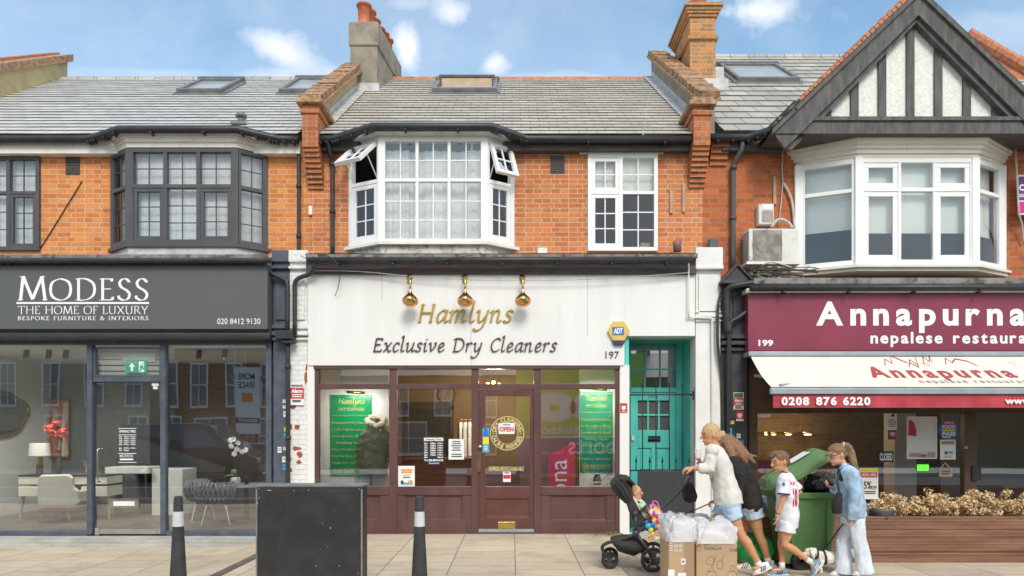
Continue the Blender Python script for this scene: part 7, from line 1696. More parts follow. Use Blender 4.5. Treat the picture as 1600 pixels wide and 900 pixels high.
# plastic bags drawn over the cartons
def bag(px0, px1, ptop, py, label, seed):
    random.seed(seed); x0, x1 = WX(px0, yb)-.02, WX(px1, yb)+.02; z1 = WZ(py, yb); zt_ = WZ(ptop, yb)
    m = MB(); nu, nv = 64, 26; dep = .47
    def S(i, j):
        q = 2*math.pi*i/nu; v = j/nv
        ex = abs(math.cos(q))**.35*math.copysign(1, math.cos(q)); ey = abs(math.sin(q))**.35*math.copysign(1, math.sin(q))
        if v < .45: k = 1; z = .01+(z1-.01)*v/.45
        else: f = (v-.45)/.55; k = math.cos(f*1.45)**.75; z = z1+(zt_-z1)*math.sin(f*1.57)
        cr = noise.noise(V((math.cos(q)*4+seed, math.sin(q)*4, z*7)))*.5+noise.noise(V((math.cos(q)*11, math.sin(q)*11+seed, z*16)))*.4
        a = (.01 if v < .45 else .012+.085*min(1, (v-.45)*6))*cr
        return V(((x0+x1)/2+((x1-x0)/2*k+a)*ex, yb+dep/2-.02+(dep/2*k+a)*ey, z+(a*.9 if v > .45 else 0)))
    lo = MB()
    m.add([S(i, j) for j in range(nv+1) for i in range(nu)], [(j*nu+i, j*nu+(i+1) % nu, (j+1)*nu+(i+1) % nu, (j+1)*nu+i) for j in range(nv) for i in range(nu)])
    for k, j in enumerate(range(nv)):
        for i in range(nu): m.mi[k*nu+i] = 1 if j < nv*.45-1 else 0
    o = m.build('plastic_bag', [M['film'], M['film_box']], None, smooth=True); return tag(o, label, 'plastic bag')
bag(1045, 1085, 809, 842, 'crumpled clear plastic bag over the narrower cardboard box', 4); bag(1088, 1152, 816, 845, 'clear plastic bag bunched over the wider cardboard box', 8)

# ---------------------------------------------------------------- street cabinet and bollards
yk = -4.2; x0, x1 = WX(400.5, yk), WX(566, yk); zt = WZ(757.5, yk); zb = gz(-2)-.02
cb = thing('street_cabinet', 'scuffed black street cabinet with flat grey top', 'cabinet', ((x0+x1)/2, yk+.12, 0))
m = MB(); m.box(x0, x1, yk, yk+.24, 0, zt-.022); m.build('cabinet_body', M['cabinet'], cb, .008)
m = MB(); m.box(x0-.008, x1+.012, yk-.006, yk+.25, zt-.021, zt); m.build('cabinet_lid', M['cabinet_top'], cb, .005)
m = MB(); m.box(x0+.02, x1-.02, yk-.008, yk, .06, zt-.05); m.build('cabinet_door', M['cabinet'], cb, .004)
m = MB(); m.box(x1-.012, x1+.004, yk-.009, yk-.001, .05, zt-.04); m.box(x0-.002, x0+.012, yk-.009, yk-.001, .05, zt-.04)
for a, b_ in ((405, 764), (561, 764), (405, 778)): m.lathe(W(a, b_, yk-.009), [(.008, 0), (.006, .005)], axis=(0, -1, 0), n=8)
m.build('hinge_strip', M['cabinet_top'], cb)
m = MB(); random.seed(2)
for (a, b_, w_, h_) in ((421, 766, 12, 1.6), (459, 767, 3, 1.2), (482, 766, 1.6, 3), (504, 818, 1.2, 3), (516, 825, 3, 2.5), (402.5, 786, 1, 7), (494, 884, 2, 3), (500, 858, 1.5, 1.5), (512, 854, 2, 1.6), (530, 884, 2, 2), (446, 809, 1.4, 1.2), (523, 798, 1.4, 1), (531, 871, 1.5, 1.2), (560, 896, 2, 2)):
    n = 7; m.prism([W(a+w_/3.2*math.cos(q)*random.uniform(.6, 1.2), b_+h_/3.2*math.sin(q)*random.uniform(.6, 1.2), yk-.0085) for q in [6.283*i/n for i in range(n)]], (0, .0012, 0))
m.build('paint_chip', M['print_white'], cb)
def bollard(px, lab):
    y = -4.0; x = WX(px, y); zb = gz(x); k = 1/157.0
    t_ = thing('bollard', lab, 'bollard', (x, y, zb), 'bollards along the kerb')
    zt = WZ(775, y); za, zc = WZ(799, y), WZ(822, y)
    def r(z): return .041+.036*(zt-z)/zt
    m = MB(); m.lathe((x, y, 0), [(r(zb)+.01, zb), (r(zc), zc-.001)], n=28); m.lathe((x, y, 0), [(r(za), za+.001), (r(zt), zt-.012), (r(zt)-.006, zt-.003), (r(zt)-.014, zt), (0, zt)], n=28); m.build('post', M['bollard'], t_, smooth=False)
    m = MB(); m.lathe((x, y, 0), [(r(zc)+.0015, zc), (r(za)+.0015, za)], n=28); m.build('reflective_band', M['bollard_band'], t_)
bollard(278.5, 'tapered black bollard with white band before the grey furniture shop'); bollard(655.5, 'tapered black bollard with white band before the dry cleaner window')
m = MB(); random.seed(6)
for i in range(60):
    x = WX(945, -.3)+random.gauss(0, .12); y = -.14+random.uniform(-.1, .05); a = random.uniform(0, 6.28); l = random.uniform(.03, .08); w_ = .008
    d = V((math.cos(a)*.6, math.sin(a)*.6, .8))*l; e = V((-math.sin(a), math.cos(a), 0))*w_; p = V((x, y, 0)); m.add([p-e*.4, p+d*.6-e, p+d, p+d*.6+e], [(0, 1, 2, 3)])
tag(m.build('weed', M['weed']), 'low green weed growing at the foot of the shopfront', 'weed')

# ---------------------------------------------------------------- the far side of the street (it shows in the shop glass)
def sash_house(x0, x1, y, ze, zr, mat, wins, label, chim=()):
    t_ = thing('terraced_house', label, 'house', ((x0+x1)/2, y, 0))
    m = MB(); m.box(x0, x1, y-7, y, -.29, ze); m.build('wall', M[mat], t_)
    m = MB(); m.prism([(x0, y+.25, ze), (x0, y-3.5, zr), (x0, y-7.25, ze)], (x1-x0, 0, 0)); rf = m.build('roof', M['slate_mid'], t_)
    for a in chim:
        m = MB(); m.box(a-.35, a+.35, y-3.9, y-3.1, zr-.6, zr+1.1)
        for k in (-.2, .0, .2): m.lathe((a+k, y-3.5, zr+1.1), [(.09, 0), (.08, .4)], n=10)
        m.build('chimney', M['brick_house'], rf)
    for (a, b_, c, d) in wins:
        f = MB(); y1 = y+.03
        for q in ((a, b_, c-.12, c), (a, b_, d, d+.1), (a, a+.07, c, d), (b_-.07, b_, c, d), (a+.07, b_-.07, (c+d)/2-.03, (c+d)/2+.03), ((a+b_)/2-.015, (a+b_)/2+.015, c, d)): f.box(q[0], q[1], y-.05, y1+.04, q[2], q[3])
        wn = f.build('window', M['white_upvc'], t_); g = MB(); g.box(a+.07, b_-.07, y, y+.02, c, d); g.build('pane', M['aircon_grill'], wn)
    return t_
h1 = [(x, x+.9, 2.9, 4.9) for x in (-26.5, -24.9, -22.8, -20.7, -18.8, -17.1)]+[(x, x+.95, .5, 2.3) for x in (-22.6, -18.6, -17.0)]
sash_house(-34, -16.4, -23, 7.6, 10, 'brick_pale', h1, 'pale brick house with white sash windows across the street', (-24, -18))
h2 = [(x, x+.85, 2.9, 4.8) for x in (-15.6, -13.9, -12.2, -10.7)]+[(x, x+1.6, .6, 2.2) for x in (-15.4, -12.4)]
sash_house(-16.38, -9.4, -23, 5.6, 8.2, 'brick_house', h2, 'red brown brick house with slate roof across the street', (-12,))
h3 = [(x, x+1.0, 2.5, 4.0) for x in (-6.6, -4.2, -1.8, .8, 3.4, 6.5, 10, 13)]+[(x, x+2.0, .4, 2.0) for x in (-6.6, -2.8, 1.2, 5.5, 10.5)]
sash_house(-9.3, 30, -27, 4.6, 6.4, 'brick_brown', h3, 'low brown brick parade with chimneys across the street', (-7, -4.6, -1, 3, 8, 14))
def body_prism(m, prof, y0, y1, ins=.12):
    n = len(prof); rings = [[V((a, y0+ins, b_)) for a, b_ in prof], [V((a, y0, b_*.0+b_)) for a, b_ in prof]]
    a = [V((x, y0, z)) for x, z in prof]; b_ = [V((x, y1, z)) for x, z in prof]
    cx = sum(p[0] for p in prof)/n
    def tw(p, y, s): k = max(0, (p.z-1.0)/1.1); return V((p.x, y+s*ins*1.4*k, p.z))
    a = [tw(p, y0, 1) for p in a]; b_ = [tw(p, y1, -1) for p in b_]
    m.add(a+b_, [tuple(range(n)), tuple(range(2*n-1, n-1, -1))]+[((i+1) % n, i, n+i, n+(i+1) % n) for i in range(n)])
def vehicle(name, label, cat, prof, win, wheels, y0, y1, z0, paint, lamp, lr=.33):
    cx = sum(p[0] for p in prof)/len(prof); t_ = thing(name, label, cat, (cx, (y0+y1)/2, z0))
    m = MB(); body_prism(m, [(a, b_+z0) for a, b_ in prof], y0, y1); m.build('body', M[paint], t_, .05)
    for w_ in win:
        m = MB(); 
        if len(w_) == 4 and w_[0] == 'screen':
            (_, p, q, s_) = w_; d = V((q[0]-p[0], 0, q[1]-p[1])); n = V((d.z, 0, -d.x)).normalized()*.012; n = n if n.z > 0 else -n
            A = V((p[0], 0, p[1]+z0)); B = V((q[0], 0, q[1]+z0)); A = A.lerp(B, .08); B = A.lerp(B, .9)
            m.add([V((A.x, y0+.16, A.z))+n, V((A.x, y1-.16, A.z))+n, V((B.x, y1-.26, B.z))+n, V((B.x, y0+.26, B.z))+n], [(0, 1, 2, 3)]); m.build('windscreen', M['car_glass'], t_)
        else:
            pts = []
            for a, b_ in w_:
                k = max(0, (b_+z0-1.0)/1.1); pts.append((a, y1-.168*k+.006, b_+z0))
            m.add(pts, [tuple(range(len(pts)))]); m.build('side_window', M['car_glass'], t_)
    for a in wheels:
        for y in (y0+.02, y1-.2):
            m = MB(); c = V((a, y, z0+lr)); m.lathe(c, [(lr*.6, 0), (lr*.95, 0), (lr, .04), (lr, .16), (lr*.95, .2), (lr*.6, .2)], axis=(0, 1, 0), n=24); wh = m.build('wheel', M['rubber'], t_)
            m = MB(); m.lathe(c+V((0, -.005, 0)), [(.02, 0), (lr*.6, .01), (lr*.6, .2), (.02, .21)], axis=(0, 1, 0), n=18); m.build('rim', M['chrome'], wh)
    for y in (y0+.15, y1-.4):
        m = MB(); m.box(lamp[0]-.02, lamp[0]+.14, y, y+.25, lamp[1]+z0-.1, lamp[1]+z0+.1); m.build('headlamp', M['headlamp'], t_, .03)
    return t_
vx = -13.6                                                  # a dark van parked across the road, nose to the right
vehicle('parked_van', 'dark blue panel van parked across the street', 'van', [(vx, .35), (vx, 1.75), (vx+.15, 1.98), (vx+2.9, 2.02), (vx+3.25, 1.93), (vx+3.95, 1.16), (vx+4.75, .86), (vx+4.9, .6), (vx+4.88, .3), (vx+4.3, .28), (vx+.4, .28)],
        [[(vx+2.35, 1.15), (vx+2.35, 1.78), (vx+3.1, 1.78), (vx+3.6, 1.2)], ('screen', (vx+3.95, 1.16), (vx+3.25, 1.93), 0)], [vx+.95, vx+4.05], -14.9, -12.9, -.13, 'van_paint', (vx+4.72, .72))
cx_ = -12.6
vehicle('parked_car', 'silver car parked beyond the van across the street', 'car', [(cx_, .3), (cx_, .8), (cx_+.2, .95), (cx_+.9, 1.0), (cx_+1.5, 1.42), (cx_+2.9, 1.45), (cx_+3.7, .98), (cx_+4.4, .82), (cx_+4.5, .5), (cx_+4.4, .25), (cx_+.1, .25)],
        [[(cx_+1.05, 1.0), (cx_+1.55, 1.36), (cx_+2.8, 1.38), (cx_+3.45, 1.0)], ('screen', (cx_+3.7, .98), (cx_+2.9, 1.45), 0)], [cx_+.85, cx_+3.6], -19.2, -17.5, -.29, 'car_paint', (cx_+4.35, .66), .3)
def hoarding(x0, x1, z0, z1, y, label, parts):
    t_ = thing('hoarding', label, 'hoarding', ((x0+x1)/2, y, -.1)); m = MB(); m.box(x0, x1, y-.08, y, z0, z1); m.build('board', M[parts[0]], t_)
    m = MB(); [m.box(a-.05, a+.05, y-.2, y-.085, -.28, z1-.1) for a in (x0+.2, x1-.2)]; m.build('post', M['iron'], t_)
    for (kind, mt, *a) in parts[1:]:
        m = MB()
        if kind == 'box': m.box(a[0], a[1], y, y+.004+.002*a[4] if len(a) > 4 else y+.006, a[2], a[3])
        else:
            v, f_ = bf(a[0], a[5] if len(a) > 5 else .0); xs_ = [p.x for p in v]; ys_ = [p.y for p in v]
            m.add([V((a[2]-(p.x-min(xs_))/(max(xs_)-min(xs_))*(a[2]-a[1]), y+.012, a[3]+(p.y-min(ys_))/(max(ys_)-min(ys_))*(a[4]-a[3]))) for p in v], f_)
        m.build('print', M[mt], t_)
    return t_
hoarding(.15, 5.4, -.05, 4.75, -15.6, 'lime and purple billboard with white lettering across the street', ['hoard_green', ('box', 'hoard_purple', .15, 5.4, -.05, 1.34), ('box', 'white_letter', .15, 5.4, 1.34, 1.40, 1), ('txt', 'white_letter', 'oo', .7, 3.95, 1.95, 3.1, .08), ('txt', 'white_letter', 'this season', .7, 3.85, 1.48, 1.88, .03), ('txt', 'white_letter', 'sports', 2.15, 4.3, .5, 1.28, .01), ('txt', 'white_letter', 'Premier League', 1.1, 1.95, .66, .88, .0)])
hoarding(-12.0, -10.95, 1.5, 4.35, -19.3, 'tall white More Space board on scaffolding across the street', ['paper', ('txt', 'black_ink', 'MORE', -11.85, -11.15, 3.85, 4.1, .01), ('txt', 'black_ink', 'SPACE', -11.85, -11.15, 3.5, 3.75, .01), ('box', 'shirt_navy', -12, -10.95, 1.95, 2.2), ('box', 'paper_orange', -11.72, -11.25, 2.9, 3.3), ('txt', 'paper', '0208 876 0777', -11.9, -11.05, 2.0, 2.15, .02)])
sc_ = thing('scaffolding', 'steel scaffolding around the brick house across the street', 'scaffolding', (-11, -21, -.3)); m = MB()
for x in (-12.4, -10.8, -9.2):
    for y in (-21.6, -20.4): m.loft([(x, y, -.3), (x, y, 6.4)], .03, n=6)
for z in (2, 4, 5.8):
    for y in (-21.6, -20.4): m.loft([(-12.6, y, z), (-9, y, z)], .03, n=6)
    m.box(-12.5, -9.1, -21.6, -20.4, z+.05, z+.09)
m.build('tubes', M['alu'], sc_)
# ---------------------------------------------------------------- people
def nv(*a): return V(a).normalized()
def head(m, c, f, u, k=1.0, ear=True):
    f = V(f).normalized(); u = V(u); u = (u-f*u.dot(f)).normalized(); s = f.cross(u); A = (f, s, u)
    m.ell(c+u*.012*k, (.098*k, .077*k, .105*k), A, 18, 12); m.ell(c+f*.026*k-u*.062*k, (.064*k, .058*k, .058*k), A)
    m.ell(c+f*.066*k-u*.096*k, (.026*k, .026*k, .02*k), A, 10, 7); m.loft([c+f*.088*k+u*.022*k, c+f*.112*k-u*.016*k, c+f*.118*k-u*.028*k], [.009*k, .013*k, .012*k], n=8)
    m.ell(c+f*.108*k-u*.03*k, (.014*k, .019*k, .011*k), A, 8, 6); m.ell(c+f*.086*k-u*.058*k, (.016*k, .024*k, .007*k), A, 8, 6); m.ell(c+f*.083*k-u*.068*k, (.015*k, .021*k, .008*k), A, 8, 6)
    m.ell(c+f*.083*k+u*.03*k, (.016*k, .05*k, .01*k), A, 10, 6)
    if ear:
        for e in (-1, 1): m.ell(c+s*e*.078*k-f*.008*k-u*.008*k, (.018*k, .011*k, .032*k), A, 10, 7)
    return A
def face(c, A, par, k=1.0, brow='hair_brown', lips=True):
    f, s, u = A
    for e in (-1, 1):
        m = MB(); m.ell(c+f*.0865*k+s*e*.034*k+u*.008*k, (.006*k, .010*k, .0048*k), A, 10, 7); m.build('eye', M['eye'], par, smooth=True)
        m = MB(); m.loft([c+f*.094*k+s*e*.014*k+u*.03*k, c+f*.09*k+s*e*.036*k+u*.036*k, c+f*.076*k+s*e*.056*k+u*.028*k], [.0028*k]*3, n=6); m.build('eyebrow', M[brow], par)
    if lips: m = MB(); m.loft([c+f*.088*k-s*.02*k-u*.063*k, c+f*.102*k-u*.063*k, c+f*.088*k+s*.02*k-u*.063*k], [.003, .006*k, .003], n=6); m.build('lips', M['lip'], par)
def hand(m, w, d, n, s=1.0, curl=.5, thumb=1):
    d = V(d).normalized(); n = V(n); n = (n-d*n.dot(d)).normalized(); sd = d.cross(n)*thumb
    m.loft([w, w+d*.03*s, w+d*.085*s], [.027*s, .037*s, .040*s], [.02*s, .016*s, .013*s], side=sd, n=10)
    for i, l in enumerate((.072, .082, .076, .058)):
        p = w+d*.082*s+sd*(.030-.0198*i)*s; a = curl*(.8+.08*i); q = d
        P = [p-d*.02*s, p]
        for j in range(3):
            q = (q*math.cos(a)+n*math.sin(a)) if j == 0 else (d*math.cos(a*(j+1))+n*math.sin(a*(j+1))); p = p+q*l*s*(.46, .31, .23)[j]; P.append(p)
        m.loft(P, [.0095*s, .0098*s, .0092*s, .0085*s, .0068*s], n=8)
    p = w+d*.025*s+sd*.03*s; q = (d*.62+sd*.62+n*.35).normalized(); r = (d*.85+sd*.1+n*.5).normalized()
    m.loft([p-q*.02*s, p, p+q*.036*s, p+q*.036*s+r*.03*s, p+q*.036*s+r*.048*s], [.013*s, .013*s, .011*s, .0095*s, .007*s], n=8)
def leg(m, hip, knee, ankle, k=1.0):
    th = hip.lerp(knee, .35); ca = knee.lerp(ankle, .3); b = nv(1, 0, 0)*.012*k
    m.loft([hip, th, hip.lerp(knee, .75), knee, knee.lerp(ankle, .12), ca+b, knee.lerp(ankle, .65)+b*.4, ankle], [r*k for r in (.088, .08, .062, .054, .051, .054, .039, .034)], n=14); m.ell(knee, .054*k); m.ell(ankle, .036*k)
def shoe(par, ankle, heel, toe, mats, k=1.0, stripe=None):
    """trainer: upper, sole; heel and toe are the ground line of the sole"""
    d = (toe-heel).normalized(); up = (V((0, 0, 1))-d*d.z).normalized() if abs(d.z) < .9 else nv(-1, 0, .2); up = (up-d*up.dot(d)).normalized(); sd = d.cross(up); L = (toe-heel).length
    m = MB(); m.loft([heel+d*.01+up*.045*k, heel+d*L*.25+up*.05*k, heel+d*L*.55+up*.042*k, heel+d*L*.85+up*.03*k, toe-d*.01+up*.024*k], [.034*k, .039*k, .043*k, .041*k, .022*k], [.042*k, .046*k, .036*k, .024*k, .016*k], side=sd, n=14)
    m.loft([heel+d*L*.2+up*.05*k, ankle], [.038*k, .036*k], n=12)
    o = remesh(m, 'shoe', M[mats[0]], par, .006, 2)
    m = MB(); m.loft([heel-d*.006+up*.012, heel+d*L*.3+up*.01, heel+d*L*.7+up*.01, toe+d*.008+up*.014], [.032*k, .038*k, .046*k, .024*k], [.013, .014, .012, .011], side=sd, n=12); m.build('sole', M[mats[1]], o, smooth=True)
    m = MB(); e = sd if sd.y < 0 else -sd
    for i in range(3): t_ = .36+.11*i; m.obox(heel+d*L*t_+up*.02+e*.0405*k, d*.010, up*.05*k-d*.02, e*.005)
    m.build('stripe', M[mats[2]], o)
    return o
def sock(par, ankle, knee, r, mat):
    m = MB(); d = (knee-ankle).normalized(); m.loft([ankle-d*.03, ankle+d*.02, ankle+d*.055], [r, r, r*1.04], n=14); return m.build('sock', M[mat], par, smooth=True)
def pt(Y0): return lambda px, py, dy=0: W(px, py, Y0+dy)
SY = (0, 1, 0)

# ---- woman pushing the pram
P = pt(-3.16)
wo = thing('person', 'woman in cream sweatshirt and denim shorts pushing the pram, cup in hand', 'person', (P(1135, 800).x, -3.16, 0))
hc = P(1110, 679); f_ = nv(-1, -.12, -.16); sh_n, sh_f = P(1113, 704, -.17), P(1112, 705, .17)
m = MB(); A = head(m, hc, f_, (-.12, 0, 1))
m.loft([P(1113, 688), P(1115, 694), P(1117, 703)], [.05, .052, .07], n=14)
m.loft([P(1137, 812), P(1136, 795), P(1129, 765), P(1122, 728), P(1117, 708), P(1115, 700)], [.155, .165, .13, .15, .14, .07], [.10, .115, .10, .11, .085, .06], side=SY, n=18)
kn, an_ = P(1156, 833, -.1), P(1187, 884, -.1); leg(m, P(1142, 803, -.085), kn, an_, 1.02)
kf, af = P(1106, 832, .09), P(1093, 882, .1); leg(m, P(1131, 803, .085), kf, af, 1.0)
elb, wr = P(1107, 732, -.2), P(1083, 731, -.16); m.loft([sh_n, sh_n.lerp(elb, .5), elb, elb.lerp(wr, .4), wr], [.05, .046, .04, .038, .027], n=12)
hand(m, P(1083, 731, -.16), (-1, .1, -.12), (0, .3, -1), 1.0, .75, 1)
elf, wf = P(1101, 736, .2), P(1093, 722, .1); m.loft([sh_f, elf, wf], [.05, .04, .027], n=12); hand(m, wf, (-.25, -.25, 1), (-1, -.3, 0), 1.0, .55, -1)
m.ell(an_+V((-.03, 0, -.03)), (.06, .035, .03)); m.ell(af+V((-.06, 0, -.05)), (.1, .035, .03))
body = remesh(m, 'body', M['skin_tan'], wo, .006, 3); face(hc, A, wo, brow='hair_fair')
m = MB(); f2, s2, u2 = A
m.ell(hc-f2*.014+u2*.034, (.10, .084, .096), A, 18, 12); m.ell(hc-f2*.055-u2*.02, (.06, .074, .07), A); m.ell(hc-f2*.115-u2*.012, (.032, .036, .04), A); m.ell(hc-f2*.135-u2*.03, (.03, .03, .028), A); m.loft([hc-f2*.12, hc-f2*.16+u2*.01, hc-f2*.175-u2*.02], [.02, .012, .006], n=8)
remesh(m, 'hair', M['hair_blonde'], wo, .007, 2, fold=.004, fscale=(30, 60, 30))
m = MB()
m.loft([P(1138, 787), P(1137, 778), P(1133, 762), P(1126, 738), P(1120, 716), P(1117, 704), P(1115, 699), P(1114, 695.5)], [.185, .182, .17, .175, .175, .15, .09, .062], [.155, .150, .137, .130, .115, .09, .07, .058], side=SY, n=28)
m.loft([sh_n+V((.01, .04, 0)), sh_n.lerp(elb, .5), elb+V((.01, 0, -.005)), elb.lerp(wr, .32), elb.lerp(wr, .62)], [.072, .066, .066, .056, .046], n=14); m.ell(sh_n, .074)
m.loft([sh_f, elf, elf.lerp(wf, .7)], [.07, .062, .048], n=14)
remesh(m, 'sweatshirt', M['sweater'], wo, .009, 4, fold=.016, fscale=(8, 8, 6))
m = MB()
m.loft([P(1137, 779), P(1137, 790), P(1138, 801)], [.176, .19, .175], [.128, .142, .13], side=SY, n=24)
for hp, kk, fr in ((P(1142, 800, -.09), kn, .34), (P(1131, 799, .09), kf, .30)): m.loft([hp+V((0, 0, .04)), hp.lerp(kk, .12), hp.lerp(kk, fr)], [.105, .108, .115], n=18)
remesh(m, 'denim_shorts', M['denim_short'], wo, .009, 3, fold=.008, fscale=(12, 12, 14))
shoe(wo, an_, P(1205, 888, -.1), P(1178, 899.5, -.1), ('shoe_white', 'sole', 'navy')); sock(wo, an_, kn, .037, 'shoe_white')
shoe(wo, af, P(1101, 893, .1), P(1066, 893, .1), ('shoe_white', 'sole', 'navy')); sock(wo, af, kf, .037, 'shoe_white')
m = MB(); m.torus(wf+V((0, 0, -.012)), nv(-.25, -.25, 1), .03, .006, 18, 6); m.build('watch_strap', M['black_ink'], wo)
c = P(1090.5, 716, .03); cu = thing('coffee_cup', 'white takeaway cup held in the far hand of the woman', 'cup', c)
m = MB(); m.lathe(c, [(.028, 0), (.037, .095)], n=18); m.build('cup_body', M['paper'], cu, smooth=False); m = MB(); m.lathe(c+V((0, 0, .095)), [(.040, 0), (.040, .008), (.034, .01), (.032, .02), (0, .02)], n=18); m.build('cup_lid', M['shoe_white'], cu)

# ---- girl in the black hoodie
P = pt(-2.86)
gi = thing('person', 'long haired girl in black hoodie and washed denim shorts behind the woman', 'person', (P(1168, 800).x, -2.86, 0))
hc = P(1131, 695); f_ = nv(-1, .12, -.35); m = MB(); A = head(m, hc, f_, (-.3, 0, 1), .95)
m.loft([P(1135, 703), P(1140, 712), P(1145, 720)], [.048, .05, .06], n=12)
m.loft([P(1172, 806), P(1170, 792), P(1163, 765), P(1153, 735), P(1146, 718)], [.145, .155, .12, .14, .11], [.10, .105, .09, .10, .07], side=SY, n=18)
kn, an_ = P(1186, 836, -.09), P(1201, 878, -.09); leg(m, P(1177, 803, -.08), kn, an_, .95)
kf, af = P(1160, 836, .08), P(1166, 880, .08); leg(m, P(1166, 803, .08), kf, af, .95)
sn, sf_ = P(1148, 722, -.16), P(1146, 722, .16); en, wn = P(1160, 757, -.2), P(1148, 784, -.17); ef, wf = P(1138, 757, .19), P(1119, 782, .1)
for a, b_, c in ((sn, en, wn), (sf_, ef, wf)): m.loft([a, b_, c], [.047, .038, .026], n=12)
hand(m, wf, (-1, -.2, -.25), (0, -.3, -1), .95, .8, 1); hand(m, wn, (-.4, 0, -1), (-1, .2, 0), .9, .4, 1)
m.ell(an_+V((-.04, 0, -.03)), (.07, .034, .03)); m.ell(af+V((-.05, 0, -.03)), (.08, .034, .03))
remesh(m, 'body', M['skin_tan'], gi, .006, 3); face(hc, A, gi, .95)
f2, s2, u2 = A; m = MB(); m.ell(hc-f2*.022+u2*.026, (.1, .086, .1), A, 18, 12); m.ell(hc-f2*.05-u2*.03, (.07, .08, .08), A)
for (pts, r) in (([(1133, 690, -.07), (1140, 704, -.1), (1145, 718, -.13), (1147, 733, -.14)], [.055, .06, .05, .012]), ([(1138, 688, -.05), (1150, 702, -.08), (1160, 716, -.1), (1168, 729, -.09)], [.07, .07, .055, .01]), ([(1138, 687, .0), (1152, 698, -.03), (1166, 712, -.06), (1181, 724, -.06)], [.07, .07, .05, .008]), ([(1136, 690, .05), (1150, 706, .02), (1160, 722, -.02), (1172, 734, -.06)], [.065, .065, .055, .01]), ([(1140, 690, -.02), (1156, 700, -.05), (1170, 710, -.06), (1186, 714, -.06)], [.04, .035, .02, .004])): m.curve([P(*q) for q in pts], r, 10, 5)
remesh(m, 'hair', M['hair_brown'], gi, .007, 2, fold=.007, fscale=(34, 60, 20))
m = MB(); m.loft([P(1171, 797), P(1171, 786), P(1167, 764), P(1159, 742), P(1151, 726), P(1146, 716)], [.185, .19, .17, .18, .165, .085], [.145, .15, .135, .13, .115, .075], side=SY, n=26)
for a, b_, c in ((sn, en, wn), (sf_, ef, wf)): m.loft([a, a.lerp(b_, .5), b_, b_.lerp(c, .6), b_.lerp(c, .93)], [.078, .07, .066, .056, .046], n=14); m.ell(a, .078)
m.loft([P(1160, 722, -.12), P(1170, 728, -.05), P(1170, 727, .05), P(1160, 722, .12)], [.03, .055, .055, .03], n=12)
remesh(m, 'hoodie', M['black_hoodie'], gi, .009, 3, fold=.018, fscale=(6, 6, 8))
m = MB(); m.loft([P(1171, 785), P(1171, 795), P(1172, 804)], [.178, .188, .17], [.135, .142, .13], side=SY, n=22)
for hp, kk in ((P(1177, 800, -.085), kn), (P(1166, 800, .085), kf)): m.loft([hp+V((0, 0, .03)), hp.lerp(kk, .15), hp.lerp(kk, .28)], [.1, .105, .112], n=16)
remesh(m, 'denim_shorts', M['denim_pale'], gi, .009, 2, fold=.008, fscale=(14, 14, 14))
shoe(gi, an_, P(1211, 886, -.09), P(1184, 891, -.09), ('shoe_white', 'sole', 'navy'), .95); shoe(gi, af, P(1176, 890, .08), P(1145, 890, .08), ('shoe_white', 'sole', 'navy'), .95)
sock(gi, an_, kn, .035, 'shoe_white'); sock(gi, af, kf, .035, 'shoe_white')
m = MB(); m.curve([P(1112, 785, .1), P(1090, 795, .12), P(1062, 806, .18), P(1046, 812, .22)], .007, 6); tag(m.build('dog_leash', M['black_hoodie'], None, smooth=True), 'black dog leash running from the hoodie girl to the left', 'leash')

# ---- boy in the white football kit
P = pt(-3.2)
bo = thing('person', 'boy in white football kit with red number walking past the green bin', 'person', (P(1228, 830).x, -3.2, 0))
hc = P(1219, 721); f_ = nv(-1, -.22, -.22); m = MB(); A = head(m, hc, f_, (-.18, 0, 1), .98)
m.loft([P(1223, 731), P(1226, 737), P(1229, 744)], [.042, .043, .055], n=12)
m.loft([P(1229, 832), P(1229, 818), P(1230, 795), P(1229, 765), P(1229, 748), P(1228, 741)], [.125, .13, .115, .13, .12, .06], [.085, .09, .085, .09, .07, .05], side=SY, n=18)
kn, an_ = P(1226, 850, -.07), P(1267, 878, -.08); leg(m, P(1229, 828, -.065), kn, an_, .82)
kf, af = P(1221, 850, .06), P(1222, 886, .06); leg(m, P(1227, 828, .065), kf, af, .82)
sn, sf_ = P(1226, 748, -.15), P(1230, 748, .15); en, wn = P(1224, 778, -.17), P(1215, 804, -.15); ef, wf = P(1250, 769, .17), P(1231, 782, .1)
m.loft([sn, sn.lerp(en, .5), en, en.lerp(wn, .4), wn], [.042, .037, .032, .031, .021], n=12); m.loft([sf_, ef, wf], [.04, .031, .021], n=12); hand(m, wn, (-.18, 0, -1), (-1, .3, 0), .82, .35, 1); hand(m, wf, (-1, -.2, -.3), (0, -.2, -1), .8, .9, 1)
m.ell(an_+V((.02, 0, -.03)), (.03, .03, .05)); m.ell(af+V((-.05, 0, -.04)), (.08, .03, .03))
remesh(m, 'body', M['skin_tan'], bo, .0055, 3); face(hc, A, bo, .98, 'hair_short')
f2, s2, u2 = A; m = MB(); m.ell(hc-f2*.012+u2*.036, (.098, .083, .086), A, 18, 12); m.ell(hc-f2*.05-u2*.012, (.058, .074, .065), A); m.loft([hc+f2*.02+u2*.105, hc+f2*.07+u2*.1, hc+f2*.115+u2*.074], [.05, .05, .03], [.03, .028, .014], side=s2, n=10)
remesh(m, 'hair', M['hair_short'], bo, .006, 1, fold=.006, fscale=(60, 60, 60))
m = MB(); m.loft([P(1230, 814), P(1230, 803), P(1230, 785), P(1230, 765), P(1229, 751), P(1228, 743), P(1227, 739)], [.15, .15, .148, .15, .145, .09, .056], [.118, .12, .115, .112, .095, .065, .05], side=SY, n=26)
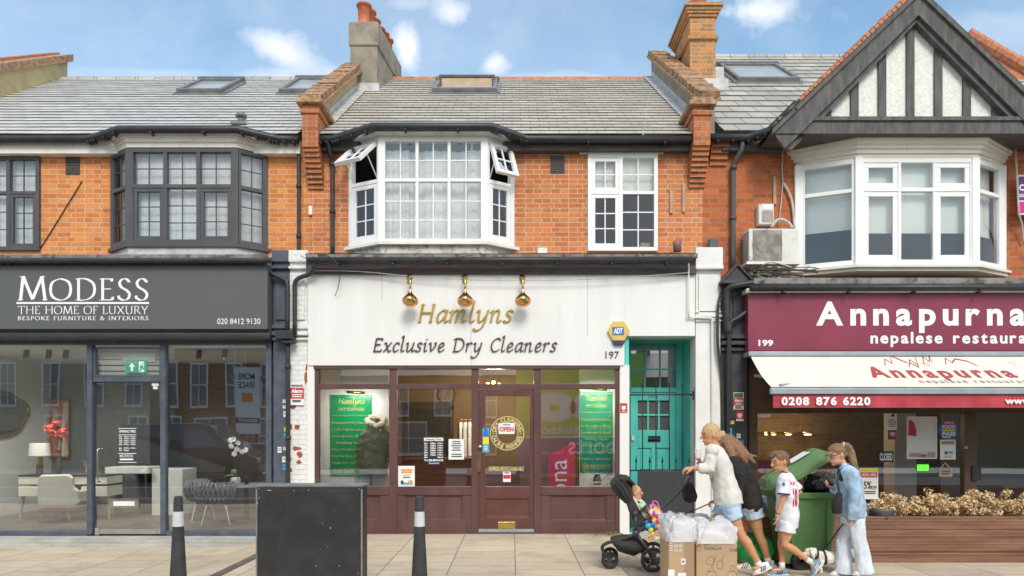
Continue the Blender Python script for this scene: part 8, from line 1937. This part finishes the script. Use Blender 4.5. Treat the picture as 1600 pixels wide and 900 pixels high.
for a, b_, k in ((sn, en, .82), (sf_, ef, .8)): m.loft([a+V((0, .03 if a is sn else -.03, 0)), a.lerp(b_, .4), a.lerp(b_, k)], [.066, .064, .063], n=14); m.ell(a, .065)
shirt = remesh(m, 'football_shirt', M['shirt_white'], bo, .008, 3, fold=.009, fscale=(7, 7, 11))
m = MB()
for a, b_, k in ((sn, en, .82), (sf_, ef, .8)): d = (b_-a).normalized(); p = a.lerp(b_, k); m.loft([p-d*.012, p+d*.004], [.0665, .0665], n=16)
m.build('sleeve_trim', M['shirt_navy'], bo)
m = MB(); m.torus(P(1226.5, 738.5), nv(.3, 0, 1), .054, .007, 22, 6); m.build('collar', M['shirt_navy'], bo)
bvh = BVHTree.FromObject(shirt, bpy.context.evaluated_depsgraph_get()); so = wloc(shirt)
def on_shirt(geo, px, mat, name='shirt_print'):
    v, fs = geo; x0, x1, y0, y1 = px; ax_ = [p.x for p in v]; ay_ = [p.y for p in v]; mb = MB(); out = []
    for p in v:
        q = P(x0+(p.x-min(ax_))/(max(ax_)-min(ax_))*(x1-x0), y1-(p.y-min(ay_))/(max(ay_)-min(ay_))*(y1-y0)); d = (q-V((0, CY, CZ))).normalized()
        hit = bvh.ray_cast(V((q.x, q.y, q.z))-d*.6-so, d); h = (hit[0]+so) if hit[0] else q+d*.0; out.append(h-d*.004)
    mb.add(out, fs); mb.build(name, M[mat], bo)
on_shirt(bf('KE', .03), (1235.5, 1242.5, 752.5, 757.5), 'shirt_red'); on_shirt(bf('10', .06), (1239, 1246, 763, 792), 'shirt_red')
g_ = [V((math.cos(q), math.sin(q), 0)) for q in [6.283*i/14 for i in range(14)]]; on_shirt((g_, [list(range(14))]), (1221.5, 1227.5, 752.5, 760), 'denim_pale', 'sleeve_badge')
g_ = [V((.55*math.cos(q), .6*math.sin(q), 0)) for q in [6.283*i/10 for i in range(10)]]; on_shirt((g_, [list(range(10))]), (1223, 1226, 754, 758.5), 'shirt_navy', 'sleeve_badge')
m = MB(); m.loft([P(1230, 805), P(1230, 815), P(1230, 824)], [.142, .15, .145], [.108, .118, .112], side=SY, n=22)
for hp, kk in ((P(1231, 818, -.07), kn), (P(1227, 818, .07), kf)): m.loft([hp+V((0, 0, .02)), hp.lerp(kk, .2), hp.lerp(kk, .43)], [.085, .09, .094], n=16)
remesh(m, 'football_shorts', M['shorts_lilac'], bo, .008, 2, fold=.01, fscale=(10, 10, 10))
shoe(bo, af, P(1230, 899.5, .06), P(1199, 899.5, .06), ('shoe_blue', 'sole', 'navy'), .9); shoe(bo, an_, P(1286, 879, -.08), P(1270, 900, -.08), ('shoe_blue', 'sole', 'shoe_white'), .9)
sock(bo, an_, kn, .032, 'shoe_white'); sock(bo, af, kf, .032, 'shoe_white')
m = MB(); m.torus(en.lerp(wn, .93), (wn-en).normalized(), .022, .005, 14, 6); m.build('wrist_band', M['black_ink'], bo)

# ---- girl in the denim jacket
P = pt(-3.22)
gd = thing('person', 'girl in glasses, denim jacket and pale flared jeans with black shoulder bag', 'person', (P(1330, 830).x, -3.22, 0))
hc = P(1307.5, 710); f_ = nv(-1, -.18, -.26); m = MB(); A = head(m, hc, f_, (-.22, 0, 1), .98)
m.loft([P(1314, 720), P(1318, 727), P(1322, 735)], [.042, .043, .055], n=12)
m.loft([P(1333, 815), P(1332, 800), P(1329, 775), P(1325, 750), P(1322, 735)], [.14, .145, .115, .135, .1], [.095, .1, .085, .095, .06], side=SY, n=18)
kn, an_ = P(1343, 848, -.08), P(1352, 885, -.08); leg(m, P(1336, 808, -.07), kn, an_, .86); kf, af = P(1319, 848, .08), P(1316, 886, .08); leg(m, P(1329, 808, .07), kf, af, .86)
sn, sf_ = P(1327, 738, -.16), P(1324, 738, .15); en, wn = P(1336, 778, -.2), P(1331, 812, -.17); ef, wf = P(1310, 770, .16), P(1300, 762, .1)
m.loft([sn, en, wn], [.042, .034, .023], n=12); m.loft([sf_, ef, wf], [.042, .034, .022], n=12); hand(m, wf, (-.8, -.2, .35), (0, -.4, 1), .85, .6, 1); hand(m, wn+V((0, 0, .03)), (-.2, 0, -1), (-1, .2, 0), .8, .5, 1)
m.ell(an_+V((-.03, 0, -.05)), (.07, .03, .03)); m.ell(af+V((-.03, 0, -.05)), (.07, .03, .03))
remesh(m, 'body', M['skin'], gd, .0055, 3); face(hc, A, gd, .98)
f2, s2, u2 = A; m = MB(); m.ell(hc-f2*.010+u2*.034, (.1, .082, .09), A, 18, 12); m.ell(hc-f2*.05-u2*.01, (.055, .07, .062), A)
m.curve([P(1317, 695), P(1324, 697), P(1330, 708), P(1334, 722, -.02), P(1341, 737, -.03)], [.024, .038, .042, .036, .012], 12, 5); m.curve([P(1318, 696), P(1326, 704), P(1331, 720, -.03), P(1336, 733, -.05)], [.02, .03, .03, .008], 10, 5)
remesh(m, 'hair', M['hair_fair'], gd, .006, 2, fold=.005, fscale=(50, 60, 16))
m = MB(); m.torus(P(1316.5, 695), nv(1, 0, -.5), .024, .011, 18, 8); m.build('hair_tie', M['denim_pale'], gd, smooth=True)
m = MB()                                                   # spectacles
for e in (-1, 1): m.torus(hc+f2*.106+s2*e*.034+u2*.004, f2, .022, .003, 18, 5); m.loft([hc+f2*.104+s2*e*.056+u2*.008, hc+s2*e*.08+f2*.0+u2*.012], .003, n=5)
m.build('glasses', M['black_ink'], gd)
m = MB(); m.loft([P(1333, 806), P(1332, 790), P(1329, 768), P(1326, 750), P(1323, 737), P(1320, 729)], [.175, .175, .172, .175, .16, .075], [.128, .125, .118, .115, .10, .062], side=SY, n=26)
m.loft([sn, sn.lerp(en, .5), en, en.lerp(wn, .5), wn+V((0, 0, -.005))], [.078, .074, .07, .066, .056], n=16); m.ell(sn, .078); m.loft([sf_, ef, ef.lerp(wf, .75)], [.075, .068, .052], n=14)
m.loft([P(1313, 733, -.05), P(1318, 728, -.075), P(1325, 727, 0), P(1318, 728, .075), P(1313, 733, .05)], [.018, .024, .026, .024, .018], n=10)
for k in range(9): m.loft([P(1342+k*.9, 806, -.06+.02*k), P(1343.5+k*.9, 812+2*(k % 3), -.06+.02*k)], [.012, .004], n=6)
remesh(m, 'denim_jacket', M['denim_jacket'], gd, .008, 2, fold=.018, fscale=(10, 10, 8))
m = MB(); m.loft([P(1314, 731, -.02), P(1313, 741, -.02), P(1315, 752, -.02)], [.06, .07, .05], [.02, .025, .02], side=SY, n=12); m.build('black_top', M['black_ink'], gd, smooth=True)
m = MB(); m.loft([P(1332, 797), P(1332, 806), P(1332, 818)], [.148, .155, .145], [.118, .122, .112], side=SY, n=24)
hem_n, hem_f = P(1353, 898.5, -.08), P(1317, 898.5, .08)
for hp, kk, hm in ((P(1336, 812, -.07), kn, hem_n), (P(1329, 812, .07), kf, hem_f)): m.loft([hp, hp.lerp(kk, .5), kk, kk.lerp(hm, .5), hm.lerp(kk, .05)], [.094, .085, .075, .078, .088], [.094, .088, .08, .085, .098], n=18)
remesh(m, 'flared_jeans', M['denim_jean'], gd, .008, 2, fold=.013, fscale=(13, 13, 4.5))
shoe(gd, an_, P(1358, 899.5, -.08), P(1333, 899.5, -.08), ('shoe_white', 'sole', 'shoe_white'), .85); shoe(gd, af, P(1322, 899.5, .08), P(1297, 899.5, .08), ('shoe_white', 'sole', 'shoe_white'), .85)
c = P(1308.5, 801, -.2); bg_ = thing('shoulder_bag', 'black shoulder bag hanging at the hip of the denim girl', 'bag', c)
m = MB(); m.loft([P(1308, 802, -.2), P(1307.5, 795, -.2), P(1309, 782, -.2), P(1312, 770, -.19)], [.05, .06, .055, .035], [.05, .058, .05, .03], side=SY, n=16); remesh(m, 'bag_body', M['black_hoodie'], bg_, .008, 2, fold=.008)
m = MB(); m.curve([P(1312, 772, -.2), P(1309, 752, -.17), P(1312, 738, -.11), P(1320, 727, -.06), P(1327, 727, .0)], .013, 6); m.build('strap', M['black_ink'], bg_, smooth=True)
m = MB(); c = P(1297, 757, .09); m.obox(c+V((-.03, -.005, -.03)), (.05, 0, .03), (0, .012, 0), (-.05, 0, .09)); tag(m.build('phone', M['black_ink'], None, .004), 'dark phone in the far hand of the denim girl', 'phone')

# ---- dogs
def dogbody(m, P, back, chest, hw, hd, legs, k):
    m.loft([P(*q) for q in back], chest, n=16)
    for L in legs: m.loft([P(*q) for q in L[0]], L[1], n=10)
P = pt(-3.03)
dg_ = thing('dog', 'small white dog in black harness walking behind the denim girl', 'dog', (P(1290, 870).x, -3.03, 0))
m = MB(); dogbody(m, P, [(1277, 866), (1284, 869), (1293, 872), (1304, 872), (1314, 871), (1320, 870)], [.055, .075, .078, .07, .066, .035], .07, 0,
 [([(1284, 876, -.05), (1282, 886, -.05), (1283, 896, -.05)], [.035, .022, .02]), ([(1283, 876, .05), (1277, 885, .05), (1274, 895, .05)], [.035, .022, .02]), ([(1314, 873, -.05), (1310, 882, -.05), (1317, 888, -.05), (1315, 896, -.05)], [.045, .03, .02, .02]), ([(1315, 873, .05), (1320, 882, .05), (1327, 887, .05), (1326, 895, .05)], [.045, .03, .02, .02])], 1)
m.loft([P(1280, 866), P(1271, 862), P(1264, 862)], [.05, .048, .045], n=12); m.ell(P(1264, 863), (.058, .05, .05)); m.loft([P(1260, 865), P(1252, 870), P(1249, 872)], [.036, .026, .018], n=10)
for e in (-.045, .045): m.loft([P(1266, 858, e), P(1270, 866, e*1.25), P(1271, 874, e*1.2)], [.018, .026, .012], n=8)
m.curve([P(1319, 868), P(1326, 862), P(1331, 864), P(1334, 872)], [.02, .035, .042, .02], 10)
remesh(m, 'body', M['fur_white'], dg_, .007, 2, fold=.006, fscale=(40, 40, 40))
m = MB(); m.torus(P(1286, 870), nv(1, 0, .12), .083, .012, 24, 8); m.loft([P(1275, 860), P(1288, 861, -.02)], .022, n=8); m.torus(P(1275, 865), nv(1, 0, -.1), .058, .01, 20, 6); m.build('harness', M['black_ink'], dg_, smooth=True)
m = MB(); m.ell(P(1248.5, 871.5), .011); m.build('nose', M['black_ink'], dg_, smooth=True); m = MB(); m.ell(P(1257, 861, -.042), .007); m.ell(P(1257, 861, .042), .007); m.build('eye', M['eye'], dg_, smooth=True)
m = MB(); m.curve([P(1288, 861), P(1293, 853), P(1303, 838, -.1), P(1318, 818, -.18), P(1330, 812, -.2)], .008, 6); tag(m.build('dog_leash', M['black_ink'], None, smooth=True), 'short black leash rising from the white dog to the denim girl', 'leash')
P = pt(-2.62)
ds = thing('dog', 'cream and black spotted dog mostly hidden behind the bagged boxes', 'dog', (P(1080, 840).x, -2.62, 0))
m = MB(); dogbody(m, P, [(1052, 815), (1062, 815), (1080, 817), (1098, 815), (1108, 813)], [.08, .115, .11, .105, .07], .1, 0,
 [([(1060, 832, -.07), (1060, 860, -.07), (1059, 885, -.07)], [.05, .03, .026]), ([(1059, 832, .07), (1064, 860, .07), (1066, 884, .07)], [.05, .03, .026]), ([(1104, 830, -.07), (1100, 850, -.07), (1110, 864, -.07), (1108, 885, -.07)], [.07, .045, .026, .026]), ([(1104, 830, .07), (1108, 850, .07), (1116, 864, .07), (1114, 884, .07)], [.07, .045, .026, .026])], 1)
m.loft([P(1054, 812), P(1046, 806), P(1042, 804)], [.075, .06, .06], n=12); m.ell(P(1041, 811), (.075, .062, .062)); m.loft([P(1037, 813), P(1030, 816), P(1027, 817)], [.045, .036, .028], n=10)
for e in (-.06, .06): m.loft([P(1043, 806, e), P(1047, 815, e*1.25), P(1047, 823, e*1.15)], [.02, .03, .014], n=8)
m.curve([P(1108, 819), P(1112, 812), P(1113, 803)], [.035, .03, .014], 8)
remesh(m, 'body', M['fur_spot'], ds, .009, 2); m = MB(); m.ell(P(1026, 816.5), .016); m.build('nose', M['black_ink'], ds, smooth=True); m = MB(); m.torus(P(1049, 817), nv(.8, 0, .6), .072, .01, 22, 6); m.build('collar', M['black_ink'], ds); m = MB(); m.ell(P(1036, 809, -.055), .009); m.ell(P(1036, 809, .055), .009); m.build('eye', M['eye'], ds, smooth=True)

# ---------------------------------------------------------------- pram, baby, toys
P = pt(-3.0)
pr = thing('pushchair', 'black pushchair with five spoke wheels and folding hood', 'pushchair', (P(995, 850).x, -2.8, 0))
FAR = .40
m = MB()
for dy in (0, FAR):
    k = 1 if dy else 0
    m.loft(smooth_path([P(1078, 742, dy), P(1066, 763, dy), P(1030, 798, dy), P(996, 832, dy), P(970, 843, dy+.06), P(947, 849, dy+.12), P(941, 858, dy+.15), P(952, 874-6*k, dy+.18)], 3), .021, n=8)
    m.loft([P(994, 833, dy), P(1008, 853, dy), P(1020.5, 874-5*k, dy)], .019, n=8); m.loft([P(993, 803, dy), P(994, 833, dy)], .02, n=8)
    m.lathe(P(994, 834, dy-.02), [(.032, 0), (.038, .012), (.038, .03), (.03, .045)], axis=(0, 1, 0), n=18); m.lathe(P(993, 803, dy-.02), [(.03, 0), (.034, .01), (.034, .03)], axis=(0, 1, 0), n=18)
m.loft([P(1020.5, 874, 0), P(1020.5, 869, FAR)], .012, n=8); m.loft([P(947, 849, .12), P(947, 849, FAR+.1)], .014, n=8)
m.build('frame', M['pram_frame'], pr, smooth=True)
m = MB(); m.loft([P(1078, 741, 0), P(1080, 738.5, .05), P(1080, 738.5, FAR-.05), P(1078, 741, FAR)], .02, n=10); m.build('handlebar', M['rubber'], pr, smooth=True)
def wheel(px, py, dy, r, n_=5):
    c = P(px, py, dy); c.z = r+.001
    m = MB(); m.torus(c, (0, 1, 0), r-.016, .0165, 36, 8); wh = m.build('wheel', M['rubber'], pr, smooth=True)
    m = MB(); m.lathe(c, [(.02, -.02), (.028, -.015), (.028, .02), (.02, .025)], axis=(0, 1, 0), n=16); m.torus(c, (0, 1, 0), r-.036, .008, 30, 6)
    for i in range(n_): q = 6.283*i/n_+.3; d = V((math.cos(q), 0, math.sin(q))); m.loft([c+d*.02, c+d*(r-.034)], [.019, .014], n=6)
    m.build('rim', M['pram_frame'], wh)
wheel(1020.5, 874, -.015, .142); wheel(1020.5, 874, FAR, .142); wheel(953, 874, .18, .10); wheel(953, 874, FAR+.12, .10)
m = MB()
rows = [[(955.5, 757), (956, 748), (963, 742), (971, 741), (981, 744), (988, 751), (990, 757)], [(957, 764), (959, 755), (966, 749), (974, 748), (982, 752), (987, 758), (988, 763)], [(962, 772), (964, 765), (970, 760), (976, 760), (982, 764), (985, 770), (985, 774)], [(972, 784), (974, 778), (977, 775), (980, 776), (982, 779), (984, 783), (984, 786)]]
m.loft([P(958, 752, .2), P(966, 757, .2), P(975, 768, .2), P(983, 784, .2)], [.17, .2, .21, .19], [.055, .10, .10, .05], side=SY, n=22); m.loft([P(960, 754, .2), P(968, 747, .2), P(978, 748, .2), P(989, 756, .2)], [.16, .185, .19, .19], [.03, .05, .045, .014], side=SY, n=20)
remesh(m, 'hood', M['pram_black'], pr, .01, 2, fold=.004, fscale=(12, 3, 12))
m = MB()
for a in ([(957, 753), (966, 760), (978, 778), (984, 786)], [(960, 748), (970, 756), (980, 772), (985, 783)], [(966, 744), (976, 752), (984, 768), (986, 780)]): m.curve([P(x, y, -.005) for x, y in a], .007, 6)
m.build('hood_rib', M['pram_frame'], pr, smooth=True)
m = MB(); m.loft([P(982, 780, .2), P(988, 797, .2), P(997, 815, .2), P(1010, 822, .2), P(1026, 816, .2)], [.17, .175, .17, .17, .15], [.03, .04, .045, .04, .025], side=SY, n=18); m.loft([P(984, 785, .02), P(1000, 818, .02), P(1010, 818, .02)], [.018, .03, .02], [.05, .06, .03], side=SY, n=10); remesh(m, 'seat', M['pram_black'], pr, .01, 2)
m = MB(); m.loft([P(987, 776, .2), P(1001, 802, .2), P(1009, 812, .2)], [.13, .13, .12], [.02, .02, .02], side=SY, n=14); m.build('seat_liner', M['sweater'], pr, smooth=True)
m = MB(); m.loft([P(956, 843, .2), P(968, 848, .2), P(990, 852, .2), P(1010, 852, .2)], [.16, .19, .19, .17], [.03, .10, .125, .05], side=SY, n=20); remesh(m, 'basket', M['pram_black'], pr, .01, 2, fold=.012, fscale=(8, 5, 8))
m = MB(); m.curve([P(1000, 800, -.01), P(1012, 789, -.01), P(1020, 785, .1), P(1020, 785, .3), P(1012, 789, FAR), P(1000, 800, FAR)], .018, 8); m.build('bumper_bar', M['pram_frame'], pr, smooth=True)
P2 = pt(-2.8)
by = thing('person', 'baby with fine fair hair in mint top sitting in the pushchair', 'person', P2(1000, 815)); hc = P2(992.5, 769.5); f_ = nv(1, -.15, .06)
m = MB(); A = head(m, hc, f_, (-.1, 0, 1), .74); m.loft([hc+V((.0, 0, -.06)), P2(996, 784)], [.04, .045], n=10); m.loft([P2(996, 784), P2(1002, 797), P2(1008, 808)], [.08, .09, .09], [.06, .07, .075], side=SY, n=14)
for e in (-.1, .1): m.loft([P2(999, 786, e), P2(1008, 796, e*1.1), P2(1018, 802, e*.9)], [.033, .028, .02], n=10); hand(m, P2(1018, 802, e*.9), (1, 0, 0), (0, 0, -1), .5, .5, 1 if e > 0 else -1); m.loft([P2(1008, 808, e*.6), P2(1022, 808, e*.8), P2(1030, 820, e*.8)], [.05, .042, .03], n=10)
remesh(m, 'body', M['skin'], by, .005, 3); face(hc, A, by, .74, 'hair_baby', False)
f2, s2, u2 = A; m = MB(); m.ell(hc-f2*.02+u2*.028, (.072, .064, .066), A, 16, 10); m.ell(hc-f2*.035-u2*.01, (.045, .055, .05), A); remesh(m, 'hair', M['hair_baby'], by, .006, 1, fold=.003, fscale=(60, 60, 60))
m = MB(); m.loft([P2(995, 783), P2(998, 788), P2(1003, 798), P2(1009, 809)], [.075, .1, .105, .1], [.055, .072, .082, .085], side=SY, n=16)
for e in (-.1, .1): m.loft([P2(998, 787, e*.9), P2(1007, 795, e*1.1)], [.043, .038], n=12)
remesh(m, 'mint_top', M['baby_green'], by, .008, 2, fold=.006, fscale=(14, 14, 14))
m = MB(); m.curve([P2(997, 783, -.09), P2(1003, 790, -.1), P2(1010, 802, -.09)], .012, 6); m.build('seat_strap', M['black_ink'], by)
# pouch on the handle, pink patterned bag, string of toys
c = P(1077, 786, .1); pc = MB(); pc.loft([P(1079, 784, .15), P(1078, 775, .15), P(1075, 762, .15), P(1073, 754, .15)], [.12, .15, .16, .14], [.055, .075, .07, .05], side=SY, n=18)
pch = thing('handle_pouch', 'black zipped pouch hanging from the pushchair handle', 'pouch', c); remesh(pc, 'pouch_body', M['black_hoodie'], pch, .009, 2, fold=.01, fscale=(9, 9, 9)); m = MB(); m.loft([P(1072, 755, .02), P(1077, 745, .03)], .008, n=6); m.build('pouch_strap', M['black_ink'], pch)
pb = thing('patterned_bag', 'pink trimmed bag with bright patches hanging at the back of the pushchair', 'bag', P(1034, 858, .05))
m = MB(); pts = [(1020, 787), (1031, 795), (1042, 815), (1044, 836), (1042, 858), (1036, 855), (1030, 830), (1020, 808), (1013, 800)]; m.prism([P(a, b_, -.03) for a, b_ in pts], (0, .05, 0)); m.build('bag_body', M['toy_mix'], pb, .012)
random.seed(4)
for k, mt in enumerate(('toy_pink', 'paper_blue', 'paper_orange', 'paper_yellow', 'paper_red')):
    m = MB()
    for i in range(6):
        t_ = (i+.2*k)/6.2; a = 1019+22*t_**.8+random.uniform(-4, 4); b_ = 794+56*t_+random.uniform(-5, 5); s = random.uniform(2.0, 4.6); m.prism([P(a+s*math.cos(q)*random.uniform(.7, 1.2), b_+s*math.sin(q)*random.uniform(.7, 1.2), -.0335-.0006*k) for q in [6.283*j/6 for j in range(6)]], (0, .002, 0))
    m.build('cloth_patch', M[mt], pb)
m = MB(); Q = [P(a, b_, -.03) for a, b_ in pts]; m.loft(Q+[Q[0]], .008, n=6); m.curve([P(1019, 790, -.03), P(1021, 783, -.02), P(1027, 785, -.02), P(1031, 796, -.03)], .007, 6); m.build('piping', M['toy_pink'], pb, smooth=True)
ty = thing('hanging_toy', 'string of bright plastic baby toys on the pushchair side', 'toy', P(1017, 845, -.04))
for (a, b_, r, mt, ring) in ((1013, 822, 5, 'toy_teal', 0), (1020, 820, 4.5, 'paper_blue', 0), (1017, 828, 4.2, 'paper_yellow', 0), (1026, 833, 4, 'paper_orange', 1), (1017, 840, 3.6, 'paper_orange', 1), (1009, 833, 3.4, 'denim_short', 1), (1024, 823, 3.4, 'toy_teal', 0), (1026, 842, 3.4, 'sweater', 0), (1033, 845, 2.8, 'sack_green', 0), (1020, 834, 3, 'paper_yellow', 0), (1010, 816, 3, 'paper_blue', 0)):
    m = MB(); k = r/139; c = P(a, b_, -.05)
    if ring: m.torus(c, nv(.2, 1, .1), k*.8, k*.34, 20, 8)
    else: m.ell(c, (k, k*.7, k))
    m.build('toy_piece', M[mt], ty, smooth=True)
m = MB(); m.loft([P(986, 830, .1), P(998, 818, .05), P(1001, 812, .05)], .014, n=8); m.build('blue_ribbon', M['paper_cyan'], ty)
